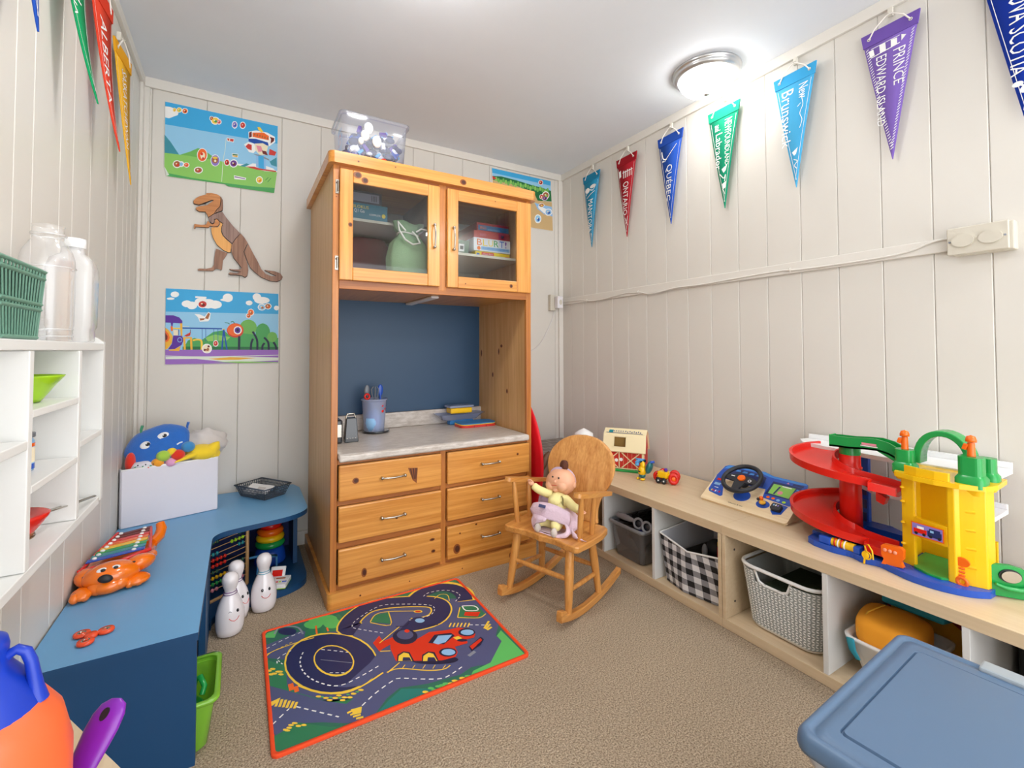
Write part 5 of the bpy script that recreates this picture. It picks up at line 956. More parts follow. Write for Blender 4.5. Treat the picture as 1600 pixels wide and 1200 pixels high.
def handle(parent,p0,p1,out=(0,-1,0)):
    a,b=Vector(p0),Vector(p1); o=Vector(out); mb=MB()
    for p in (a,b):
        mb.cyl(p-o*.001,p+o*.010,.0058,.0045,'nickel',12); mb.ell(tuple(p+o*.014),.0068,'nickel',n=12,m=8)
    mb.tube([a+o*.014,a.lerp(b,.2)+o*.021,a.lerp(b,.5)+o*.024,a.lerp(b,.8)+o*.021,b+o*.014],[.0032,.0036,.004,.0036,.0032],'nickel',8); return mb.build('handle',parent)
dk=[[(.40,.482,.013,.012),(.628,.460,.022,.014)],[(.565,.305,.006,.004)],[(.435,.115,.011,.018),(.72,.185,.012,.006),(.725,.135,.010,.007)],[(1.15,.50,.006,.006)],[],[(.835,.12,.017,.022),(.93,.21,.006,.004),(.85,.185,.004,.004)]]
idx=0
for (a,b,hx0,hx1) in ((.337,.763,.503,.597),(.791,1.219,.957,1.045)):
    for (z0_,z1_) in ((.407,.547),(.247,.387),(.080,.221)):
        dz_=-.005 if False else 0
        q=MB(); q.box(a,b,yf-.019,yf-.0005,z0_,z1_,'pine_h'); 
        if idx!=0: knots(q,FB(yf-.019),dk[idx])
        else:
            knots(q,FB(yf-.019),dk[0][:1]); q.flat([(.612,.505),(.655,.500),(.650,.435),(.632,.452)],FB(yf-.019),.0006,'knot_mid')
            for k in range(3): q.flat([(.620+k*.012,.500),(.626+k*.012,.500),(.636+k*.006,.455),(.632+k*.006,.455)],FB(yf-.019),.0009,'knot_dark')
        d=q.build('drawer',hu,bevel=.005,seg=3); zc=(z0_+z1_)/2+.002
        handle(d,(hx0,yf-.019,zc),(hx1,yf-.019,zc)); idx+=1
mat('leaf_dark','6A3A22',rough=.4)
for (a,b,pa,pb,hx,hs) in ((.332,.753,.383,.698,.724,.318),(.789,1.231,.841,1.151,.815,None)):
    z0_,z1_=1.278,1.722; pz0,pz1=1.330,1.672; yd=yf-.019
    q=MB()
    q.box(a,pa,yd,yf-.0005,z0_,z1_,'pine_v'); q.box(pb,b,yd,yf-.0005,z0_,z1_,'pine_v')
    q.box(pa,pb,yd+.0006,yf-.0011,z0_,pz0,'pine_h'); q.box(pa,pb,yd+.0006,yf-.0011,pz1,z1_,'pine_h')
    if hs: knots(q,FB(yd),[(.372,1.50,.008,.009),(.399,1.705,.017,.014,),(.428,1.688,.014,.013)])
    else: knots(q,FB(yd),[(1.116,1.305,.009,.009),(1.03,1.70,.003,.002),(.876,1.299,.003,.003)])
    d=q.build('door',hu,bevel=.003)
    g=MB(); g.box(pa-.004,pb+.004,yd+.008,yd+.011,pz0-.004,pz1+.004,'door_glass'); g.build('glass_pane',d)
    handle(d,(hx,yd,1.447),(hx,yd,1.545))
    if hs:
        for hz in (1.345,1.650):
            h=MB(); h.box(.318,.330,yf-.004,yf-.0002,hz-.028,hz+.028,'nickel'); h.cyl((.327,yf-.007,hz-.022),(.327,yf-.007,hz+.022),.004,.004,'nickel',10); h.cyl((.322,yf-.006,hz+.015),(.322,yf-.003,hz+.015),.003,.003,'knot_dark',8); h.build('hinge',hu)
# ---- things inside the cupboards
mat('teal_card','1F6E86',rough=.4); mat('dark_card','3A3842',rough=.5); mat('grey_label','8C8C9C',rough=.5)
mat('ink_yellow','E8D040',rough=.5); mat('ink_white','F2F2F2',rough=.5); mat('ink_black','1C1C20',rough=.5); mat('maroon_fabric','7A2E30',rough=.8)
t=thing('board_game_box','teal board game box with yellow lettering behind the left glass door','game box',(.45,2.1,1.584))
q=MB(); q.box(.345,.575,2.095,2.30,1.5845,1.655,'teal_card'); q.build('carton',t,bevel=.001)
q=MB(); F_=FB(2.095); q.text('BLOKUS',((.42,2.095,1.632),(1,0,0),(0,0,1),(0,-1,0)),.07,.014,'ink_yellow'); q.text('Q1 Go',((.427,2.095,1.610),(1,0,0),(0,0,1),(0,-1,0)),.045,.018,'ink_white'); q.text('COMPLETE',((.493,2.095,1.605),(1,0,0),(0,0,1),(0,-1,0)),.05,.008,'ink_white'); q.flat(circ(.557,1.609,.009,.010,8),F_,.0006,'ink_yellow'); q.build('printing',t)
t=thing('flat_box','dark storage box with a grey label on top of the teal game','box',(.44,2.1,1.656))
q=MB(); q.box(.345,.552,2.11,2.30,1.6555,1.715,'dark_card'); q.build('carton',t,bevel=.001)
q=MB(); q.flat([(.40,1.668),(.54,1.668),(.54,1.706),(.40,1.706)],FB(2.11),.0006,'grey_label'); [q.flat([(.505+k*.007,1.674),(.508+k*.007,1.674),(.508+k*.007,1.70),(.505+k*.007,1.70)],FB(2.11),.001,'dark_card') for k in range(4)]; q.build('label_sheet',t)
t=thing('maroon_cushion','maroon fabric cushion standing behind the left glass door','cushion',(.56,2.36,1.273))
q=MB(); q.ell((.545,2.36,1.425),(.115,.045,.15),'maroon_fabric',n=24,m=16,fn=lambda d:1/max(abs(d.x)**6+abs(d.y)**2+abs(d.z)**6,1e-6)**(1/6) if False else (1/(abs(d.x)**5+abs(d.y)**5+abs(d.z)**5)**(1/5)*.92)); q.build('cover',t)
# green drawstring bag
mat('burlap_green','8FAE86',rough=.95,bump=.5,bscale=300,var=.12,vscale=30,spec=.1)
t=thing('drawstring_bag','sage green burlap drawstring bag tied with white cord','bag',(.665,2.08,1.273))
q=MB()
def bagr(z,rx,ry,ph,amp): return [(.665+rx*(1+amp*math.sin(5*a+ph))*math.cos(a),2.08+ry*(1+amp*math.cos(4*a+ph))*math.sin(a),z+.006*math.sin(3*a+ph)) for a in [2*math.pi*i/36 for i in range(36)]]
ring_loft(q,[bagr(1.276,.055,.04,0,.02),bagr(1.285,.08,.055,0,.04),bagr(1.34,.095,.065,.3,.05),bagr(1.42,.098,.062,.8,.05),bagr(1.49,.082,.05,1.2,.07),bagr(1.525,.052,.035,1.5,.12),bagr(1.54,.042,.028,1.8,.16),bagr(1.555,.062,.035,2.0,.18),bagr(1.575,.068,.040,2.2,.16),bagr(1.585,.070,.042,2.3,.17)],'burlap_green',caps=(True,False)); q.build('sack',t)
q=MB(); q.tube([(.665+.048*math.cos(a),2.08+.034*math.sin(a),1.535+.004*math.sin(2*a)) for a in [2*math.pi*i/24 for i in range(24)]],.004,'rope',8,closed=True)
q.tube(smooth3:=[tuple(v) for v in [(.64,2.03,1.54),(.60,2.02,1.575),(.605,2.012,1.535),(.63,2.008,1.495),(.665,2.004,1.475),(.70,2.008,1.485),(.69,2.025,1.52),(.67,2.03,1.54)]],.0045,'rope',8)
q.tube([(.69,2.03,1.54),(.71,2.02,1.555),(.745,2.02,1.55)],.004,'rope',8); q.build('white_cord',t)
t=thing('storybook','pale blue flat book lying on the left cupboard floor','book',(.44,2.0,1.273))
q=MB(); q.box(.345,.50,1.97,2.10,1.2735,1.30,'plug_white'); q.box(.343,.502,1.968,2.10,1.300,1.304,'print_lblue'); q.box(.343,.502,1.968,2.10,1.3045,1.342,'ink_white'); q.build('pages',t)
# right cupboard: stack of games
mat('game_red','C2413E',rough=.4); mat('game_red2','A83038',rough=.4); mat('game_yellow','F2D428',rough=.4); mat('game_blue','2C6A9C',rough=.4); mat('game_white','E8EAF0',rough=.35); mat('ink_orange','F07A22',rough=.5); mat('ink_green','3CA648',rough=.5); mat('ink_blue','2A6AC8',rough=.5); mat('ink_red','D42A2A',rough=.5); mat('ink_purple','7A4AB0',rough=.5)
def gbox(label,b,m,parts,group='board games stacked in the right cupboard'):
    t=thing('board_game_box',label,'game box',((b[0]+b[1])/2,b[2],b[4]),group=group); q=MB(); q.box(*b,m); q.build('carton',t,bevel=.0015)
    p=MB(); y=b[2]
    for it in parts:
        if it[0]=='t': p.text(it[1],((it[2],y,it[3]),(1,0,0),(0,0,1),(0,-1,0)),it[4],it[5],it[6],d=.0012+(.0004 if len(it)>7 else 0))
        else: p.flat(it[1],FB(y),.0007 if len(it)<4 else .001,it[2])
    p.build('printing',t); return t
rc=lambda a,b,c,d:[(a,c),(b,c),(b,d),(a,d)]
zs=1.4595
gbox('yellow game box at the bottom of the stack in the right cupboard',(1.005,1.205,2.06,2.36,zs,zs+.036),'game_yellow',[('f',rc(1.04,1.11,zs+.014,zs+.032),'ink_red'),('t','phast Fact',1.045,zs+.018,.06,.010,'ink_white',1),('t','CARD',1.06,zs+.004,.03,.007,'ink_black'),('t','GAMES',1.125,zs+.008,.04,.012,'ink_green'),('f',rc(1.175,1.203,zs+.002,zs+.02),'ink_red'),('f',rc(1.012,1.028,zs+.006,zs+.026),'ink_blue')])
L6=[('B','ink_orange'),('L','game_yellow'),('U','game_yellow'),('R','ink_green'),('T','ink_blue'),('!','ink_purple')]
gbox('white game box with big rainbow letters in the right cupboard stack',(.995,1.205,2.055,2.36,zs+.0365,zs+.103),'game_white',[('t',c,1.012+k*.032,zs+.064,.027 if c!='!' else .010,.032,m_) for k,(c,m_) in enumerate(L6)]+[('f',rc(1.035,1.20,zs+.043,zs+.060),'print_lblue'),('t','the WORD racing GAME',1.042,zs+.047,.15,.009,'ink_blue',1),('f',circ(1.022,zs+.05,.010,.010,10),'ink_orange')])
gbox('red game box above the rainbow-lettered one in the right cupboard',(.998,1.205,2.06,2.36,zs+.1035,zs+.140),'game_red',[('t','SOURCE',1.03,zs+.115,.035,.012,'print_pinkm' if 'print_pinkm' in MATS else P('pinkm')),('f',rc(1.14,1.20,zs+.107,zs+.135),'game_red2'),('f',circ(1.16,zs+.122,.008),'game_white')])
gbox('dark red and blue game box topmost in the right cupboard stack',(1.018,1.205,2.07,2.34,zs+.1405,zs+.185),'game_red2',[('f',rc(1.026,1.203,zs+.146,zs+.172),'game_blue'),('t','BINGO',1.037,zs+.152,.035,.014,'ink_orange',1),('t','ocean friends',1.08,zs+.149,.07,.010,'print_lblue',1)])
mat('green_tin','5E7A66',rough=.5)
t=thing('green_carton','small green carton with white label left of the stacked games','box',(.93,2.12,1.4595))
q=MB(); q.frust((.93,2.12,1.4595),(.045,.035),(.052,.04),.085,'green_tin'); q.flat(rc(.925,.953,1.488,1.525),((0,2.079,0),(1,0,0),(0,0,1),(0,-1,0)),.0005,'ink_white'); q.flat(rc(.930,.948,1.498,1.516),((0,2.079,0),(1,0,0),(0,0,1),(0,-1,0)),.001,'ink_black'); q.build('carton',t)
# ---- on top of the hutch
glassy('clear_plastic','EEF2FF',dens=.05,rough=.08,diff=.09)
t=thing('clear_bin','clear plastic bin tipped up with blue and white toys on the hutch','storage bin',(.46,2.05,1.785))
q=MB(); cx_,cy_=.485,2.06
def binring(z,hx,hy,r=.02,sx=0): return [(cx_+sx+a,cy_+b,z) for a,b in rrect(2*hx,2*hy,r,4)]
ring_loft(q,[binring(1.786,.122,.09),binring(1.79,.127,.095),binring(1.975,.138,.11)],'clear_plastic',caps=(True,False)); q.build('tub',t)
q=MB(); ring_loft(q,[binring(1.970,.138,.11),binring(1.970,.147,.118,.025),binring(1.983,.148,.119,.025),binring(1.984,.140,.112)],'clear_plastic',caps=(False,False)); q.build('rim',t)
for k,(m_,n_) in enumerate((('print_blue','dark blue'),('print_lblue','light blue'),('print_white','white'),('print_navy','navy'))):
    pass
random.seed(3); cols=['blue','navy','lblue','white','navy','blue','purple','white','sky1']
tb=thing('plastic_toys','heap of blue and white plastic toys inside the clear bin','toys',(.475,2.06,1.79)); tb['kind']='stuff'
q=MB()
for k in range(240):
    z=1.80+random.random()*.14; a=(random.random()-.5)*.21; b=(random.random()-.5)*.15-.005
    if z>1.88 and abs(a)>.08: z-=.04
    c=P(cols[k%9]); s_=random.uniform(.012,.026)
    if k%3==0: q.cbox((cx_+a,cy_+b,z),(s_*1.6,s_,s_*.7),c,(random.random()*3,random.random()*3,0))
    elif k%3==1: q.ell((cx_+a,cy_+b,z),(s_,s_*.6,s_*.7),c,(random.random()*3,0,0),10,6)
    else: q.cyl((cx_+a,cy_+b,z),(cx_+a+s_,cy_+b,z+s_),s_*.4,s_*.3,c,8)
for p in ((.44,1.955,1.90,.018),(.455,1.957,1.935,.020),(.49,1.957,1.885,.02),(.425,1.96,1.875,.012)): q.ell(p[:3],(p[3],.012,p[3]*1.3),P('white'),n=12,m=8)
q.ell((.52,1.958,1.81),(.014,.01,.009),P('red'),n=10,m=6)
o=q.build('toy_heap',tb)
t=thing('black_binder','thin dark binder lying on top of the hutch at the right','binder',(.95,2.2,1.785))
q=MB(); q.box(.86,1.07,2.05,2.35,1.7845,1.806,'ink_black'); q.build('cover',t,bevel=.002)

# ================= BLUE CORNER BENCH =================
mat('desk_blue_lit','68A4D2',rough=.36,bump=.04,bscale=20,var=.05,vscale=4); mat('desk_blue_shaded','0B426E',rough=.45,bump=.04,bscale=20,var=.04,vscale=5); mat('desk_inner','1C2E6A',rough=.6)  # lit top and shaded sides of one blue paint, shading put into colour
dz=.317
t=thing('blue_corner_bench','blue painted L-shaped corner bench with rounded open end','bench',(-.2,1.9,0))
top=[(XL+.004,1.362),(-.079,1.362),(-.079,1.98)]
for p in smooth2([(-.079,1.98),(-.074,2.02),(-.045,2.055),(.02,2.075),(.10,2.09),(.17,2.105),(.225,2.135),(.255,2.175),(.262,2.22)]): top.append((p.x,p.y))
top+=[(.262,2.53),(.240,2.60),(XL+.004,2.60)]
q=MB(); q.prism(top,FZ(0),dz-.019,dz,'desk_blue_lit','desk_blue_shaded'); q.build('top_board',t,bevel=.002)
q=MB(); q.box(XL+.004,-.082,1.366,1.384,0,dz-.0195,'desk_blue_shaded'); q.build('end_panel',t)
q=MB(); q.box(-.101,-.083,1.75,2.0,0,dz-.0195,'desk_blue_shaded'); q.build('partition',t)
q=MB(); q.box(XL+.004,-.102,1.985,2.0,0,dz-.0195,'desk_blue_shaded'); q.build('inner_panel',t)
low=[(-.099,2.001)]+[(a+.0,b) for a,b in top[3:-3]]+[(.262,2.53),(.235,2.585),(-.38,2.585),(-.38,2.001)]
q=MB(); q.prism([p for p in low],FZ(0),.001,.026,'desk_blue_shaded'); q.build('bottom_shelf',t,bevel=.002)
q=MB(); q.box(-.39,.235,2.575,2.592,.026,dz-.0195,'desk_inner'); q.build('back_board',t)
q=MB(); q.box(.219,.236,2.34,2.572,.0265,dz-.0195,'desk_blue_shaded'); q.build('side_panel',t)

# ================= WHITE WALL SHELF (left) =================
mat('shelf_white','E9E9E6',rough=.4,bump=.03,bscale=40)
LS=-.27; k_=.27/.25
zt=1.016; zb_=.655
sh=thing('wall_shelf','white wall-mounted cubby shelf on the left panelled wall','shelf',(XL,1.0,zb_))
def sbox(name,y0,y1,z0,z1,**kw): q=MB(); q.box(XL+.002,LS,y0,y1,z0,z1,'shelf_white'); return q.build(name,sh,bevel=.0015,**kw)
ye=1.385; yd2=1.206; yd1=.958; yd0=.62
sbox('top_board',.30,ye,zt-.016,zt); sbox('bottom_board',.30,ye-.01,zb_,zb_+.016)
q=MB(); o=[(XL+.002,zb_-.05),(XL+.05,zb_-.03),(LS-.02,zb_-.012),(LS,zb_+.006),(LS,zt+.002),(LS-.012,zt+.012),(LS-.05,zt+.028),(XL+.035,zt+.045),(XL+.002,zt+.062)]
q.prism(o,((0,0,0),(1,0,0),(0,0,1),(0,1,0)),ye,ye+.016,'shelf_white'); q.build('end_panel',sh,bevel=.002)
for y in (yd2,yd1,yd0,.31): sbox('divider',y,y+.017,zb_+.0165,zt-.0165)
for z in (.903,.788): sbox('cubby_shelf',yd1+.0175,yd2-.0005,z-.006,z+.006)
sbox('cubby_shelf',yd2+.0175,ye-.0005,.808,.820); sbox('cubby_shelf',yd0+.0175,yd1-.0005,.852,.866)
q=MB(); q.box(XL+.0005,XL+.004,.3,ye,zb_+.0165,zt-.0165,'shelf_white'); q.build('back_board',sh)

# ================= LOW BIRCH SHELF BENCH (right) =================
wood('birch','D9C3A2','CFB692','Y',rough=.4,scale=.6,coat=.1); mat('board_white','DEDEDC',rough=.4)
by1=2.03; RB=1.508
bn=thing('low_shelf_bench','long low birch-look open shelf bench along the right wall','bench',(1.7,1.0,0))
def bb(name,*b,m='birch'): q=MB(); q.box(*b,m); return q.build(name,bn,bevel=.0012)
for (ya,yb_) in ((-.27,1.0645),(1.0655,by1)):
    bb('top_board',RB,XR-.013,ya,yb_,.331,.364); bb('base_board',RB,XR-.013,ya,yb_,0.001,.034)
    bb('back_board',XR-.020,XR-.0135,ya+.002,yb_-.002,.0345,.3305,m='board_white')
bb('thick_side',RB,XR-.0205,1.066,1.080,.0345,.3305); bb('thick_side',RB,XR-.0205,1.050,1.064,.0345,.3305)
bb('thick_side',RB,XR-.0205,by1-.014,by1,.0345,.3305)
for y in (1.379,1.69,.717,.406,.09): bb('thin_divider',RB+.002,XR-.0205,y,y+.015,.0345,.3305,m='board_white')
q=MB()
for y,x,z in ((1.0495,1.56,.27),(1.0495,1.56,.085)): q.cyl((x,y,z),(x,y-.001,z),.004,.004,'ink_black',10)
q.build('cam_lock_hole',bn)
# ================= PLASTICS =================
def plastic(n,h,rough=.25,**k): return mat('pl_'+n,h,rough=rough,spec=.5,**k)
for n,h in dict(red='D81E12',yellow='F4C010',green='1E9A48',blue='1C50B8',orange='F26A10',lime='A6D624',white='EDEDED',black='17181C',purple='7A22A0',lblue='5AA0D8',dgreen='2C5A44',grey='6E757E',teal='1F8A94',tan='E2C490').items(): plastic(n,h)
# ================= RUG =================
RX0,RX1,RY0,RY1=.077,.827,1.284,1.872
t=thing('play_rug','orange-edged play rug printed with race tracks and a red race car','rug',((RX0+RX1)/2,(RY0+RY1)/2,0))
mat('rug_edge','EC4A18',rough=.8,bump=.2,bscale=400); mat('rug_field','2A6B56',rough=.75)
cx_,cy_=(RX0+RX1)/2,(RY0+RY1)/2
q=MB(); q.prism(rrect(RX1-RX0-.002,RY1-RY0-.002,.018,5,cx_,cy_),FZ(0),.0005,.0055,'rug_edge'); q.build('backing',t)
q=MB(); ro=rrect(RX1-RX0,RY1-RY0,.018,5,cx_,cy_); ri=rrect(RX1-RX0-.020,RY1-RY0-.020,.011,5,cx_,cy_); ring_loft(q,[[(a,b,.0004) for a,b in ro],[(a,b,.0072) for a,b in ro],[(a,b,.0088) for a,b in rrect(RX1-RX0-.005,RY1-RY0-.005,.016,5,cx_,cy_)],[(a,b,.0086) for a,b in ri],[(a,b,.0050) for a,b in ri]],'rug_edge',caps=(False,False)); q.build('bound_edge',t)
q=MB(); q.flat(rrect(RX1-RX0-.022,RY1-RY0-.022,.012,5,cx_,cy_),FZ(0),.0058,'rug_field')
for n in PAL: P(n)
clampr=lambda L:[(min(max(a,RX0+.006),RX1-.006),min(max(b,RY0+.006),RY1-.006)) for a,b in L]
ART['rug']=[tuple(clampr(v) if isinstance(v,list) else v for v in it) for it in ART['rug']]
q.art(ART['rug'],FZ(.0058),.00005,.00012); q.build('printed_track',t)

# ================= BOWLING PINS =================
mat('pin_white','E9E4E8',rough=.12,coat=.6); mat('pin_ring_teal','3E9CB4',rough=.3); mat('pin_ring_plum','6A3A78',rough=.3)
def pin(x,y,label,ring,face_ang,wink=False):
    t=thing('bowling_pin',label,'bowling pin',(x,y,0),group='toy bowling pins by the blue corner bench')
    pr=[(.0001,.001),(.032,.001),(.040,.006),(.044,.025),(.0455,.050),(.044,.075),(.038,.100),(.029,.122),(.021,.138),(.0185,.147),(.0185,.152),(.021,.160),(.0245,.170),(.0265,.181),(.0265,.190),(.0235,.200),(.016,.208),(.007,.2115),(.0001,.212)]
    q=MB(); q.lathe(pr,(x,y,0),'pin_white',32); q.build('body',t)
    for z,r in ((.1395,.0215),(.147,.0195)):
        q=MB(); q.torus((x,y,z),r,.0012,ring,(0,0,1),32,6); q.build('neck_ring',t)
    f=MB(); a=face_ang
    def on_(da,z,off=.0008):
        for (r0,z0),(r1,z1) in zip(pr,pr[1:]):
            if z0<=z<=z1: r=r0+(r1-r0)*(z-z0)/(z1-z0+1e-9); break
        return (x+(r+off)*math.cos(a+da),y+(r+off)*math.sin(a+da),z)
    for s_ in (-1,1):
        if wink and s_==-1: f.tube([on_(-.40,.088),on_(-.30,.092),on_(-.18,.088)],.0008,'ink_black',6)
        else:
            c=on_(s_*.30,.088,0); f.ell(c,(.0045,.0045,.0058),'ink_black',n=12,m=8); f.ell(on_(s_*.30+.03,.090,.003),(.0015,.0015,.002),'ink_white',n=8,m=6)
    f.tube([on_(-.36,.070),on_(-.2,.062),on_(0,.058),on_(.2,.061),on_(.36,.069)],.0009,'ink_red',6); f.build('face',t)
pin(-.020,1.935,'white bowling pin with plum rings and a winking face','pin_ring_plum',R_(-72),True)
pin(.090,2.046,'white bowling pin with teal rings and a smiling face','pin_ring_teal',R_(-82))
pin(-.003,2.029,'white bowling pin mostly hidden behind the winking pin','pin_ring_plum',R_(-40))

# ================= UNDER THE CORNER BENCH =================
t=thing('bead_abacus','wooden abacus with rows of coloured beads under the blue bench','abacus',(-.05,2.15,.027))
wood('light_wood','D9AE7A','C0905A','Z',rough=.5)
A0=Vector((-.17,2.075,.028)); A1=Vector((.035,2.235,.028)); du=(A1-A0).normalized(); up=Vector((.0,.06,1)).normalized(); hh=.255
for p in (A0,A1):
    q=MB(); q.tube([p,p+up*hh],.0075,'light_wood',4); q.build('frame_post',t)
q=MB(); q.tube([A0,A1],.008,'light_wood',4); q.build('base_rail',t)
bc=['pl_red','pl_dgreen','pl_lime','pl_teal','pl_red','pl_red','pl_dgreen','pl_yellow','pl_green','print_pinkm']
random.seed(11)
for r in range(10):
    z=hh*(.95-.088*r); a=A0+up*z; b=A1+up*z
    q=MB(); q.tube([a,b],.0016,'light_wood',6); rod=q.build('rod',t)
    for k in range(10):
        f=.06+.062*k + (.30 if k>=(6 if r in(0,2) else 8) else 0)
        if r in (4,5,7,8): f=.06+.062*k
        if f>.97: f=.97-.02*(9-k)
        c=a.lerp(b,f); q=MB(); q.ell(tuple(c),(.0066,.0066,.0078),bc[r],n=8,m=6); q.build('bead',rod)
t=thing('stacking_rings','ring stacker with green, yellow, orange and red rings on a blue base','stacking toy',(.13,2.42,.027))
q=MB(); q.lathe([(.0001,.0),(.064,.0),(.066,.010),(.060,.05),(.050,.066),(.0001,.068)],(.13,2.42,.0275),'pl_blue',28); q.build('base',t)
for k,(m_,r_) in enumerate((('pl_green',.062),('pl_yellow',.060),('pl_orange',.056),('pl_red',.048))):
    q=MB(); q.torus((.13,2.42,.112+.0275*k),r_-.015,.0148,m_,(0,0,1),28,10); q.build('ring',t,label=['lime green ring','yellow ring','orange ring','red ring'][k])
q=MB(); q.lathe([(.0001,.06),(.012,.06),(.013,.17),(.016,.222),(.013,.228),(.0001,.23)],(.13,2.42,.0275),'pl_tan',16); q.build('peg',t)
t=thing('toy_phone','white and green flip-open toy phone with coloured buttons','toy',(.15,2.17,.027))
q=MB(); q.cbox((.155,2.155,.037),(.062,.085,.018),'pl_white',(0,0,-.35)); q.cbox((.155,2.155,.0305),(.063,.086,.006),'pl_lime',(0,0,-.35)); q.build('body',t,bevel=.003)
q=MB(); q.cbox((.150,2.208,.055),(.058,.012,.050),'pl_white',(-.5,0,-.35)); q.build('lid',t,bevel=.003)
q=MB(); 
for k,(m_,dx) in enumerate((('pl_red',-.018),('pl_red',-.008),('pl_lime',.002),('pl_blue',.014),('pl_blue',.022))): q.cbox((.150+dx,2.140-dx*.35,.0468),(.008,.006,.002),m_,(0,0,-.35))
q.cbox((.158,2.170,.0466),(.036,.008,.002),'print_brownm',(0,0,-.35)); q.cbox((.147,2.203,.056),(.04,.003,.024),'pl_red',(-.5,0,-.35)); o=q.build('buttons',t); o['kind']='stuff'
t=thing('blue_toy_chair','translucent blue plastic doll chair beside the stacking rings','toy chair',(.11,2.30,.027))
q=MB()
for a,b in (((.075,2.30,.028),(.078,2.30,.105)),((.115,2.27,.028),(.117,2.27,.105)),((.15,2.31,.028),(.15,2.31,.085))): q.tube([a,b],.004,'pl_lblue',8); 
q.tube([(.03,2.31,.10),(.078,2.30,.105),(.117,2.27,.105),(.15,2.31,.088),(.10,2.34,.09),(.03,2.31,.10)],.005,'pl_lblue',8); q.build('frame',t)
t=thing('green_play_tub','lime green plastic tub with a green toy inside beside the bench end','tub',(-.13,1.49,0))
glassy('lime_clear','8FD23E',dens=.05,rough=.2,diff=.72)
q=MB(); def_=lambda hx,hy,z,cx=-.140:[(cx+a,1.49+b,z) for a,b in rrect(2*hx,2*hy,.022,4)]
ring_loft(q,[def_(.075,.085,.003),def_(.082,.09,.012),def_(.096,.1,.125)],'lime_clear',caps=(True,False)); q.build('tub',t)
q=MB(); ring_loft(q,[def_(.094,.098,.118),def_(.105,.108,.122),def_(.107,.11,.128),def_(.104,.108,.133),def_(.094,.098,.131)],'lime_clear',caps=(False,False)); q.build('rim',t)
t2=thing('green_pull_toy','bright green toy with a hooked handle in the lime tub','toy',(-.12,1.48,.02))
q=MB(); q.ell((-.12,1.48,.052),(.055,.055,.042),'pl_green'); q.build('body',t2)
q=MB(); q.tube([(-.10,1.50,.09),(-.092,1.50,.125),(-.08,1.49,.135),(-.07,1.47,.12),(-.075,1.46,.105)],.007,'pl_green',8); q.build('handle',t2)

# ================= ON THE CORNER BENCH =================
dz=.317
mat('bin_fabric','DFDDE6',rough=.8,bump=.1,bscale=30)
an=R_(15); bx,by=-.385,2.283
t=thing('white_fabric_bin','white folding fabric bin heaped with soft toys in the corner','storage bin',(-.22,2.42,dz))
U_=Vector((math.cos(an),math.sin(an),0)); W_=Vector((-math.sin(an),math.cos(an),0)); O_=Vector((bx,by,0))
def bp_(u,w,z): return tuple(O_+U_*u+W_*w+Vector((0,0,z)))
bw,bd,bh=.318,.19,.222
def wall_(name,a,b,h=bh,th=.006):
    q=MB(); (u0,w0),(u1,w1)=a,b; d=Vector((u1-u0,w1-w0,0)).normalized(); nn=Vector((-d.y,d.x,0))*th/2
    pts=[bp_(u0+nn.x,w0+nn.y,dz+.001),bp_(u1+nn.x,w1+nn.y,dz+.001),bp_(u1-nn.x,w1-nn.y,dz+.001),bp_(u0-nn.x,w0-nn.y,dz+.001)]
    top_=[(p[0],p[1],dz+h) for p in pts]; q.add(pts+top_,[(0,3,2,1),(4,5,6,7),(0,1,5,4),(1,2,6,5),(2,3,7,6),(3,0,4,7)],'bin_fabric'); return q.build(name,t,bevel=.0025)
wall_('front_wall',(0,0),(bw,0)); wall_('side_wall',(0,0.003),(0,bd)); wall_('side_wall',(bw,.003),(bw,bd)); wall_('back_wall',(0,bd),(bw,bd),h=.19)
q=MB(); q.tube([bp_(0,0,dz+bh),bp_(bw,0,dz+bh),bp_(bw,bd,dz+bh),bp_(0,bd,dz+bh)],.0035,'print_white',8,closed=True); q.build('piping',t)
mat('plush_blue','2468C0',rough=.95,sheen=.5,bump=.4,bscale=160,var=.12,vscale=30); mat('plush_yellow','F2D02C',rough=.95,sheen=.3,bump=.15,bscale=160,var=.05,vscale=20)
for n,h in dict(lime='A8D048',red='E2301C',orange='F0A028',sky='3C8CC8',pink='E0A0C8',grey='CFCAC8',green='3E9A6E').items(): mat('plush_'+n,h,rough=.95,sheen=.4,bump=.2,bscale=200,var=.05,vscale=20)
# blue octopus-like plush: flat round body tilted toward the room
t=thing('blue_plush_toy','blue plush toy with two white eyes on the fabric bin','plush toy',(-.28,2.36,.5))
bc_=Vector((-.285,2.375,.607)); rot=(R_(62),R_(-22),R_(4)); RM=Euler(rot).to_matrix()
q=MB(); q.ell(tuple(bc_),(.112,.088,.036),'plush_blue',rot,28,16,fn=lambda d:1+.03*math.sin(3*math.atan2(d.y,d.x)+.6)+.02*math.sin(7*math.atan2(d.y,d.x))); q.build('body',t)
def onp(u,v,w=.0):
    k=max(0,1-(u/.105)**2-(v/.078)**2); return bc_+RM@Vector((u,v,.034*math.sqrt(k)+w))
sgn=1 if (RM@Vector((0,0,1))).y<0 else -1
for (u,v) in ((-.030,.012),(.030,.020)):
    c=onp(u,v); q=MB(); q.ell(tuple(c),(.0215,.016,.005),'plush_white' if 'plush_white' in MATS else 'ink_white',rot,16,8); e=q.build('eye_patch',t)
    q=MB(); q.ell(tuple(onp(u+.006,v-.002,.005)),(.008,.0075,.003),'ink_black',rot,12,8); q.ell(tuple(onp(u+.003,v+.001,.008)),(.0025,.0025,.0015),'ink_white',rot,8,6); q.build('pupil',e)
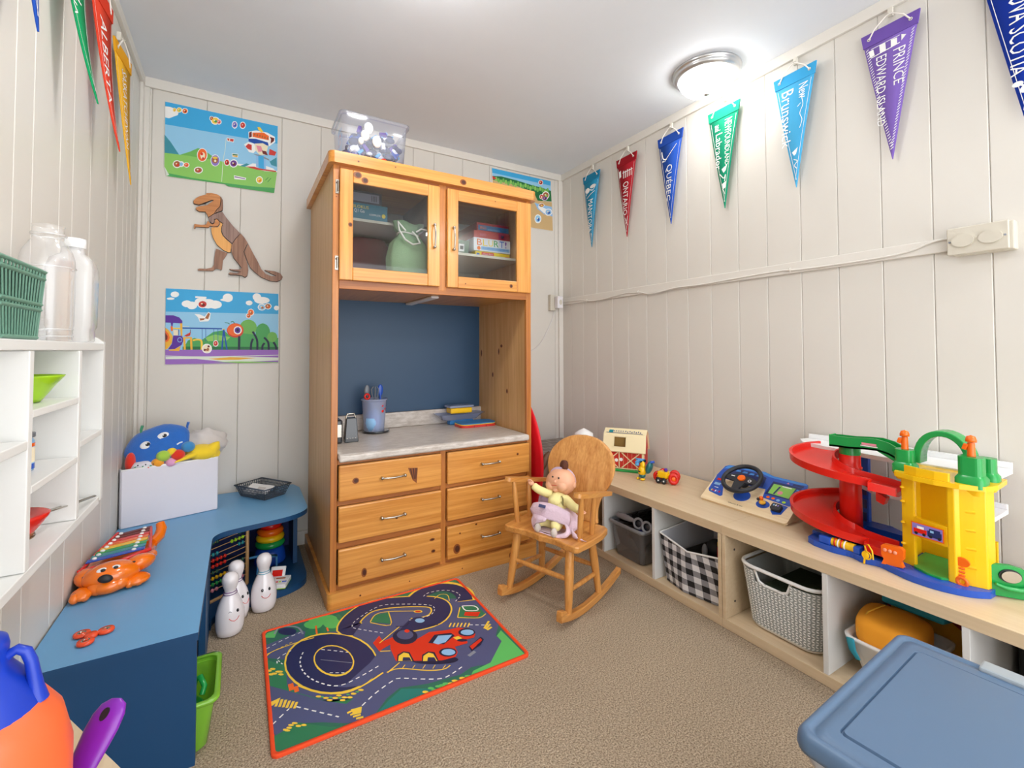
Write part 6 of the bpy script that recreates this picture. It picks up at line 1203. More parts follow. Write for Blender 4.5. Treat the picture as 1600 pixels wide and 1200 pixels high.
for p,m_ in (((-.345,2.40,.685),'plush_green'),((-.19,2.40,.688),'plush_blue')):
    q=MB(); d=Vector(p); q.tube([tuple(d-Vector((0,0,.035))),tuple(d-Vector((0,0,.01))),tuple(d+Vector((.004,0,.006)))],[.006,.010,.011],m_,8,flat=.5); q.build('ear_tab',t)
q=MB(); q.tube([tuple(onp(.060+.01*k,-.035+.004*math.sin(k),.002)) for k in range(3)],.003,'ink_white',6); q.build('mouth_stitch',t)
t=thing('plush_caterpillar','string of soft coloured balls at the rim of the fabric bin','plush toy',(-.23,2.33,.53))
for (x,y,z,r,m_,lb) in ((-.262,2.325,.573,.022,'plush_lime','lime green ball'),(-.215,2.335,.570,.022,'plush_red','red ball'),(-.182,2.345,.598,.022,'plush_sky','sky blue ball'),(-.280,2.325,.547,.020,'plush_orange','orange ball'),(-.237,2.325,.545,.017,'plush_pink','pink ball'),(-.236,2.335,.585,.016,'plush_yellow','yellow ball')):
    q=MB(); q.ell((x,y,z),(r*1.1,r,r),m_,n=18,m=12,fn=lambda d:1+.02*math.cos(6*math.atan2(d.y,d.x))); q.build('ball',t,label=lb)
t=thing('yellow_star_plush','yellow felt plush with pointed arms on the right of the fabric bin','plush toy',(-.13,2.38,.54))
q=MB(); pts=[]
q.ell((-.135,2.385,.562),(.062,.05,.035),'plush_yellow',(0,.1,.2),22,14)
q.tube([(-.10,2.38,.572),(-.085,2.375,.588),(-.075,2.37,.604)],[.028,.020,.004],'plush_yellow',10)
q.tube([(-.15,2.36,.568),(-.185,2.335,.557),(-.225,2.315,.544)],[.024,.016,.003],'plush_yellow',10,flat=.6)
q.tube([(-.10,2.38,.558),(-.085,2.375,.555),(-.078,2.37,.556)],[.03,.024,.015],'plush_yellow',10); q.build('body',t)
t=thing('grey_soft_cloth','pale grey crumpled soft cloth behind the yellow plush','cloth',(-.14,2.45,.5))
q=MB(); q.ell((-.130,2.46,.588),(.085,.06,.062),'plush_grey',(0,0,.2),26,16,fn=lambda d:1+.10*math.sin(5*d.x+4*d.z*2)*math.sin(6*d.y+3*d.z)+.05*math.sin(11*d.x+7*d.z)); q.build('folds',t)
t=thing('red_soft_toy','red soft toy squeezed in the left end of the fabric bin','plush toy',(-.365,2.34,.5))
q=MB(); q.ell((-.368,2.345,.555),(.018,.03,.04),'plush_red',n=14,m=10); q.build('body',t)
t=thing('patterned_cloth','white cloth with red and green print under the blue plush','cloth',(-.33,2.33,.53))
q=MB(); q.ell((-.325,2.33,.535),(.045,.03,.025),'bin_fabric',n=18,m=10,fn=lambda d:1+.08*math.sin(9*d.x)); 
for k in range(9): q.cbox((-.355+k*.008,2.302+.001*(k%2),.538+.006*(k%3)),(.006,.003,.004),['plush_red','plush_green','ink_black'][k%3],(0,0,k))
q.build('folds',t)
# basket
mat('basket_grey','4A5460',rough=.5)
t=thing('lattice_basket','dark grey plastic lattice basket holding paper on the blue bench','basket',(.1,2.48,dz))
c_=Vector((.1,2.478,0)); ba=R_(-55.5); bu=Vector((math.cos(ba),math.sin(ba),0)); bv=Vector((-math.sin(ba),math.cos(ba),0))
def bq(a,b,z): return tuple(c_+bu*a+bv*b+Vector((0,0,z)))
HA,HB=.1,.068; ha,hb=.082,.052; z0_,z1_=dz+.003,dz+.052
q=MB(); q.add([bq(-ha,-hb,z0_),bq(ha,-hb,z0_),bq(ha,hb,z0_),bq(-ha,hb,z0_),bq(-ha,-hb,z0_-.002),bq(ha,-hb,z0_-.002),bq(ha,hb,z0_-.002),bq(-ha,hb,z0_-.002)],[(0,1,2,3),(7,6,5,4),(0,4,5,1),(1,5,6,2),(2,6,7,3),(3,7,4,0)],'basket_grey'); q.build('floor_plate',t)
cs=[(-1,-1),(1,-1),(1,1),(-1,1)]
q=MB()
for i in range(4):
    (a0,b0),(a1,b1)=cs[i],cs[(i+1)%4]
    n=20 if i%2==0 else 14
    for f in (.25,.5,.75):
        ra,rb=ha+(HA-ha)*f,hb+(HB-hb)*f; q.tube([bq(a0*ra,b0*rb,z0_+(z1_-z0_)*f),bq(a1*ra,b1*rb,z0_+(z1_-z0_)*f)],.0014,'basket_grey',4)
    for k in range(n+1):
        f=k/n; lo=Vector(bq((a0+(a1-a0)*f)*ha,(b0+(b1-b0)*f)*hb,z0_)); hi=Vector(bq((a0+(a1-a0)*f)*HA,(b0+(b1-b0)*f)*HB,z1_)); q.tube([lo,hi],.0016,'basket_grey',4)
o=q.build('lattice_wall',t); o['kind']='stuff'
q=MB(); q.tube([bq(a*(HA+.002),b*(HB+.002),z1_) for a,b in cs],.0035,'basket_grey',6,closed=True); q.build('rim',t)
q=MB(); q.cbox((.085,2.49,dz+.03),(.11,.07,.003),'ink_white',(.25,.1,-.6)); q.cbox((.065,2.485,dz+.026),(.08,.06,.002),'plush_grey',(.3,.0,-.9)); o=q.build('paper',None); o.name='folded_paper'; tag(o,'folded white and grey papers lying in the lattice basket','paper')
# xylophone dog
mat('dog_orange','F2760E',rough=.18,coat=.5)
t=thing('dog_xylophone','orange plastic dog xylophone with rainbow keys on the blue bench','toy xylophone',(-.31,1.82,dz))
q=MB()
q.ell((-.312,1.745,.353),(.066,.056,.038),'dog_orange',(R_(-14),0,R_(8)),28,18,fn=lambda d:1+.12*max(0,-d.z)*0)
q.ell((-.312,1.712,.338),(.040,.030,.022),'dog_orange',(0,0,.1),22,14); q.ell((-.290,1.712,.340),(.024,.022,.020),'dog_orange'); q.ell((-.334,1.708,.338),(.024,.022,.020),'dog_orange')
q.build('head',t)
for (c,r,ro) in (((-.366,1.758,.352),(.030,.042,.024),(.0,.2,.3)),((-.253,1.778,.362),(.038,.042,.024),(-.2,-.3,-.4))):
    q=MB(); q.ell(c,r,'dog_orange',ro,20,12); q.build('ear',t)
for (c,r) in (((-.366,1.700,.332),(.024,.034,.0145)),((-.256,1.733,.332),(.036,.034,.0148))):
    q=MB(); q.ell(c,r,'dog_orange',(0,0,.2),20,12); q.ell((c[0]-.010,c[1]-.018,c[2]-.001),(.012,.018,.013),'dog_orange',n=14,m=8); q.ell((c[0]+.010,c[1]-.014,c[2]-.001),(.012,.018,.013),'dog_orange',n=14,m=8); q.build('paw',t)
q=MB(); q.ell((-.315,1.690,.364),(.017,.010,.013),'ink_black',(R_(-35),.2,.1),18,12,fn=lambda d:1-.25*max(0,-d.z)); q.build('nose',t)
for dx,dy in ((-.325,0),(-.298,.004)):
    q=MB(); q.ell((dx,1.712+dy,.380),(.0145,.010,.009),'ink_white',(R_(-30),0,.1),16,10); e=q.build('eye',t); q=MB(); q.ell((dx+.002,1.7045+dy,.3845),(.006,.004,.0045),'ink_black',(R_(-30),0,0),12,8); q.build('pupil',e)
for k,(x,y,z) in enumerate(((-.368,1.729,.3655),(-.360,1.724,.360),(-.352,1.716,.356),(-.262,1.744,.378),(-.270,1.731,.370),(-.256,1.748,.368),(-.276,1.722,.362))):
    q=MB(); q.ell((x,y,z),(.005,.006,.003),'ink_black',(R_(-30),.1,.3),10,6); q.build('spot',t)
q=MB(); q.prism([(-.388,1.79),(-.262,1.79),(-.238,1.94),(-.240,2.02),(-.30,2.06),(-.385,2.04)],FZ(0),dz+.001,dz+.032,'dog_orange'); q.build('body_base',t,bevel=.008,seg=3)
q=MB(); q.tube([(-.25,1.98,.345),(-.236,2.02,.352),(-.232,2.05,.368),(-.238,2.062,.385)],[.016,.017,.016,.013],'dog_orange',12); q.build('tail',t); q=MB(); q.tube([(-.246,1.86,.337),(-.238,1.90,.337)],[.016,.014],'dog_orange',12); q.build('haunch',t)
q=MB(); q.tube([(-.392,1.775,.366),(-.30,1.783,.374),(-.235,1.832,.378)],.0062,'pl_red',10); q.tube([(-.388,1.785,.366),(-.372,1.92,.372),(-.352,2.05,.376)],.0045,'pl_red',8); q.tube([(-.237,1.835,.376),(-.248,1.94,.376),(-.262,2.05,.378)],.0045,'pl_red',8)
q.build('red_frame',t)
keys=['pl_blue','pl_teal','pl_green','pl_yellow','pl_orange','pl_red','print_maroon','print_maroon']
for k,m_ in enumerate(keys):
    y=1.815+k*.029; xa=-.384+k*.0045; xb=-.252-k*.0015
    q=MB(); q.add([(xa,y,.372),(xb,y+.034,.374),(xb,y+.056,.374),(xa,y+.022,.372),(xa,y,.376),(xb,y+.034,.378),(xb,y+.056,.378),(xa,y+.022,.376)],[(0,3,2,1),(4,5,6,7),(0,1,5,4),(1,2,6,5),(2,3,7,6),(3,0,4,7)],m_); kb=q.build('key',t,bevel=.001,label=['blue key','teal key','green key','yellow key','orange key','red key','dark red key','dark red key'][k])
    for f in (.13,.80):
        c=(xa+(xb-xa)*f,y+.011+.034*f,.3785); q=MB(); q.ell(c,(.0062,.0062,.004),'ink_white',n=12,m=6); q.build('peg',kb)
# fidget spinner
t=thing('fidget_spinner','orange-red three-lobed fidget spinner lying on the blue bench','spinner',(-.297,1.468,dz))
q=MB()
for k in range(3):
    a=R_(20+120*k); c=Vector((-.297,1.468,0))+Vector((math.cos(a),math.sin(a),0))*.027
    q.lathe([(.0085,dz+.001),(.0155,dz+.002),(.0165,dz+.005),(.0155,dz+.0085),(.0085,dz+.0095)],tuple(c),'pl_orange' if False else 'spin_red' if 'spin_red' in MATS else mat('spin_red','E8502A',rough=.25),20)
    q.tube([(-.297,1.468,dz+.005),tuple(c+Vector((0,0,dz+.005)))],.0052,'spin_red',8)
q.lathe([(.0001,dz+.001),(.012,dz+.001),(.013,dz+.005),(.011,dz+.0100),(.0001,dz+.0105)],(-.297,1.468,0),'spin_red',20); q.build('body',t)
for k in range(3):
    a=R_(20+120*k); c=Vector((-.297,1.468,0))+Vector((math.cos(a),math.sin(a),0))*.027
    q=MB(); q.lathe([(.0001,dz+.004),(.005,dz+.004),(.0052,dz+.009),(.0085,dz+.0096),(.0087,dz+.003)],tuple(c),'nickel',18); q.flat(circ(c.x,c.y,.0052,None,16),FZ(dz+.0062),0,'ink_black'); q.build('bearing',t)

# ================= ON THE WALL SHELF =================
glassy('bottle_clear','FFFFFF',dens=.05,rough=.05,diff=.16); glassy('jug_milky','FFFFFF',dens=.04,rough=.2,diff=.36)
zt_=1.0165
t=thing('clear_plastic_jar','large clear plastic bottle with wide mouth on the white shelf','bottle',(-.335,1.27,zt_))
q=MB(); q.lathe([(.0001,.001),(.036,.001),(.039,.006),(.037,.012),(.040,.018),(.038,.026),(.041,.034),(.042,.15),(.041,.165),(.037,.182),(.029,.198),(.024,.205),(.0235,.212),(.0265,.214),(.0265,.218),(.0235,.220),(.0235,.232),(.025,.234)],(-.335,1.265,zt_),'bottle_clear',36); q.build('body',t)
for z in (.012,.026,.15,.216):
    q=MB(); q.torus((-.335,1.27,zt_+z),.0385 if z<.2 and z!=.15 else (.0415 if z==.15 else .026),.0014,'jug_milky',(0,0,1),36,6); q.build('moulded_ring',t)
t=thing('milk_jug','milky white plastic jug with square shoulders behind the clear bottle','jug',(-.352,1.335,zt_))
q=MB(); sq=lambda h,z,r=.012:[(-.314+a,1.337+b,z) for a,b in rrect(2*h,2*h,min(r,h*.9),4)]
ring_loft(q,[sq(.032,zt_+.001),sq(.034,zt_+.005),sq(.034,zt_+.028),sq(.037,zt_+.036),sq(.038,zt_+.135),sq(.038,zt_+.14),sq(.038,zt_+.158),sq(.034,zt_+.180,.02),sq(.020,zt_+.192,.018),sq(.019,zt_+.205,.018)],'jug_milky',caps=(True,False)); q.build('body',t)
q=MB(); q.lathe([(.020,.0),(.021,.002),(.021,.020),(.0001,.021)],(-.314,1.337,zt_+.205),'pl_white',22); q.build('cap',t)
t=thing('cork_stopper','brown cork stopper peeking beside the milky jug','cork',(-.30,1.375,zt_))
q=MB(); q.tube([(XL+.06,1.372,zt_+.001),(XL+.06,1.372,zt_+.16)],[.012,.012],'light_wood',12); q.lathe([(.014,.16),(.016,.18),(.0001,.181)],(XL+.06,1.372,zt_),'print_brownm',14); q.build('stopper',t)
mat('sage_plastic','6E9A86',rough=.45); mat('photo_dark','3A2A28',rough=.3)
t=thing('green_slatted_basket','sage green slatted plastic basket lying on the white wall shelf','basket',(-.33,1.0,zt_))
q=MB(); RBk=Euler((0,R_(8),0)).to_matrix()
def gb(x,y,z): return (-.350+x, 1.015+y+.22*z*-1, zt_+.001+z*.90)
W0,H0=.12,.125
def barq(a,b,th=.004,mt='sage_plastic'): q.tube([gb(*a),gb(*b)],th,mt,4)
n=14
for k in range(n+1):
    f=k/n; barq((.055,-.08+.135*f,.004),(.067,-.105+.19*f*.93,H0),.0016)
for z in (.004,.055,.065,.112,.125):
    barq((.055+.012*z/H0,-.08-.025*z/H0,z),(.055+.012*z/H0,.055+.016*z/H0,z),.0036)
barq((-.03,.055,.004),(.055,.055,.004),.003); barq((-.03,.07,.125),(.067,.071,.125),.003)
for k in range(6): barq((-.03+.017*k,.055,.004),(-.03+.019*k,.071,.125),.002)
o=q.build('slatted_wall',t); o['kind']='stuff'
q=MB(); q.add([gb(.048,-.08,.004),gb(.048,.050,.004),gb(.060,.066,.120),gb(.060,-.10,.120)],[(0,1,2,3)],'gap_shade_teal' if 'gap_shade_teal' in MATS else mat('gap_shade_teal','14302A',rough=.6)); q.build('gap_shade_sheet',t)  # added dark sheet paints in the shade seen between the slats
t=thing('dark_picture_frame','dark tilted picture frame behind the green slatted basket','picture frame',(-.37,1.1,zt_))
q=MB(); q.cbox((-.365,1.06,zt_+.072),(.008,.14,.15),'photo_dark',(0,R_(-8),0)); q.build('frame',t,bevel=.002)
q=MB(); q.cbox((-.359,1.06,zt_+.072),(.002,.12,.13),'print_navyd',(0,R_(-8),0)); q.build('panel',t)
t=thing('lime_bowl','lime green plastic bowl in the upper cubby of the wall shelf','bowl',(-.325,1.115,.909))
q=MB(); q.lathe([(.0001,.0005),(.030,.0005),(.034,.006),(.060,.046),(.062,.047),(.060,.044),(.033,.008),(.0001,.004)],(-.331,1.115,.9095),'pl_lime',36); q.build('bowl',t)
t=thing('spice_jar','small glass jar with dark lid and yellow label in the middle cubby','jar',(-.325,1.12,.794))
q=MB(); q.lathe([(.0001,.0005),(.021,.0005),(.0215,.004),(.0215,.05),(.018,.056)],(-.325,1.105,.7945),'print_lblue',24); q.build('glass',t)
q=MB(); q.lathe([(.0219,.014),(.0219,.040)],(-.325,1.105,.7945),'print_cream',24); q.lathe([(.022,.041),(.022,.047)],(-.325,1.105,.7945),'pl_orange',24); q.lathe([(.0219,.003),(.0219,.012)],(-.325,1.105,.7945),'pl_blue',24); q.build('label_band',t)
q=MB(); q.lathe([(.020,.056),(.0225,.057),(.0225,.064),(.0001,.065)],(-.325,1.105,.7945),'pl_grey',24); q.build('lid',t)
t=thing('red_strainer','red bowl-shaped strainer with long wire handle on the bottom cubby','strainer',(-.33,1.07,.672))
q=MB(); q.lathe([(.0001,.046),(.030,.048),(.048,.052),(.052,.050),(.050,.045),(.040,.030),(.034,.022)],(-.330,1.09,.672),'pl_red',32); q.build('rim_bowl',t)
q=MB(); q.lathe([(.033,.022),(.031,.012),(.024,.004),(.0001,.001)],(-.330,1.09,.672),'print_brownm',28); q.lathe([(.0335,.016),(.0345,.014),(.0335,.012)],(-.330,1.09,.672),'nickel',28); q.build('mesh_cup',t)
q=MB(); q.tube([(-.305,1.135,.712),(-.285,1.25,.694),(-.275,1.345,.680),(-.272,1.352,.679),(-.270,1.345,.680),(-.277,1.25,.694),(-.295,1.13,.712)],.0016,'nickel',6); q.build('wire_handle',t)
t=thing('black_tablet_case','thin black rounded case standing by the shelf divider','case',(-.29,1.24,.821))
q=MB(); q.prism(rrect(.03,.085,.008,4,0,.044),((-.290,1.232,.8215),(1,0,0),(0,0,1),(0,1,0)),0,.008,'ink_black'); q.build('case',t)

# ================= FOREGROUND LEFT: TOY TABLE AND JUG =================
wood('table_wood','DCC8A8','CDB692','Y',rough=.5,scale=.6)
t=thing('toy_table','light wooden low toy table in the lower left foreground','table',(-.24,.55,0))
o=[(-.39,.90),(-.225,.89),(-.205,.875),(-.03,.575),(-.02,.55),(-.10,.20),(-.39,.20)]
q=MB(); q.prism(o,FZ(0),.478,.500,'table_wood'); q.build('table_top',t,bevel=.004)
for x,y in ((-.36,.84),(-.25,.82),(-.07,.56),(-.36,.25),(-.13,.25)):
    q=MB(); q.box(x-.014,x+.014,y-.014,y+.014,0,.4775,'table_wood'); q.build('leg',t,bevel=.003)
mat('toy_orange','F26A3A',rough=.38); mat('toy_blue','1238B0',rough=.35); mat('toy_purple','7A1FA2',rough=.3)
t=thing('toy_watering_can','orange toy watering can with blue neck and handle in the left foreground','watering can',(-.19,.62,.5))
c=(-.212,.62,.5005)
q=MB(); q.lathe([(.0001,.0),(.05,.0),(.058,.012),(.068,.04),(.0735,.075),(.0735,.110),(.066,.145),(.055,.163),(.042,.173),(.0001,.174)],c,'toy_orange',40); q.build('body',t)
q=MB(); q.lathe([(.052,.160),(.046,.174),(.038,.190),(.029,.203),(.0255,.216),(.026,.222),(.0245,.229),(.019,.233),(.008,.234),(.007,.227),(.0001,.226)],(c[0]+.002,c[1],c[2]),'toy_blue',36); q.build('neck',t)
q=MB(); q.tube([tuple(v) for v in smooth2([(c[0]+.026,.212),(c[0]+.036,.222),(c[0]+.046,.221),(c[0]+.053,.209),(c[0]+.056,.190),(c[0]+.058,.162)],4)] if False else [(c[0]+a_,c[1],c[2]+b_) for a_,b_ in ((.022,.206),(.028,.214),(.034,.217),(.040,.213),(.0435,.203),(.0455,.190),(.047,.178),(.049,.164))],[.0045,.0045,.0045,.0046,.0048,.0052,.006,.008],'toy_blue',14); q.build('handle',t)
t=thing('toy_utensil','purple plastic toy spoon with a hole in its handle, lower left foreground','toy utensil',(-.13,.62,.5))
d0=Vector((-.158,.660,.5155)); d1=Vector((-.118,.700,.598)); ax=(d1-d0).normalized(); sd=Vector((.86,-.5,0)).normalized(); nn=ax.cross(sd).normalized()
q=MB(); o=[]; Ln=(d1-d0).length
for (v,wd) in ((-.0,.011),(.25,.0135),(.5,.0165),(.72,.0185),(.86,.0175),(.95,.0135),(1.0,.0055)): o.append((v,wd))
rings=[]
for v,wd in o:
    p=d0+ax*(v*Ln); rings.append([tuple(p+sd*(wd*math.cos(a))+nn*(wd*.42*math.sin(a))) for a in [2*math.pi*i/18 for i in range(18)]])
ring_loft(q,rings,'toy_purple'); q.build('handle',t)
q=MB(); q.ell(tuple(d0+Vector((0,0,-.002))),(.024,.02,.010),'toy_purple',(0,0,.8),18,10); q.build('spoon_bowl',t)
q=MB(); sg_=1 if nn.dot(Vector((0,0,1))-d1)>0 else -1; hc=d0+ax*(.86*Ln)+nn*.0071*sg_; q.prism(circ(0,0,.0062,.0042,16),(tuple(hc),tuple(ax),tuple(sd),tuple(nn*sg_)),-.001,.0006,'ink_black'); q.build('hanging_hole',t)
t=thing('purple_toy_ring','dark plum toy loop half hidden beside the orange can','toy',(-.13,.6,.5))
q=MB(); q.torus((-.140,.640,.530),.020,.005,'print_purplem',(.7,-.7,.2),24,8); q.build('loop',t)

# ================= HUTCH WORKTOP =================
zw=.5885
mat('toaster_black','26282C',rough=.2,coat=.5)
t=thing('box_grater','dark metal four-sided grater with black handle on the hutch worktop','grater',(.425,2.15,zw))
q=MB(); q.frust((.432,2.155,zw),(.030,.022),(.022,.016),.108,'toaster_black'); q.build('body',t,bevel=.003)
q=MB(); q.tube([(.41,2.15,zw+.106),(.415,2.15,zw+.125),(.445,2.155,zw+.125),(.452,2.155,zw+.106)],.004,'nickel',8); q.build('handle',t)
for r in range(6):
    for k in range(4):
        q=MB(); q.cbox((.414+k*.012,2.1355+.0009*r,zw+.018+r*.014),(.007,.003,.0025),'nickel',(0,.5,0)); q.build('grating_tooth',t)
t=thing('black_appliance','small black glossy appliance at the left end of the hutch worktop','appliance',(.37,2.2,zw))
q=MB(); q.box(.345,.392,2.12,2.24,zw,zw+.105,'toaster_black'); q.build('body',t,bevel=.010,seg=3)
q=MB(); q.box(.350,.386,2.1175,2.1195,zw+.03,zw+.085,'nickel'); q.build('front_plate',t,bevel=.003)
glassy('pitcher_clear','C9D4F0',dens=.06,rough=.1,diff=.42)
t=thing('utensil_pitcher','clear bluish plastic pitcher holding kitchen utensils on the worktop','pitcher',(.58,2.345,zw))
q=MB(); q.lathe([(.0001,.004),(.048,.004),(.050,.008),(.052,.05),(.060,.150),(.063,.160),(.066,.161),(.0655,.168),(.062,.168)],(.582,2.345,zw),'pitcher_clear',36); q.build('cup',t)
q=MB(); q.lathe([(.0001,.001),(.062,.001),(.066,.004),(.066,.010),(.060,.010),(.0001,.006)],(.590,2.342,zw),'toaster_black',32); q.build('saucer',t,label='black round saucer')
for (a,z,s_) in ((-60,.135,.010),(-58,.108,.009),(-42,.14,.007),(-40,.118,.007)):
    q=MB(); a_=R_(a); r_=.0535+.0001*1000*(z-.05)*.08; c=(.582+(r_+.001)*math.cos(a_),2.345+(r_+.001)*math.sin(a_),zw+z); q.ell(c,(s_,.004,s_*.8),'pl_red',(0,0,a_+math.pi/2),12,8); q.build('printed_cherry',t)
t=thing('sand_timer','pale blue stacked cups inside the pitcher','cups',(.57,2.33,zw+.012))
q=MB(); q.lathe([(.0001,.012),(.038,.012),(.042,.05),(.043,.075),(.038,.077),(.038,.090),(.034,.092),(.034,.104),(.028,.106),(.028,.118),(.0001,.119)],(.575,2.335,zw),'print_lblue',28); q.build('cups',t)
def utensil(label,x,y,m_,h,w_,lean=0,kind='spoon'):
    t=thing('kitchen_utensil',label,'utensil',(x,y,zw+.02),group='utensils standing in the pitcher')
    q=MB(); q.tube([(x,y,zw+.125),(x+lean*.5,y,zw+.17),(x+lean,y,zw+h-.03)],[.004,.0045,.005],m_,8); q.build('shaft',t)
    q=MB(); q.ell((x+lean,y,zw+h-.028),(w_,.005,.030),m_,n=16,m=10); q.build('head',t)
utensil('blue round-ended spoon at the right of the pitcher',.612,2.345,'pl_blue',.236,.014)
utensil('dark grey spoon leaning left in the pitcher',.555,2.35,'pl_grey',.235,.014,-.008)
t=thing('grey_tongs','grey looped whisk between the two spoons','utensil',(.58,2.34,zw+.1),group='utensils standing in the pitcher')
for dx in (-.016,.0,.016):
    q=MB(); q.tube([(.583,2.335,zw+.14),(.583+dx,2.335+dx*.3,zw+.19),(.583+dx*1.1,2.335,zw+.215),(.583+dx*.5,2.335,zw+.228)],.003,'pl_grey',6); q.build('wire_loop',t)
t=thing('red_tape_ring','orange-red ring handle hooked over the left rim of the pitcher','utensil',(.545,2.31,zw+.15),group='utensils standing in the pitcher')
q=MB(); q.torus((.540,2.315,zw+.182),.012,.005,'pl_red',(.2,-1,.1),20,8); q.build('ring',t)
mat('tray_blue','2A78B8',rough=.5); mat('tray_red','D2342A',rough=.4)
t=thing('silicone_tray','red silicone baking tray with a blue lid on the hutch worktop','tray',(1.10,2.27,zw))
q=MB(); o=rrect(.21,.12,.03,5,1.105,2.265)
q.prism(o,FZ(zw),.0005,.013,'tray_red'); q.build('red_tray',t,bevel=.004); q=MB(); q.prism(o,FZ(zw),.0135,.016,'plush_yellow'); q.build('yellow_gasket',t,label='pale yellow rim')
q=MB(); q.prism(rrect(.205,.115,.03,5,1.107,2.267),FZ(zw),.0165,.0215,'tray_blue'); q.build('blue_lid',t,bevel=.002)
for x in (1.07,1.14):
    q=MB(); q.box(x-.001,x+.001,2.2035,2.2055,zw+.001,zw+.011,'ink_black'); q.build('cell_groove',t)
t=thing('clear_serving_tray','clear plastic oblong tray stacked at the back of the worktop','tray',(1.05,2.36,zw))
q=MB(); rr=lambda a,b,z:[(1.055+x,2.365+y,z) for x,y in rrect(a,b,.03,5)]
ring_loft(q,[rr(.20,.055,zw+.026),rr(.21,.06,zw+.028),rr(.27,.105,zw+.058),rr(.29,.115,zw+.060)],'pitcher_clear',caps=(True,False)); q.build('tray',t)
q=MB(); q.box(.99,1.13,2.342,2.385,zw+.0005,zw+.0255,'tray_blue'); q.build('blue_foot',t,bevel=.004)
t=thing('sandwich_box','yellow sandwich box with frosted lid on the clear tray','food box',(1.045,2.36,zw+.06))
q=MB(); q.box(.99,1.12,2.33,2.40,zw+.0615,zw+.092,'pl_yellow'); q.build('box',t,bevel=.008,seg=3); q=MB(); q.box(.982,1.128,2.322,2.408,zw+.0925,zw+.105,'pitcher_clear'); q.build('lid',t,bevel=.006,seg=3)
# ================= ROCKING CHAIR =================
wood('oak_v','D89A52','BE7C38','Z',rough=.3,scale=1.6,coat=.35); wood('oak_x','D89A52','BE7C38','X',rough=.3,scale=1.6,coat=.35); wood('oak_back','DEA460','C07E3E','Z',rough=.35,scale=1.1,coat=.25)
CX,CY,TH=1.113,1.535,.335
ch=thing('rocking_chair','small oak rocking chair with rounded panel back facing the play rug','chair',(CX,CY,0),rz=math.pi+TH)
def cpart(mb,name,**k): return mb.build(name,ch,world=False,**k)
rk=lambda u:.0125+.95*u*u if u>0 else .0125+.62*u*u
for s_ in (-1,1):
    q=MB(); us=[-.262+.447*i/22 for i in range(23)]; rings=[]
    for i,u in enumerate(us):
        z=rk(u); h=.015 if abs(i-11)<10 else .012; e=.0
        rings.append([(u,s_*.141-.012,z-.012),(u,s_*.141+.012,z-.012),(u,s_*.141+.012,z+h),(u,s_*.141-.012,z+h)])
    ring_loft(q,rings,'oak_x',smooth=False); cpart(q,'rocker',bevel=.004)
    q=MB(); q.cbox((.168,s_*.141,rk(.168)+.018),(.034,.025,.018),'oak_x',(0,-.32,0)); cpart(q,'rocker_block',bevel=.004)
def leg(p0,p1,r0,r1,rm=None): 
    q=MB(); a,b=Vector(p0),Vector(p1); rm=rm or max(r0,r1)*1.12
    q.tube([a,a.lerp(b,.25),a.lerp(b,.55),a.lerp(b,.85),b],[r0,(r0+rm)/2,rm,(rm+r1)/2,r1],'oak_v',14); return q
fl={}
for s_ in (-1,1):
    cpart(leg((.126,s_*.141,.040),(.090,s_*.125,.262),.0125,.0155,.0175),'leg')
    cpart(leg((-.092,s_*.141,.030),(-.070,s_*.120,.262),.0125,.0145,.0165),'leg')
    cpart(leg((.114,s_*.134,.112),(-.086,s_*.132,.105),.008,.008,.0095),'stretcher')
cpart(leg((.108,-.133,.150),(.108,.133,.150),.008,.008,.0105),'stretcher')
cpart(leg((-.084,-.130,.135),(-.084,.130,.135),.008,.008,.0105),'stretcher')
# seat: scooped saddle plank
q=MB(); o=[]
front=[(.112,-.178),(.122,-.165),(.120,-.12),(.108,-.07),(.112,-.02),(.118,0),(.112,.02),(.108,.07),(.120,.12),(.122,.165),(.112,.178)]
back=[(.02,.186),(-.06,.184),(-.115,.172),(-.13,.15),(-.132,0),(-.13,-.15),(-.115,-.172),(-.06,-.184),(.02,-.186)]
n_=len(front)+len(back); o=front+back
def seatz(u,w): return .281+(-.007 if abs(w)<.10 else 0)
vs=[(u,w,.2575) for u,w in o]+[(u,w,.283) for u,w in o]
q.add(vs,[tuple(reversed(range(n_))),tuple(range(n_,2*n_))]+[(i,(i+1)%n_,n_+(i+1)%n_,n_+i) for i in range(n_)],'oak_x'); cpart(q,'seat',bevel=.006,seg=3)
# back panel: balloon shape leaning back
prof=[(.0,.118),(.03,.112),(.06,.110),(.09,.117),(.12,.132),(.16,.152),(.20,.165),(.235,.166),(.27,.155),(.30,.132),(.325,.098),(.342,.055),(.348,.0)]
lean=lambda h:(-.118-.27*h, .283+h*.965)
q=MB(); half=smooth2([(w,h) for h,w in prof],3); L_=[(v.x,v.y) for v in half]; loop=L_+[(-a,b) for a,b in reversed(L_[:-1])]
nL=len(loop)
vs=[]
for d in (0,.016):
    for w,h in loop:
        u,z=lean(h); bow=.018*(1-(w/.17)**2)*-1; vs.append((u-d+bow*.6,w,z))
q.add(vs,[tuple(range(nL)),tuple(reversed(range(nL,2*nL)))]+[(i,nL+i,nL+(i+1)%nL,(i+1)%nL) for i in range(nL)],'oak_back'); cpart(q,'backrest',bevel=.004)
for w_ in (-.058,.060):
    q=MB(); hs=[.02+.30*i/10 for i in range(11)]; q.tube([(lean(h)[0]+.0004-.0108*(1-(w_/.17)**2),w_,lean(h)[1]) for h in hs],.0008,'knot_mid',4); cpart(q,'plank_seam')
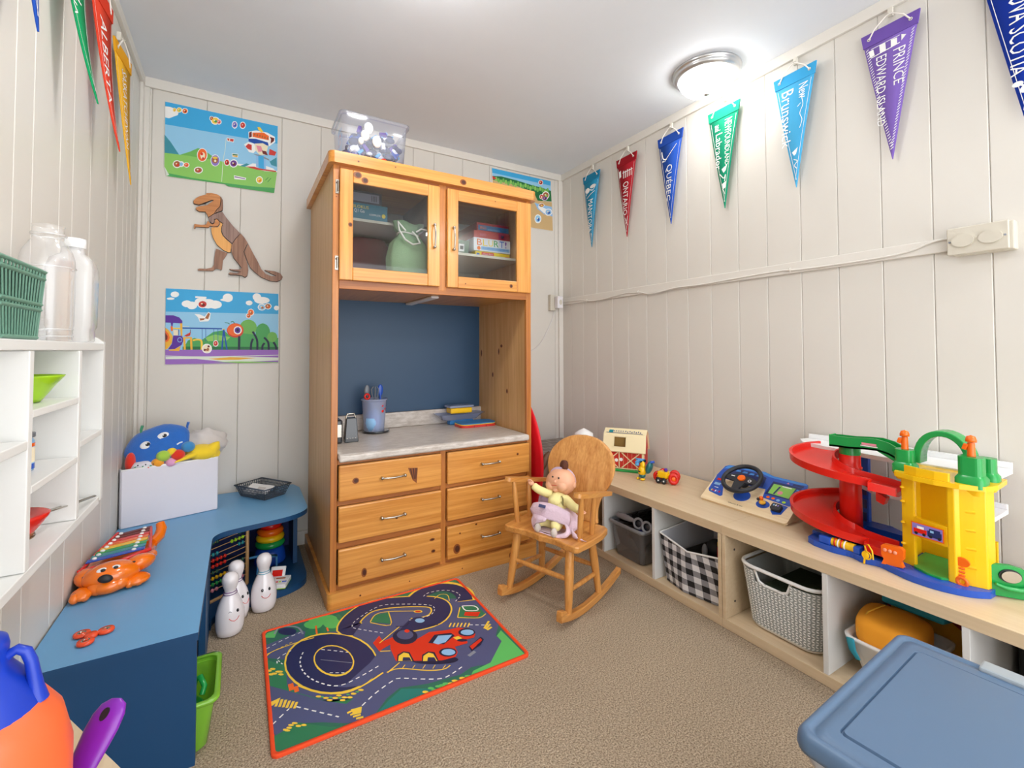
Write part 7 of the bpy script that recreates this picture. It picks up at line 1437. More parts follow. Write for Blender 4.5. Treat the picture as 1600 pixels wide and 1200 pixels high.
for s_ in (-1,1):
    q=MB(); o=[(.108,-.004),(.118,.004),(.118,.022),(.108,.030),(.06,.033),(.0,.028),(-.08,.020),(-.165,.014),(-.165,-.004),(-.08,-.006),(0,-.006)]
    q.prism([(a,s_*(b)) for a,b in o],((0,s_*.155,.4345),(.978,0,.205),(0,1,0),(-.205,0,.978)),0,.016,'oak_x'); cpart(q,'armrest',bevel=.005,seg=3)
    cpart(leg((.062,s_*.150,.280),(.070,s_*.165,.450),.0095,.0085,.0115),'arm_post')
    cpart(leg((-.022,s_*.152,.280),(-.026,s_*.163,.430),.0095,.0085,.0115),'arm_post')

# ================= DOLL =================
mat('doll_skin','E8AE8C',rough=.45,sub=0); mat('doll_yellow','F0E4A0',rough=.9,bump=.3,bscale=120,var=.06,vscale=30); mat('doll_pink','E6CCDC',rough=.95,bump=.8,bscale=140,var=.05,vscale=60); mat('doll_print','CFC4BC',rough=.9,var=.15,vscale=25); mat('doll_hair','5A3020',rough=.8,bump=.6,bscale=200); mat('doll_blush','E29A84',rough=.5)
mat('doll_lilac','CDB8D4',rough=.9,bump=.6,bscale=160)
do=thing('baby_doll','baby doll in a pale yellow sleepsuit with a pink bonnet on the rocking chair','doll',(CX,CY,.283),rz=math.pi+TH)
dM=Matrix.Translation((0,0,-.283))
def dp(mb,name,parent=None,**k):
    me_v=mb.v; mb.v=[(a,b,c-.283) for a,b,c in me_v]; return mb.build(name,parent or do,world=False,**k)
# head centre
hc=Vector((-.062,-.018,.446))
q=MB(); hr=(.052,.066,.054)
def headfn(d): return 1+.05*max(0,-d.z)*(abs(d.y)>.3)
q.ell(tuple(hc),hr,'doll_skin',(.15,-.25,.0),28,20,fn=headfn)
q.ell((hc.x+.034,hc.y-.026,hc.z-.012),(.021,.024,.021),'doll_skin',n=16,m=10); q.ell((hc.x+.034,hc.y+.030,hc.z-.008),(.021,.024,.021),'doll_skin',n=16,m=10)
q.ell((hc.x+.042,hc.y+.004,hc.z-.024),(.014,.014,.010),'doll_skin',n=14,m=8); q.ell((hc.x+.050,hc.y+.006,hc.z+.012),(.008,.007,.006),'doll_skin',n=12,m=8)
for s_ in (-1,1): q.ell((hc.x-.005,hc.y+s_*.065,hc.z-.004),(.010,.006,.013),'doll_skin',n=12,m=8)
dp(q,'head')
for s_ in (-1,1):
    q=MB(); q.ell((hc.x+.0455,hc.y+.006+s_*.015,hc.z+.028),(.003,.0042,.0036),'ink_black',n=10,m=8); dp(q,'eye')
q=MB(); q.tube([(hc.x+.0555,hc.y-.008,hc.z-.004),(hc.x+.059,hc.y+.005,hc.z-.002),(hc.x+.0565,hc.y+.018,hc.z-.001)],.0012,'print_redm',6); dp(q,'mouth')
q=MB(); q.ell((hc.x-.012,hc.y+.010,hc.z+.068),(.014,.019,.020),'doll_hair',n=16,m=10,fn=lambda d:1+.12*math.sin(9*d.x+7*d.y)); q.tube([(hc.x-.006,hc.y+.006,hc.z+.042),(hc.x-.010,hc.y+.008,hc.z+.058)],[.006,.005],'doll_hair',8); dp(q,'hair_tuft')
q=MB(); pts=[]
for i in range(17):
    a=R_(-30+ i*150/16); pts.append((hc.x-.002+.006*math.sin(i),hc.y-.012-.058*math.sin(a),hc.z+.004+.052*math.cos(a)))
q.tube([(hc.x+.000,hc.y-.052*math.sin(R_(a))-.004,hc.z+.053*math.cos(R_(a))) for a in range(-10,150,10)],.0075,'doll_lilac',8); q.ell((hc.x-.028,hc.y-.008,hc.z+.0),(.038,.062,.054),'doll_lilac',n=20,m=12); dp(q,'bonnet')
# body: one continuous torso + arms, legs
def skinned(name,verts,edges,mt,parent,sub=2):
    me=bpy.data.meshes.new(name); me.from_pydata([(a,b,c-.283) for a,b,c,_ in verts],edges,[]); o=bpy.data.objects.new(name,me); COL.objects.link(o); o.parent=parent
    me.materials.append(MATS[mt]); sk=o.modifiers.new('skin','SKIN'); sk.use_smooth_shade=True; 
    for i,v in enumerate(verts): me.skin_vertices[0].data[i].radius=(v[3],v[3]) if me.skin_vertices else None
    o.modifiers.new('sub','SUBSURF').levels=sub; o.modifiers['sub'].render_levels=sub; return o
def skin_obj(name,verts,edges,mt,parent):
    me=bpy.data.meshes.new(name); me.from_pydata([(a,b,c-.283) for a,b,c,_ in verts],edges,[]); me.materials.append(MATS[mt])
    o=bpy.data.objects.new(name,me); COL.objects.link(o); o.parent=parent
    sk=o.modifiers.new('skin','SKIN'); sk.use_smooth_shade=True
    if not me.skin_vertices: 
        try: me.skin_vertices.new()
        except Exception: pass
    for i,v in enumerate(verts):
        try: me.skin_vertices[0].data[i].radius=(v[3],v[3])
        except Exception: pass
    try: me.skin_vertices[0].data[0].use_root=True
    except Exception: pass
    s=o.modifiers.new('sub','SUBSURF'); s.levels=2; s.render_levels=2; return o
V_=[(.0,.0,.335,.040),(-.015,.0,.365,.036),(-.035,-.005,.395,.026),
    (-.010,-.045,.402,.019),(.015,-.075,.418,.018),(.034,-.095,.440,.016),
    (-.012,.050,.392,.019),(.010,.085,.384,.019),(.024,.128,.381,.016),
    (.040,-.02,.312,.028),(.072,-.03,.318,.024),(.085,-.025,.302,.017),
    (.040,.035,.312,.028),(.070,.050,.322,.024),(.088,.055,.304,.017)]
E_=[(0,1),(1,2),(2,3),(3,4),(4,5),(2,6),(6,7),(7,8),(0,9),(9,10),(10,11),(0,12),(12,13),(13,14)]
skin_obj('body',V_,E_,'doll_yellow',do)
q=MB(); q.tube([(hc.x+.020,hc.y-.026,.404),(hc.x+.046,hc.y-.002,.396),(hc.x+.026,hc.y+.026,.402)],.008,'doll_print',8); dp(q,'collar')
q=MB(); q.ell((-.004,.0,.384),(.037,.033,.030),'doll_yellow',n=20,m=12); dp(q,'yoke')
# hands: palm with short fingers
def hand(p,d,parent):
    q=MB(); p=Vector(p); d=Vector(d).normalized(); u,v,_=onb(d)
    q.ell(tuple(p),(.012,.012,.010),'doll_skin',n=14,m=10)
    for k,(a,l) in enumerate(((-.9,.010),(-.3,.013),(.3,.0135),(.9,.011))):
        b=p+u*(a*.008)+d*.006; q.tube([b,b+d*l*.6,b+d*l+v*.003],[.0040,.0036,.0028],'doll_skin',8)
    b=p-v*.004+u*.009; q.tube([b,b+u*.008+d*.004],[.0042,.0032],'doll_skin',8); dp(q,'hand',parent)
hand((.036,-.098,.446),(.35,-.25,.9),do); hand((.026,.136,.380),(.3,.9,-.25),do)
q=MB(); q.ell((.094,-.022,.299),(.014,.012,.018),'doll_print',n=14,m=8); dp(q,'bootie'); q=MB(); q.ell((.097,.058,.300),(.014,.012,.018),'doll_print',n=14,m=8); 
dp(q,'bootie')
# crocheted blanket: thick folded rings round the legs
bl=thing('crochet_blanket','pale pink crocheted doll blanket wrapped round the doll on the chair','blanket',(CX,CY,.283),rz=math.pi+TH)
def hring(k,dx,dz,wob=.004): return [(.074-.016*math.cos(a)+dx,.024+.082*k*math.sin(a),.312+.036*k*math.cos(a)+wob*math.sin(3*a)+dz) for a in [2*math.pi*i/36 for i in range(36)]]
q=MB(); q.tube(hring(1,0,0),[.0085+.0012*math.sin(7*i) for i in range(36)],'doll_pink',10,closed=True); dp(q,'hem',bl)
q=MB(); lim=lambda r:[(x,y,max(z,.288)) for x,y,z in r]; ring_loft(q,[lim(hring(1.02,0,0)),lim(hring(1.12,-.012,0)),lim(hring(1.16,-.04,.004)),lim(hring(1.10,-.075,.008))],'doll_pink',caps=(False,False)); dp(q,'pouch',bl)
def sheet(mb,rows,mt,th=.006):
    n=len(rows[0]); vs=[p for r in rows for p in r]; m=len(rows)
    vs2=[(a-.6*th,b,c-th*.6) for a,b,c in vs]; N=len(vs)
    fs=[]; 
    for i in range(m-1):
        for k in range(n-1):
            a=i*n+k; fs.append((a,a+1,a+n+1,a+n)); fs.append((N+a,N+a+n,N+a+n+1,N+a+1))
    for k in range(n-1): fs+= [(k,N+k,N+k+1,k+1),((m-1)*n+k,(m-1)*n+k+1,N+(m-1)*n+k+1,N+(m-1)*n+k)]
    for i in range(m-1): a=i*n; b=a+n; fs+=[(a,b,N+b,N+a),(a+n-1,N+a+n-1,N+b+n-1,b+n-1)]
    mb.add(vs+vs2,fs,mt,True)
def fold(rows_def,nn=12):
    rows=[]
    for (p0,p1,p2) in rows_def:
        p0,p1,p2=Vector(p0),Vector(p1),Vector(p2); rows.append([tuple((1-t)**2*p0+2*t*(1-t)*p1+t*t*p2) for t in [i/nn for i in range(nn+1)]])
    return rows
q=MB(); sheet(q,fold([((.048,-.080,.372),(.060,.0,.408),(.050,.098,.375)),((.062,-.086,.350),(.082,.0,.392),(.064,.110,.352)),((.060,-.074,.330),(.086,.0,.366),(.070,.106,.330)),((.066,-.066,.312),(.100,-.01,.350),(.082,.030,.338))]),'doll_pink'); dp(q,'upper_fold',bl)
q=MB(); sheet(q,fold([((.070,-.064,.336),(.100,-.03,.356),(.092,.020,.346)),((.078,-.064,.312),(.106,-.03,.338),(.096,.014,.334)),((.080,-.056,.286),(.100,-.045,.300),(.092,-.028,.318))]),'doll_pink'); dp(q,'side_fold',bl)
q=MB(); sheet(q,fold([((.060,.112,.325),(.075,.135,.310),(.062,.150,.300)),((.068,.118,.305),(.080,.145,.297),(.066,.168,.291)),((.062,.118,.288),(.075,.150,.288),(.060,.178,.288))]),'doll_pink'); dp(q,'right_fold',bl)
q=MB(); q.cbox((.078,-.012,.381),(.004,.030,.012),'print_slate',(0,-.4,.05)); dp(q,'sewn_label',bl,label='small grey-blue sewn label')
q=MB(); sheet(q,fold([((-.06,-.075,.40),(-.03,-.09,.38),(.0,-.085,.39)),((-.06,-.075,.33),(-.02,-.09,.34),(.01,-.085,.35)),((-.05,-.07,.29),(.0,-.08,.295),(.04,-.075,.31))]),'doll_lilac'); dp(q,'back_fold',bl)

# ================= BEHIND THE CHAIR =================
t=thing('red_saucer_sled','red round plastic sled standing against the side of the hutch','sled',(1.29,2.335,0))
mat('sled_red','EE1C2C',rough=.3)
q=MB(); q.lathe([(.0001,.0),(.25,.004),(.37,.012),(.405,.020),(.42,.026),(.421,.022),(.405,.014),(.37,.006),(.25,-.002),(.0001,-.006)],(1.285,2.150+.21-.03,.425),'sled_red',56,axis=(1,0,.02)); q.build('disc',t)
mat('box_grey','A49C94',rough=.6); mat('box_grey_dark','857C76',rough=.6); mat('box_blue','1C2C9C',rough=.4)
t=thing('patterned_storage_box','grey box with brick pattern and dark blue band in the right corner','box',(1.7,2.4,0))
q=MB(); q.box(1.46,1.93,2.20,2.58,.001,.392,'box_grey'); q.build('body',t,bevel=.004)
q=MB(); q.box(1.455,1.935,2.195,2.585,.392,.425,'box_blue') if False else q.box(1.457,1.933,2.1965,2.5835,.352,.388,'box_blue'); q.build('blue_band',t,bevel=.002)
q=MB(); 
for r in range(5):
    for k in range(6):
        q.flat(rc(1.47+k*.078+(r%2)*.03,1.47+k*.078+.066+(r%2)*.03,2.21+r*.073,2.21+r*.073+.058),FZ(.3925),.0003,'box_grey_dark')
o=q.build('brick_print',t)
t=thing('brown_cap','brown leather cap on the floor pile behind the rocking chair','cap',(1.43,2.12,.2))
mat('leather_brown','6A4A32',rough=.5)
q=MB(); ring_loft(q,[[(1.395+.05*f*math.cos(a)+.02*k,2.13+.045*f*math.sin(a),.20+.035*k+.012*math.sin(2*a)) for a in [2*math.pi*i/20 for i in range(20)]] for k,f in enumerate((1.0,1.15,1.1,.95,.7,.45,.2))],'leather_brown'); q.build('crown',t)
q=MB(); q.tube([(1.40,2.10,.33),(1.43,2.09,.375),(1.455,2.09,.415),(1.475,2.09,.43)],[.020,.022,.018,.014],'leather_brown',10); q.build('strap',t)
q=MB(); q.box(1.36,1.455,2.05,2.19,.001,.195,'print_navyd'); o=q.build('dark_crate',None,bevel=.004); o.location=(0,0,0); tag(o,'dark crate on the carpet under the brown cap','crate')

# ================= TOYS ON THE LOW BENCH =================
zb=.364
t=thing('toy_silo','white-domed red toy silo standing behind the barn','toy silo',(1.63,1.985,zb))
q=MB(); q.lathe([(.0001,.001),(.052,.001),(.052,.140)],(1.63,1.985,zb),'print_red',30); 
q.build('cylinder',t)
q=MB(); q.lathe([(.050,.141),(.058,.141),(.059,.148),(.052,.150),(.050,.178),(.028,.192),(.0001,.205)],(1.63,1.985,zb),'pl_white',30); q.build('dome',t)
for k in range(10):
    a=2*math.pi*k/10; q=MB(); q.cyl((1.63+.0525*math.cos(a),1.985+.0525*math.sin(a),zb+.002),(1.63+.0525*math.cos(a),1.985+.0525*math.sin(a),zb+.128),.0022,.0022,'print_orange',6); q.build('rib',t)
# barn
mat('barn_cream','F0E0B4',rough=.5); mat('barn_red','CC2C22',rough=.45); mat('barn_inside','8A6A30',rough=.7)
bd_=Vector((-.57,.82,0)).normalized(); bn_=Vector((-.82,-.57,0)); B0=Vector((1.795,1.703,zb))     # front face runs along bd_
if True:
    t=thing('toy_barn','red and cream toy barn with gambrel roof on the low bench','toy barn',tuple(B0))
    BL,BD=.205,.115
    def bw_(u,w,z): return tuple(B0+bd_*u-bn_*w+Vector((0,0,z)))
    def bbx(mb,u0,u1,w0,w1,z0,z1,m): mb.add([bw_(u,w,z) for z in (z0,z1) for u,w in ((u0,w0),(u1,w0),(u1,w1),(u0,w1))],[(0,3,2,1),(4,5,6,7),(0,1,5,4),(1,2,6,5),(2,3,7,6),(3,0,4,7)],m)
    q=MB(); bbx(q,-.01,BL+.01,-.02,BD+.01,.001,.010,'pl_green'); q.build('green_base',t,bevel=.002)
    q=MB(); bbx(q,0,BL,0,BD,.011,.105,'barn_red'); bbx(q,0,.012,-.003,.0,.011,.105,'barn_cream'); q.build('walls',t)
    q=MB(); o=[(-.012,.105),(.018,.185),(BD/2,.210),(BD-.018,.185),(BD+.012,.105)]
    # end gables
    for u0,u1 in ((.0,.006),(BL-.006,BL)):
        vs=[bw_(u,w,z) for u in (u0,u1) for w,z in o]; q.add(vs,[(0,1,2,3,4),(9,8,7,6,5)]+[(i,(i+1)%5,5+(i+1)%5,5+i) for i in range(5)],'barn_red')
    q.build('gable_ends',t)
    def slope(w0,z0,w1,z1,name,hole=None):
        q=MB(); 
        def seg(u0,u1,f0,f1):
            a=(w0+(w1-w0)*f0,z0+(z1-z0)*f0); b=(w0+(w1-w0)*f1,z0+(z1-z0)*f1)
            vs=[bw_(u,w,z) for (u,(w,z)) in ((u0,a),(u1,a),(u1,b),(u0,b))]; vs+=[bw_(u,w+.003,z-.004) for (u,(w,z)) in ((u0,a),(u1,a),(u1,b),(u0,b))]
            q.add(vs,[(0,1,2,3),(7,6,5,4),(0,4,5,1),(1,5,6,2),(2,6,7,3),(3,7,4,0)],'barn_cream')
        if hole:
            a,b,c,d=hole; seg(-.008,a,0,1); seg(b,BL+.008,0,1); seg(a,b,0,c); seg(a,b,d,1)
        else: seg(-.008,BL+.008,0,1)
        return q.build(name,t)
    r1=slope(-.014,.103,.016,.187,'roof_panel',(.095,.155,.28,.86)); slope(.016,.187,BD/2,.212,'roof_panel'); slope(BD-.016,.187,BD/2,.212,'roof_panel'); slope(BD+.014,.103,BD-.016,.187,'roof_panel')
    q=MB()
    def fpt(u,f,off=.0012): return bw_(u,-.014+.030*f-off,.103+.084*f+off*.3)
    for (u0,u1,f0,f1) in ((.088,.094,.22,.92),(.156,.162,.22,.92),(.088,.162,.22,.28),(.088,.162,.86,.92),(.186,.189,.25,.88)):
        q.add([fpt(u0,f0),fpt(u1,f0),fpt(u1,f1),fpt(u0,f1)],[(0,1,2,3)],'barn_cream')
    q.build('hay_door_frame',t)
    q=MB(); bbx(q,.085,.165,.02,.03,.10,.18,'barn_inside'); q.build('loft_interior',t)
    q=MB()
    def wst(a,b,wd=.005):
        (u0,z0),(u1,z1)=a,b; d=Vector((u1-u0,z1-z0)).normalized(); nn=Vector((-d.y,d.x))*wd/2
        q.add([bw_(u0+nn.x,-.0025,z0+nn.y),bw_(u0-nn.x,-.0025,z0-nn.y),bw_(u1-nn.x,-.0025,z1-nn.y),bw_(u1+nn.x,-.0025,z1+nn.y)],[(0,1,2,3)],'barn_cream')
    for a,b in (((.025,.095),(.115,.018)),((.025,.018),(.115,.095)),((.128,.018),(.128,.098)),((.135,.095),(.200,.035)),((.135,.018),(.200,.075)),((.015,.014),(.200,.014))): wst(a,b)
    for k in range(4): wst((.040+k*.022,.016),(.040+k*.022,.098),.001)
    q.build('door_crosses',t)
    q=MB()
    for (u,z,r_) in ((.118,.060,.009),(.142,.055,.009)): q.add([bw_(u+r_*math.cos(a),-.0035,z+r_*math.sin(a)) for a in [2*math.pi*i/12 for i in range(12)]],[tuple(range(12))],'ink_white')
    q.build('animal_print',t)
    q=MB()
    def rs(u,f,s1,s2,m): q.add([bw_(u,.016+(.0415)*f-.001,.1885+.025*f),bw_(u+s1,.016+.0415*f-.001,.1885+.025*f),bw_(u+s1,.016+.0415*(f+s2)-.001,.1885+.025*(f+s2)),bw_(u,.016+.0415*(f+s2)-.001,.1885+.025*(f+s2))],[(0,1,2,3)],m)
    rs(.165,.15,.022,.5,'pl_teal'); rs(.01,.15,.19,.08,'print_slate')
    for k in range(8): rs(.02+k*.011,.3+.1*(k%2),.005,.2,'print_slate')
    for k in range(5): rs(.11+k*.012,.4,.006,.18,'print_grey')
    q.build('roof_print',t)
# bird toy
t=thing('parrot_toy','blue and yellow plastic bird figure in front of the toy barn','toy bird',(1.70,1.628,zb))
q=MB(); q.ell((1.70,1.628,zb+.028),(.013,.013,.017),'pl_yellow',n=16,m=10); q.ell((1.701,1.626,zb+.046),(.009,.009,.014),'pl_yellow',n=14,m=8); q.build('body',t)
q=MB(); q.tube([(1.692,1.648,zb+.052),(1.697,1.638,zb+.058),(1.703,1.622,zb+.060),(1.700,1.655,zb+.062)],[.004,.007,.008,.003],'pl_lblue',8); q.ell((1.690,1.640,zb+.048),(.007,.007,.006),'pl_lblue'); q.build('blue_wing',t)
q=MB(); q.ell((1.712,1.608,zb+.042),(.016,.010,.022),mat('bird_teal','1E6A6E',rough=.3),(.3,0,.3)); q.tube([(1.708,1.600,zb+.060),(1.718,1.592,zb+.062)],.004,'pl_blue',8); q.build('teal_wing',t)
q=MB(); q.ell((1.70,1.628,zb+.013),(.011,.011,.008),'bird_teal'); 
for s_ in (-1,1): q.ell((1.692,1.628+s_*.010,zb+.004),(.009,.005,.0035),'pl_yellow',(0,0,.4*s_),10,6)
q.build('feet',t)
q=MB(); q.ell((1.688,1.629,zb+.028),(.003,.006,.0025),'ink_black',n=8,m=6); q.build('chest_mark',t); t.scale=(1.5,1.5,1.5)
# tractor
t=thing('yellow_tractor_toy','small yellow toy tractor with big red wheels on the low bench','toy tractor',(1.745,1.52,zb))
q=MB(); q.cbox((1.742,1.530,zb+.030),(.030,.038,.022),'pl_yellow',(0,0,.3)); q.cbox((1.752,1.508,zb+.026),(.020,.020,.016),'pl_yellow',(0,0,.3)); q.build('body',t,bevel=.004)
for (x,y,r_) in ((1.752,1.490,.020),(1.768,1.552,.021),(1.785,1.512,.021),(1.742,1.558,.018)):
    q=MB(); q.torus((x,y,zb+r_+.001),r_*.66,r_*.36,'pl_red',(-.7,-.7,.1),22,8); q.lathe([(.0001,0),(r_*.5,0),(r_*.4,.004),(.0001,.004)],(x,y,zb+r_),'pl_orange',12,axis=(-.7,-.7,.1)); q.build('big_wheel',t)
for (x,y) in ((1.722,1.538),(1.728,1.517)):
    q=MB(); q.torus((x,y,zb+.011),.0065,.0045,'ink_black',(-.8,-.5,0),16,6); q.ell((x-.002,y-.001,zb+.011),.003,'ink_white',n=8,m=6); q.build('front_wheel',t)
q=MB(); q.ell((1.744,1.520,zb+.046),.007,'print_purple',n=12,m=8); q.build('driver_knob',t); t.scale=(1.22,1.22,1.38)
# ---- dashboard toy
DO=Vector((1.69,1.28,.3725)); DU=Vector((0,-1,0)); DV=Vector((.8533,0,.5215)); DN=Vector((-.5215,0,.8533)); DF=(tuple(DO),tuple(DU),tuple(DV),tuple(DN))
wood('ply','F0DCB8','E2C89E','Y',rough=.45,scale=.8)
mat('dash_blue','2350B4',rough=.35); mat('dash_sky','3F8ADA',rough=.35); mat('dash_navy','1B2A66',rough=.35); mat('screen_green','8CCB5A',rough=.3); mat('rubber_black','22252C',rough=.45)
t=thing('steering_dashboard_toy','wooden toy car dashboard with black steering wheel on the low bench','toy dashboard',(1.78,1.11,zb))
o=[(-.012,.004),(-.006,0),(.338,0),(.346,.008),(.346,.030),(.340,.19),(.335,.208),(.325,.214),(.20,.214),(.16,.226),(.05,.226),(.0,.218),(-.012,.208),(-.018,.14)]
q=MB(); q.prism(o,DF,-.010,0,'ply'); q.build('plywood_face',t,bevel=.002)
for y in (1.272,.952):
    q=MB(); q.add([(1.70,y,.3645),(1.875,y,.3645),(1.875,y,.470),(1.70,y+.0,.3665),(1.70,y-.010,.3645),(1.875,y-.010,.3645),(1.875,y-.010,.470),(1.70,y-.010,.3665)],[(0,1,2,3),(7,6,5,4),(0,4,5,1),(1,5,6,2),(2,6,7,3),(3,7,4,0)],'ply'); q.build('side_support',t)
q=MB()
D=lambda pts,l,m: q.flat(pts,DF,.0003+.00025*l,m)
D([(-.018,.141),(-.012,.206),(0,.2175),(.05,.2255),(.16,.2255),(.20,.2135),(.325,.2135),(.335,.207),(.340,.185),(.337,.135),(.328,.088),(.318,.082),(.215,.090),(.210,.110),(.205,.135),(.12,.13),(.03,.135)],0,'dash_blue')
D([(-.022+.006,.142),(-.006,.058),(.004,.046),(.062,.036),(.068,.044),(.022,.139)],0,'dash_blue')
D([(-.010,.19),(0,.2165),(.05,.2245),(.16,.2245),(.20,.2125),(.325,.2125),(.334,.205),(.30,.200),(.19,.203),(.15,.213),(.05,.212)],1,'dash_sky')
D([(.035,.20),(.05,.207),(.15,.207),(.18,.195),(.19,.14),(.03,.14),(.02,.17)],1,'dash_navy')
for k in range(4): D([(.045+k*.03,.19),(.068+k*.03,.192),(.066+k*.03,.202),(.05+k*.03,.202)],2,'dash_sky')
D(rc(.212,.322,.112,.186),1,'dash_navy'); D([(.222,.120),(.302,.118),(.303,.176),(.220,.174)],2,'screen_green'); D([(.240,.122),(.246,.122),(.252,.165),(.245,.165)],3,'dash_navy'); D(circ(.262,.135,.010,.010,12),3,'print_pinkm'); D(rc(.255,.290,.168,.173),3,'ink_white')
for k in range(5): D(rc(.308,.318,.122+k*.011,.129+k*.011),2,'dash_sky')
D([(.262,.190),(.272,.190),(.267,.198)],2,'print_pinkm'); D(rc(.285,.325,.188,.198),2,'dash_navy'); D([(.014,.166),(.024,.166),(.019,.176)],2,'ink_white')
for (u,v,m_) in ((.232,.100,'pl_orange'),(.252,.100,'pl_orange'),(.272,.097,'print_lblue'),(.295,.095,'pl_lime')): D(circ(u,v,.007,.006,10),2,m_)
D(rc(-.002,.020,.118,.130),2,'pl_red'); D(rc(.0,.028,.090,.104),2,'print_lblue'); D(rc(.012,.030,.075,.078),2,'ink_white')
for k in range(5): D(rc(.008+k*.009,.013+k*.009,.052,.062),2,['ink_yellow','pl_red','ink_white','print_purplel','pl_red'][k])
D(circ(.140,.070,.034,.030,20),1,'dash_blue'); D(circ(.232,.058,.026,.020,18),1,'dash_blue'); D([(.262,.082),(.318,.080),(.312,.035),(.285,.024),(.270,.040)],1,'dash_blue')
q.text('Choose & Go',(tuple(DO+DU*.108+DV*.016),tuple(DU),tuple(DV),tuple(DN)),.062,.006,'ink_black',.0008)
q.build('printed_controls',t)
wc=DO+DU*.121+DV*.127
q=MB(); q.torus(tuple(wc+DN*.036),.073,.009,'rubber_black',tuple(DN),44,10,1,1); wh=q.build('steering_wheel',t)
q=MB(); u0,v0,n0=DU,DV,DN; F2=(tuple(wc),tuple(DU),tuple(DV),tuple(DN))
q.prism([(-.068,.004),(-.03,.018),(.03,.018),(.068,.004),(.066,-.014),(.022,-.020),(.012,-.066),(-.012,-.066),(-.022,-.020),(-.066,-.014)],F2,.028,.036,'rubber_black'); q.build('spokes',wh,bevel=.002)
q=MB(); q.prism(circ(0,0,.015),F2,.036,.042,'pl_orange'); q.build('horn_button',wh,bevel=.002)
q=MB(); q.prism(circ(.036,-.004,.007),F2,.0362,.0372,'ink_white'); q.prism(circ(.036,-.004,.0045),F2,.0373,.0378,'rubber_black'); q.prism(rc(-.048,-.032,.002,.006),F2,.0362,.0370,'ink_white'); q.build('wheel_print',wh)
q=MB(); q.cyl(tuple(wc+DN*.001),tuple(wc+DN*.029),.016,.013,'rubber_black',20); q.build('steering_column',t)
q=MB(); kc=DO+DU*.232+DV*.060; q.ell(tuple(kc+DN*.008),(.014,.012,.008),'print_gold',n=16,m=8); q.ell(tuple(kc+DN*.018+DV*.010-DU*.006),(.008,.008,.009),'pl_orange',n=14,m=8); q.ell(tuple(kc+DN*.018+DV*.002-DU*.014),(.006,.006,.006),'ink_black',n=12,m=8); q.build('ignition_key',t)
q=MB(); q.prism(rrect(.036,.030,.006,4,.288,.055),DF,.001,.014,'rubber_black'); ph=q.build('phone_slot',t,bevel=.002)
q=MB(); [q.flat(rc(.276+k*.008,.281+k*.008,.056,.064),DF,.0145,['print_lblue','ink_white','print_purplel'][k]) for k in range(3)]; q.build('phone_icons',ph)
# ================= TOY GARAGE =================
G=thing('toy_garage','large plastic toy garage with yellow tower and red spiral ramps','toy garage',(1.72,.65,zb))
def gp(mb,name,parent=None,**k): return mb.build(name,parent or G,**k)
gy,gg,gr,gb_,go='pl_yellow','pl_green','pl_red','pl_blue','pl_orange'
q=MB(); o=smooth2([(1.605,.80),(1.600,.74),(1.612,.70),(1.600,.66),(1.612,.625),(1.600,.59),(1.585,.54),(1.590,.48),(1.615,.43),(1.650,.402)],4); o=[(p.x,p.y) for p in o]+[(1.69,.400),(1.76,.40),(1.86,.42),(1.86,.80),(1.74,.825),(1.66,.83),(1.62,.825)]
q.prism(o,FZ(0),.3645,.382,gb_); gp(q,'blue_base',bevel=.004)
q=MB(); q.prism([(1.665,.835),(1.662,.70),(1.70,.64),(1.76,.63),(1.80,.70),(1.76,.80)],FZ(0),.3825,.392,gb_); gp(q,'ramp_landing',bevel=.004)
# tower
def gprism(pts,z0,z1,m,name,bevel=.003,**k): q=MB(); q.prism(pts,FZ(0),z0,z1,m); return gp(q,name,bevel=bevel,**k)
gprism([(1.655,.555),(1.665,.588),(1.700,.592),(1.700,.575),(1.675,.570),(1.668,.553)],.3825,.632,gy,'tower_post')
gprism([(1.632,.478),(1.630,.462),(1.640,.455),(1.650,.430),(1.660,.408),(1.700,.402),(1.705,.418),(1.672,.424),(1.660,.448),(1.650,.470),(1.640,.480)],.3825,.632,gy,'tower_column')
gprism([(1.790,.420),(1.800,.420),(1.800,.590),(1.790,.590)],.3825,.47,gy,'tower_back_wall'); gprism([(1.70,.580),(1.79,.583),(1.79,.590),(1.70,.590)],.3825,.625,gy,'tower_side_wall'); gprism([(1.79,.500),(1.80,.500),(1.80,.590),(1.79,.590)],.4705,.625,gy,'tower_back_wall')
arc=lambda d:[(1.657-d,.560),(1.645-d,.535),(1.637-d,.505),(1.633-d,.478)]
def band(z0,z1,name,th=.012,m=gy): o=arc(0)+[(a+th,b) for a,b in reversed(arc(0))]; return gprism(o,z0,z1,m,name,.002)
band(.470,.524,'sticker_beam'); 
gprism([(1.640,.595),(1.622,.545),(1.618,.50),(1.625,.45),(1.650,.405),(1.70,.395),(1.80,.40),(1.80,.600),(1.69,.605)],.632,.645,gy,'tower_top_plate')
gprism([(1.640,.572),(1.628,.54),(1.624,.50),(1.628,.47),(1.636,.47),(1.632,.50),(1.636,.54),(1.648,.572)],.6455,.668,gy,'parapet')
q=MB(); q.add([(1.6325,.553,.478),(1.622+.0055,.478+.003,.478),(1.6275,.481,.514),(1.6325,.553,.514)],[(0,1,2,3)],'print_purplem'); 
SF=Vector((-1,-.07,0)); so=Vector((1.6385,.556,.474)); su=Vector((-.13,-.99,0)).normalized()*1; sfr=(tuple(so),tuple((Vector((1.629,.480,.474))-so).normalized()),(0,0,1),(-.99,.13,0)); q=MB()
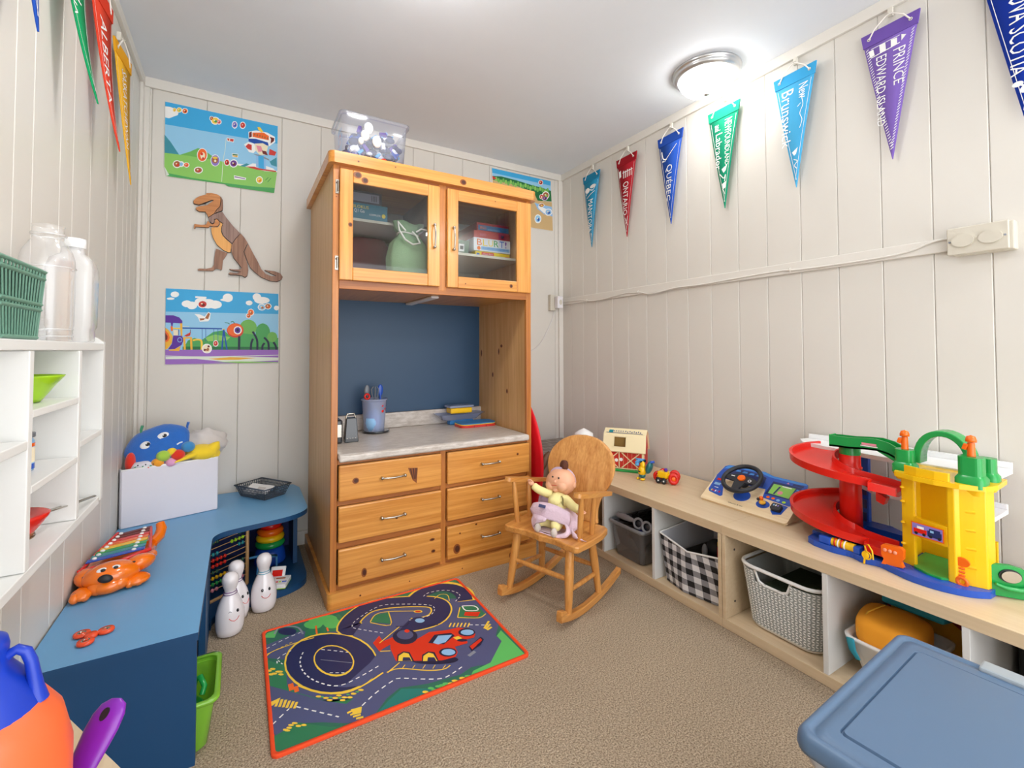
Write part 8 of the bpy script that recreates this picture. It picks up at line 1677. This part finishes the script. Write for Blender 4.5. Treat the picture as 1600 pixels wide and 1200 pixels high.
q.flat(rc(0,.074,.004,.042),sfr,.003,'pl_orange'); q.flat(rc(.003,.071,.007,.039),sfr,.0034,'print_purplel'); q.flat(rc(.006,.036,.014,.026),sfr,.0038,'pl_red'); q.flat(rc(.014,.030,.026,.033),sfr,.0038,'ink_white'); q.flat(rc(.038,.069,.012,.028),sfr,.0038,'dash_navy'); q.flat(rc(.042,.066,.028,.034),sfr,.0038,'dash_navy'); q.flat(rc(.044,.052,.024,.030),sfr,.0042,'print_lblue'); 
for u in (.012,.030,.045,.064): q.flat(circ(u,.013,.004,.004,10),sfr,.0043,'ink_black')
gp(q,'car_sticker')
gprism([(1.645,.555),(1.625,.52),(1.622,.49),(1.632,.478),(1.78,.43),(1.785,.575),(1.69,.572)],.3825,.388,gg,'green_turntable',.001)
for k,z in enumerate((.430,.478,.526,.574)):
    q=MB(); q.tube([(1.648,.458,z),(1.648,.443,z-.0015),(1.653,.428,z)],.0048,gy,8); gp(q,'ladder_rung')
for k,z in enumerate((.44,.50,.56,.60)):
    q=MB(); q.ell((1.657,.582,z),(.006,.006,.004),gy,n=10,m=6); gp(q,'rivet')
# green turrets
def turret(y,x,hw,z0,z1,sk=.016):
    q=MB(); q.prism(rrect(hw*2.0,hw*2.0,.012,4,x,y),FZ(0),z0+.030,z1,gg); a=gp(q,'turret',bevel=.003)
    q=MB(); ring_loft(q,[[(x+a_,y+b_,z) for a_,b_ in rrect(w*2,w*2,.014,4)] for z,w in ((z0,hw+.006),(z0+.022,hw+.006),(z0+.031,hw+.0005))],gg); gp(q,'turret_skirt')
    q=MB(); ring_loft(q,[[(x+a_,y+b_,z) for a_,b_ in rrect(w*2,w*2,.014,4)] for z,w in ((z0-.020,hw-.002),(z0-.002,hw+.005))],gy); gp(q,'turret_corbel')
turret(.585,1.690,.021,.638,.705); turret(.437,1.672,.024,.636,.715); turret(.425,1.745,.018,.636,.705)
for (x,y,z) in ((1.690,.585,.7055),(1.672,.437,.7155)):
    f=thing('peg_figure','tmp','toy figure',(x,y,z)); q=MB(); q.cyl((x,y,z),(x,y,z+.036),.0088,.0075,go,14); q.build('body',f); q=MB(); q.lathe([(.0001,.036),(.0115,.038),(.0115,.044),(.009,.052),(.0001,.056)],(x,y,z),go,16); q.build('cap',f); q=MB(); q.cbox((x-.002,y+.011,z+.024),(.012,.010,.016),go,(.3,0,0)); q.build('arm',f,bevel=.002)
    f['label']='orange peg figure on the left green turret of the toy garage' if y>.5 else 'orange peg figure on the right green turret of the toy garage'; f['group']='orange peg figures on the garage'
# arch
q=MB(); rings=[]
for i in range(19):
    a=math.pi*i/18; cy_=.507; ry=.068-.002; cz=.668; rz_=.100; w=.016
    y=cy_+ry*math.cos(a); z=cz+rz_*math.sin(a)**.8; yi=cy_+(ry-.017)*math.cos(a); zi=cz+(rz_-.016)*math.sin(a)**.8
    rings.append([(1.705,y,z),(1.760,y,z),(1.760,yi,zi),(1.705,yi,zi)])
ring_loft(q,rings,gg,smooth=False); gp(q,'carry_arch',bevel=.003)
# bridge from the ramp top to the left turret
q=MB(); pts=[(.800,.709),(.78,.7105),(.74,.7115),(.70,.716),(.665,.718),(.635,.712),(.612,.700),(.602,.690)]
for x_ in (1.715,1.758):
    rings=[[(x_,y,z),(x_+.005,y,z),(x_+.005,y,z-.036-(.01 if y<.64 else 0)),(x_,y,z-.036-(.01 if y<.64 else 0))] for y,z in pts]; ring_loft(q,rings,gg,smooth=False)
ring_loft(q,[[(1.715,y,z-.030),(1.763,y,z-.030),(1.763,y,z-.036),(1.715,y,z-.036)] for y,z in pts],gg,smooth=False); gp(q,'bridge_track')
q=MB(); q.box(1.72,1.76,.7975,.803,.672,.712,gg); gp(q,'bridge_end',bevel=.002)
q=MB(); sf=((1.7145,0,0),(0,1,0),(0,0,1),(-1,0,0)); q.flat(rc(.665,.705,.695,.702),sf,.0006,'print_pinkm'); q.flat(rc(.662,.708,.691,.694),sf,.0008,'ink_white'); gp(q,'bridge_sticker')
cxr,cyr=1.768,.762
q=MB(); q.lathe([(.030,.648),(.030,.674)],(cxr,cyr,0),gg,24); gp(q,'green_column_cap')
q=MB(); q.lathe([(.0001,.3925),(.033,.393),(.031,.54),(.030,.600),(.034,.602),(.034,.608),(.030,.610),(.030,.6475)],(cxr,cyr,0),gr,28); gp(q,'spiral_column')
def ramp(a0,a1,z0,z1,name,tail):
    rin,rout=.048,.158; sec=[]; N=30
    def cross(p_in,p_out,z):
        pi,po=Vector(p_in),Vector(p_out); d=(po-pi).normalized()
        P3=lambda r,h:(pi.x+d.x*r,pi.y+d.y*r,z+h)
        W=(po-pi).length
        return [P3(-.006,.020),P3(0,.020),P3(.003,.002),P3(W-.006,.002),P3(W-.004,.018),P3(W+.006,.018),P3(W+.004,-.006),P3(W*.6,-.014),P3(0,-.014),P3(-.006,0)]
    rings=[]
    for i in range(N+1):
        a=R_(a0+(a1-a0)*i/N); z=z0+(z1-z0)*i/N; e=1.0
        ci=(cxr-rin*math.sin(a),cyr+rin*math.cos(a)); co=(cxr-rout*.98*math.sin(a),cyr+rout*1.10*math.cos(a)); rings.append(cross(ci,co,z))
    for (pi,po,z) in tail: rings.append(cross(pi,po,z))
    q=MB(); ring_loft(q,rings,gr); o=gp(q,name); m_=o.modifiers.new('es','EDGE_SPLIT'); m_.split_angle=R_(40)
    return o
ramp(-38,128,.640,.590,'upper_ramp',[((1.735,.690),(1.625,.655),.584),((1.745,.640),(1.650,.615),.577),((1.745,.610),(1.665,.600),.572)])
ramp(-75,125,.478,.412,'lower_ramp',[((1.72,.700),(1.620,.665),.404),((1.72,.655),(1.622,.635),.400),((1.72,.615),(1.628,.608),.398)])
q=MB(); q.add([(1.70,.665,.560),(1.70,.638,.545),(1.70,.645,.522),(1.70,.665,.530),(1.73,.665,.560),(1.73,.638,.545),(1.73,.645,.522),(1.73,.665,.530)],[(0,1,2,3),(7,6,5,4),(0,4,5,1),(1,5,6,2),(2,6,7,3),(3,7,4,0)],gr); gp(q,'ramp_bracket',bevel=.002)
# blue posts and white decks
for (y0,y1,z0,z1) in ((.757,.786,.383,.622),(.460,.468,.383,.62)):
    q=MB(); q.box(1.885,1.905,y0,y1,z0,z1,gb_); gp(q,'blue_post',bevel=.002)
    if y1-y0>.02:
        q=MB(); [q.box(1.8835,1.8848,y0+.006,y1-.006,.40+k*.045,.43+k*.045,'dash_navy') for k in range(4)]; o=gp(q,'post_recesses'); o['kind']='stuff'
q=MB(); q.prism([(1.86,.80),(1.905,.756),(1.905,.70),(1.84,.60),(1.84,.82)],FZ(0),.3825,.40,gb_); gp(q,'post_foot',bevel=.003)
gprism([(1.80,.42),(1.945,.42),(1.948,.60),(1.948,.90),(1.935,.975),(1.89,.985),(1.84,.95),(1.815,.86),(1.80,.70)],.636,.650,'pl_white','upper_deck')
gprism([(1.938,.42),(1.946,.42),(1.946,.90),(1.934,.975),(1.926,.972),(1.938,.90)],.6505,.668,'pl_white','deck_rail')
gprism([(1.802,.43),(1.94,.43),(1.945,.60),(1.94,.78),(1.88,.80),(1.82,.72),(1.802,.60)],.518,.530,'pl_white','middle_deck')
gprism([(1.932,.43),(1.940,.43),(1.940,.78),(1.932,.78)],.5305,.545,'pl_white','deck_rail')
# details on the base
q=MB(); q.cyl((1.622,.752,.392),(1.622,.690,.392),.0125,.0125,gy,18); rl=gp(q,'roller')
for k in range(4): q=MB(); q.torus((1.622,.742-.009*k,.392),.0126,.0022,gr if k%2==0 else 'pl_white',(0,1,0),18,6); q.build('roller_stripe',rl)
q=MB(); q.box(1.605,1.64,.752,.785,.3825,.405,gb_); gp(q,'roller_bracket',bevel=.003); q=MB(); q.box(1.605,1.64,.672,.689,.3825,.402,gb_); gp(q,'roller_bracket',bevel=.003)
q=MB(); q.prism([(.566,.378),(.618,.372),(.612,.388),(.618,.398),(.618,.424),(.612,.430),(.572,.433),(.565,.426),(.566,.402),(.572,.392)],((1.607,0,.007),(0,1,0),(0,0,1),(-1,0,0)),-.014,0,go); pu=gp(q,'fuel_pump',bevel=.003)
for k in range(3): q=MB(); q.ell((1.605,.608-k*.012,.422),(.003,.005,.005),mat('pump_peach','F59A78',rough=.4),n=10,m=6); q.build('dial',pu)
q=MB(); q.tube([(1.597,.646,.39),(1.597,.655,.42),(1.597,.645,.425),(1.597,.636,.41),(1.597,.634,.386)],.0022,gy,6); q.ell((1.597,.652,.392),(.003,.009,.010),gy); q.tube([(1.597,.655,.384),(1.597,.657,.366)],.0028,gy,6); q.torus((1.597,.650,.392),.011,.0022,gy,(1,0,0),16,6); gp(q,'yellow_hook')
q=MB(); q.prism(circ(.452,.441,.016,.012,20),((1.640,0,0),(0,1,0),(0,0,1),(-1,0,0)),0,.006,go); 
for z in (.424,.415,.406): q.tube([(1.636,.446,z),(1.636,.458,z)],.0028,go,6)
q.torus((1.634,.452,.391),.010,.0045,go,(1,0,0),20,8); gp(q,'fuel_hose')
gc=Vector((1.700,.374,.3655)); gu=Vector((.45,-.9,0)).normalized()
gu=Vector((.62,-.78,0)).normalized(); gn=Vector((-gu.y,gu.x,0)); gn=gn if gn.x<0 else -gn
F3=(tuple(gc-gu*.045),tuple(gu),(0,0,1),tuple(gn))
q=MB(); q.prism([(0,.012),(.010,.002),(.070,-.0008),(.078,.004),(.078,.064),(.070,.074),(.045,.080),(.006,.079),(0,.072)],F3,-.014,0,gg); gn_=gp(q,'bell_panel',bevel=.004)
q=MB(); q.prism(circ(.040,.055,.0225,.017,28),F3,.0005,.003,'ink_black'); q.build('bell_rim',gn_)
q=MB(); q.prism(circ(.040,.055,.0195,.0145,28),F3,.003,.0075,'nickel'); q.build('bell',gn_,bevel=.003)
q=MB(); q.tube([tuple(gc-gu*.045+gu*a+Vector((0,0,b))+gn*.008) for a,b in ((.008,.034),(.03,.026),(.055,.024),(.078,.030),(.088,.038))],[.004,.006,.007,.006,.004],gg,8); q.build('bell_lever',gn_)

# ================= BINS IN THE LOW BENCH =================
zs_=.0355
glassy('smoky_clear','A8A8AC',dens=.05,rough=.12,diff=.30); mat('grey_rim','8E9298',rough=.3)
t=thing('smoky_clear_bin','clear plastic bin full of dark gear in the low bench behind the chair','storage bin',(1.7,1.57,zs_))
rr=lambda a,b,z,r=.02:[(1.715+x,1.572+y,z) for x,y in rrect(a,b,r,4)]
q=MB(); ring_loft(q,[rr(.33,.17,zs_+.001),rr(.335,.175,zs_+.006),rr(.365,.2,.185)],'smoky_clear',caps=(True,False)); q.build('tub',t)
q=MB(); ring_loft(q,[rr(.362,.2,.180),rr(.378,.216,.180),rr(.380,.218,.194),rr(.366,.204,.195)],'grey_rim',caps=(False,False)); q.build('rim',t)
t=thing('ski_goggles','grey and black goggles and cables piled in the smoky clear bin','goggles',(1.62,1.55,.2))
mat('goggle_grey','8C8E94',rough=.35); mat('cable_black','141518',rough=.6)
for y in (1.515,1.465):
    q=MB(); q.torus((1.555,y,.215),.021,.0055,'goggle_grey',(-1,-.3,.3),22,8); q.build('eye_rim',t)
    q=MB(); q.lathe([(.0001,0),(.017,0),(.017,.002),(.0001,.0025)],(1.560,y,.213),'rubber_black',18,axis=(-1,-.3,.3)); q.build('lens',t)
q=MB(); q.tube([(1.556,1.54,.218),(1.55,1.59,.222),(1.548,1.64,.218)],[.006,.010,.008],'goggle_grey',8,flat=1.6); q.build('strap',t); q=MB(); q.tube([(1.57,1.44,.22),(1.60,1.41,.222)],.007,'goggle_grey',8); q.build('strap',t)
random.seed(5); q=MB()
for k in range(9):
    p=[(1.56+random.random()*.28,1.49+random.random()*.16,.16+random.random()*.05) for _ in range(6)]; q.tube(p,.006,'cable_black',6)
q.ell((1.71,1.57,.14),(.15,.085,.055),'cable_black',n=20,m=10); q.cbox((1.57,1.50,.185),(.03,.03,.022),'dash_navy',(0,.4,.2)); o=q.build('cable_heap',t); o['kind']='stuff'
t=thing('yellow_plane_toy','wood and yellow toy track piece standing behind the smoky bin','toy',(1.85,1.55,.2))
q=MB(); q.box(1.900,1.925,1.42,1.66,.0355,.290,'pl_tan'); q.build('panel',t); q=MB(); q.prism([(1.43,.270),(1.65,.280),(1.66,.300),(1.42,.292)],FR(1.899),0,.006,'print_gold'); q.build('yellow_strip',t); q=MB(); q.prism([(1.43,.200),(1.65,.200),(1.65,.262),(1.43,.262)],FR(1.899),0,.003,'cable_black'); q.build('dark_panel',t)
# gingham bin
def gingham():
    m,nt,b=new_mat('gingham'); L=nt.links; tc=nt.nodes.new('ShaderNodeTexCoord'); sp=nt.nodes.new('ShaderNodeSeparateXYZ'); L.new(tc.outputs['Object'],sp.inputs[0])
    def stripe(src,add=None):
        a=nt.nodes.new('ShaderNodeMath'); a.operation='MULTIPLY'; a.inputs[1].default_value=1/.046
        if add is not None:
            s=nt.nodes.new('ShaderNodeMath'); s.operation='ADD'; L.new(src,s.inputs[0]); L.new(add,s.inputs[1]); L.new(s.outputs[0],a.inputs[0])
        else: L.new(src,a.inputs[0])
        f=nt.nodes.new('ShaderNodeMath'); f.operation='FRACT'; L.new(a.outputs[0],f.inputs[0]); g=nt.nodes.new('ShaderNodeMath'); g.operation='GREATER_THAN'; g.inputs[1].default_value=.5; L.new(f.outputs[0],g.inputs[0]); return g
    s1=stripe(sp.outputs[1],sp.outputs[0]); s2=stripe(sp.outputs[2])
    ad=nt.nodes.new('ShaderNodeMath'); ad.operation='ADD'; L.new(s1.outputs[0],ad.inputs[0]); L.new(s2.outputs[0],ad.inputs[1])
    hf=nt.nodes.new('ShaderNodeMath'); hf.operation='MULTIPLY'; hf.inputs[1].default_value=.5; L.new(ad.outputs[0],hf.inputs[0])
    cr=nt.nodes.new('ShaderNodeValToRGB'); cr.color_ramp.interpolation='CONSTANT'; e=cr.color_ramp.elements; e[0].color=rgb('E4E4E8'); e[0].position=0; e[1].color=rgb('8E8E94'); e[1].position=.25; n=e.new(.75); n.color=rgb('1A1A1E')
    L.new(hf.outputs[0],cr.inputs[0]); L.new(cr.outputs[0],b.inputs['Base Color']); b.inputs['Roughness'].default_value=.85; MATS['gingham']=m
gingham(); mat('gingham_lining','C9CBD2',rough=.85,bump=.2,bscale=40)
t=thing('gingham_fabric_bin','black and white gingham fabric bin in the second opening of the low bench','storage bin',(1.7,1.23,zs_))
pts_b=[(1.528,1.250),(1.550,1.350),(1.86,1.345),(1.86,1.10),(1.560,1.095)]; pts_t=[(1.522,1.225),(1.530,1.368),(1.87,1.365),(1.87,1.085),(1.535,1.088)]
tz=[.205,.232,.262,.262,.226]
q=MB(); k_=.006
for i in range(5):
    j=(i+1)%5; a=Vector(pts_b[i]+(zs_+.001,)); b=Vector(pts_b[j]+(zs_+.001,)); c=Vector(pts_t[j]+(tz[j],)); d=Vector(pts_t[i]+(tz[i],)); cen=Vector((1.7,1.225,0))
    inn=lambda v:v+((cen-Vector((v.x,v.y,0))).normalized()*k_)
    q.add([a,b,c,d],[(0,1,2),(0,2,3)],'gingham'); q.add([inn(a),inn(b),inn(c),inn(d)],[(2,1,0),(3,2,0)],'gingham_lining'); q.add([d,c,inn(c),inn(d)],[(0,1,2,3)],'gingham_lining')
q.add([p+(zs_+.0008,) for p in pts_b],[tuple(range(5))],'gingham_lining'); q.build('fabric',t)
q=MB(); 
for i in range(5):
    j=(i+1)%5; q.tube([pts_t[i]+(tz[i],),pts_t[j]+(tz[j],)],.0035,'print_white',6)
q.build('hem',t)
t=thing('toy_castle_block','red and yellow castle-shaped toy block in the gingham bin','toy',(1.6,1.13,.15))
q=MB(); q.box(1.60,1.66,1.095,1.150,.10,.235,mat('castle_red','A81E22',rough=.4)); q.build('block',t,bevel=.003)
for y in (1.103,1.122,1.142): q=MB(); q.box(1.60,1.66,y-.006,y+.006,.2355,.255,'pl_yellow'); q.build('battlement',t,bevel=.002)
q=MB(); q.cyl((1.5995,1.118,.195),(1.598,1.118,.195),.014,.014,'pl_yellow',16); q.build('yellow_wheel',t)
t=thing('black_toy_hat','black rounded toy piece beside the castle block in the gingham bin','toy',(1.63,1.19,.15))
q=MB(); q.ell((1.66,1.195,.195),(.035,.040,.040),'cable_black',n=18,m=12); q.build('dome',t); q=MB(); q.ell((1.615,1.215,.190),(.010,.012,.030),'goggle_grey',n=12,m=8); q.build('grey_clip',t); q=MB(); q.cbox((1.70,1.22,.15),(.22,.18,.04),'cable_black'); o=q.build('underlayer',t,bevel=.01)
t=thing('wood_tile','small wooden block below the castle block in the gingham bin','toy block',(1.58,1.12,.1))
q=MB(); q.box(1.565,1.598,1.100,1.165,.170,.188,'ply'); q.build('block',t,bevel=.002)
# white woven basket
mat('basket_white','F2F2F0',rough=.45); mat('basket_hole_shade','B4BAB8',rough=.6); mat('faux_grass','2A3A26',rough=.95,bump=.8,bscale=150,var=.3,vscale=60)
t=thing('white_knit_basket','white knit-textured plastic basket with handle slot in the low bench','basket',(1.7,.885,zs_))
bc2=(1.700,.885)
def rbk(z):
    f=(z-zs_)/.215; return (.275+.055*f, .225+.048*f, .045+.01*f)
def rimz(x,y):  # front handle dip none; slot cut below
    return 0
NR=84
def kring(z,off=0):
    a,b,r=rbk(z); p=rrect(a+2*off,b+2*off,r,6); 
    # resample evenly
    P_=[Vector(v) for v in p]; L=[0]
    for i in range(len(P_)): L.append(L[-1]+(P_[(i+1)%len(P_)]-P_[i]).length)
    out=[]
    for k in range(NR):
        s=L[-1]*k/NR
        for i in range(len(P_)):
            if s<=L[i+1]+1e-9:
                v=P_[i].lerp(P_[(i+1)%len(P_)],(s-L[i])/(L[i+1]-L[i]+1e-9)); out.append((bc2[0]+v.x,bc2[1]+v.y,z)); break
    return out
top_z=.248
# slot: on the front (-x) side between y .83 and .945 near the rim
rows=22; q=MB(); zz=[zs_+.012+(top_z-.012-zs_-.012)*i/rows for i in range(rows+1)]
def in_slot(p,z): return p[0]<1.60 and .845<p[1]<.955 and z>.192+.012*abs(p[1]-.90)/.05 and z<.232
q2=MB(); ks=[kring(z,.001) for z in zz]
for i in range(rows):
    for k in range(NR):
        a=ks[i][k]; b=ks[i+1][(k+1)%NR] ; c=ks[i][(k+1)%NR]; d=ks[i+1][k]
        m1=((a[0]+b[0])/2,(a[1]+b[1])/2,(a[2]+b[2])/2)
        if in_slot(m1,m1[2]): continue
        q.add([a,c,b,d],[(0,1,2,3)],'basket_hole_shade')  # wall coloured darker to stand for shade in the knit holes
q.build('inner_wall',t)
q=MB(); vis=[]
for i in range(rows):
    for k in range(NR):
        a=Vector(ks[i][k]); b=Vector(ks[i+1][(k+1)%NR]); m1=(a+b)/2
        if m1.x>1.72 or (m1.y>1.0 and m1.x>1.6) : continue
        if in_slot(m1,m1.z): continue
        o_=(m1-Vector((bc2[0],bc2[1],m1.z))).normalized()*.0022
        a2=a+o_; b2=b+o_; mm=m1+o_*2.1; c=Vector(ks[i][(k+1)%NR])+o_*.2; d=Vector(ks[i+1][k])+o_*.2
        if i%2: # slanted knit loops alternate
            a2,b2=Vector(ks[i][(k+1)%NR])+o_,Vector(ks[i+1][k])+o_; c,d=Vector(ks[i][k])+o_*.2,Vector(ks[i+1][(k+1)%NR])+o_*.2
        q.add([tuple(a2.lerp(b2,.08)),tuple(mm.lerp(c,.42)),tuple(b2.lerp(a2,.08)),tuple(mm.lerp(d,.42)),tuple(mm)],[(0,1,4),(1,2,4),(2,3,4),(3,0,4)],'basket_white')
o=q.build('knit_wall',t); o['kind']='stuff'
q=MB(); ring_loft(q,[kring(zs_+.001,-.006),kring(zs_+.004,.001),kring(zs_+.013,.004)],'basket_white',caps=(True,False)); q.build('base',t)
q=MB(); q.tube(kring(top_z,.002),.0062,'basket_white',8,closed=True); q.build('rim',t)
q=MB(); q.tube([(1.540,.960,.238),(1.5425,.948,.205),(1.5435,.930,.197),(1.5435,.87,.197),(1.5425,.852,.205),(1.540,.840,.238)],.0045,'basket_white',8); q.build('handle_slot_edge',t)
t=thing('faux_grass_mat','dark green artificial grass piece inside the white basket','grass mat',(1.68,.84,.1))
q=MB(); q.cbox((1.69,.86,.165),(.24,.18,.04),'faux_grass',(.0,.0,0)); q.ell((1.64,.80,.19),(.07,.05,.03),'faux_grass',n=20,m=10,fn=lambda d:1+.1*math.sin(17*d.x+13*d.y)); q.build('pile',t,bevel=.01)
# white tub with orange cloth
t=thing('small_white_tub','small white plastic tub with a teal strap in the low bench','tub',(1.65,.6,zs_))
rr=lambda a,b,z,r=.03:[(1.66+x,.600+y,z) for x,y in rrect(a,b,r,4)]
q=MB(); ring_loft(q,[rr(.16,.12,zs_+.001),rr(.165,.125,zs_+.004),rr(.215,.175,.150),rr(.235,.195,.152),rr(.237,.197,.160),rr(.225,.185,.162),rr(.208,.17,.150)],'pl_white',caps=(True,False)); q.build('tub',t)
q=MB(); q.tube([(1.532,.670,.163),(1.535,.665,.13),(1.545,.655,.105)],[.011,.010,.007],mat('teal_strap','2C9AB0',rough=.8),6,flat=.25); q.build('teal_strap',t,label='teal fabric strap')
mat('orange_canvas','F2A024',rough=.85,bump=.15,bscale=60,var=.06,vscale=12)
t=thing('orange_canvas_bag','orange canvas bag with teal flap stuffed in the white tub','bag',(1.66,.6,.16))
q=MB(); q.ell((1.640,.605,.180),(.092,.086,.050),'orange_canvas',(0,0,.1),28,16,fn=lambda d:(1/(abs(d.x)**4+abs(d.y)**4+abs(d.z)**4)**.25)*.94*(1+.02*math.sin(9*d.y+4*d.x))); q.build('body',t)
q=MB(); q.tube([(1.556,.660,.18),(1.562,.655,.21),(1.60,.650,.228),(1.68,.64,.229)],.0022,'print_gold',6); q.build('seam',t)
q=MB(); q.cbox((1.76,.59,.225),(.08,.15,.030),'teal_strap',(0,.2,0)); q.build('teal_flap',t,bevel=.008)
t=thing('red_yellow_book','large red picture book with yellow curve leaning at the back of the bench','book',(1.88,.56,zs_))
q=MB(); q.box(1.885,1.905,.424,.712,zs_+.0005,.325,mat('book_red','B0241A',rough=.4)); q.build('cover',t,bevel=.002)
q=MB(); fb=((1.8848,0,0),(0,1,0),(0,0,1),(-1,0,0)); q.flat([(.70,.04),(.70,.32),(.69,.32),(.66,.28),(.61,.22),(.56,.17),(.52,.145),(.50,.13),(.50,.04)],fb,.0005,'print_gold'); q.flat([(.63,.32),(.59,.27),(.53,.25),(.46,.24),(.43,.26),(.43,.32)],fb,.0005,'print_slate'); q.flat([(.59,.30),(.55,.27),(.50,.265),(.45,.27),(.45,.30)],fb,.0008,'print_sand'); q.build('cover_print',t)
t=thing('wooden_easel_toy','grey weathered wooden A-shaped stand in the last bench opening','toy stand',(1.66,.26,zs_))
wood('grey_wood','8A7E70','5E5448','Z',rough=.7)
for a,b in (((1.60,.345,zs_+.004),(1.62,.285,.30)),((1.60,.225,zs_+.004),(1.62,.280,.30)),((1.72,.28,zs_+.004),(1.63,.282,.30))):
    q=MB(); q.tube([a,b],.008,'grey_wood',6); q.build('strut',t)
q=MB(); q.tube([(1.607,.325,.12),(1.607,.245,.12)],.006,'grey_wood',6); q.build('crossbar',t)
t=thing('black_speaker_box','dark square box standing behind the wooden stand in the bench','box',(1.85,.25,zs_))
q=MB(); q.box(1.80,1.93,.13,.39,zs_+.0005,.30,'cable_black'); q.build('body',t,bevel=.006)
# ================= BIG STORAGE TOTE =================
mat('lid_blue','56708E',rough=.38,bump=.03,bscale=30); mat('tote_grey','B8BAC0',rough=.4); mat('latch_grey','9AA4AC',rough=.4)
glassy('tote_clear','C4C8CE',dens=.05,rough=.2,diff=.6)
t=thing('large_storage_tote','large clear storage tote with dusty blue lid in the lower right foreground','storage tote',(1.0,.24,0),rz=R_(3))
# local frame: origin centre of lid
LX,LY=.462,.37
tc_=Vector((.762,.420,0)); 
def tl(mb,name,parent=None,**k): return mb.build(name,parent or t,world=False,**k)
ct=Matrix.Rotation(R_(3),3,'Z')@Vector((LX/2,-LY/2,0)); t.location=(tc_.x+ct.x,tc_.y+ct.y,0)
R4=lambda a,b,z,r=.03,n=6:[(x,y,z) for x,y in rrect(a,b,r,n)]
q=MB(); ring_loft(q,[R4(LX-.12,LY-.12,.002),R4(LX-.11,LY-.11,.008),R4(LX-.05,LY-.05,.362)],'tote_clear',caps=(True,False)); tl(q,'tub')
q=MB(); ring_loft(q,[R4(LX-.048,LY-.048,.345),R4(LX-.022,LY-.022,.350),R4(LX-.018,LY-.018,.366),R4(LX-.04,LY-.04,.368)],'tote_grey',caps=(False,False)); tl(q,'tub_rim')
q=MB(); ring_loft(q,[R4(LX-.03,LY-.03,.3685,.02),R4(LX-.004,LY-.004,.369,.024),R4(LX,LY,.376,.026),R4(LX-.004,LY-.004,.390,.024),R4(LX-.014,LY-.014,.397,.022),R4(LX-.030,LY-.030,.3985,.018),R4(LX-.038,LY-.038,.393,.016),R4(LX-.044,LY-.044,.393,.016),R4(LX-.050,LY-.050,.397,.014),R4(LX-.072,LY-.072,.397,.012)],'lid_blue',caps=(True,False))
tl(q,'lid_rim')
q=MB(); ring_loft(q,[R4(LX-.072,LY-.072,.397,.012),R4(LX-.104,LY-.092,.397,.010),R4(LX-.107,LY-.095,.3935,.009),R4(LX-.110,LY-.098,.3935,.009),R4(LX-.114,LY-.102,.3985,.008)],'lid_blue',caps=(False,True)); o=tl(q,'lid_panel'); m_=o.modifiers.new('es','EDGE_SPLIT'); m_.split_angle=R_(30)
q=MB(); q.box(LX/2-.030,LX/2+.006,-.06,.055,.350,.404,'latch_grey'); tl(q,'latch',bevel=.004)
q=MB(); q.box(-.15,.15,-.11,.11,.012,.30,'pl_blue'); o=q.build('blue_cloth_bundle',None,world=True,bevel=.04,seg=4); tag(o,'blue fabric bundle seen through the clear large tote','cloth'); o.location=(t.location.x,t.location.y,0); o.rotation_euler=(0,0,R_(3))
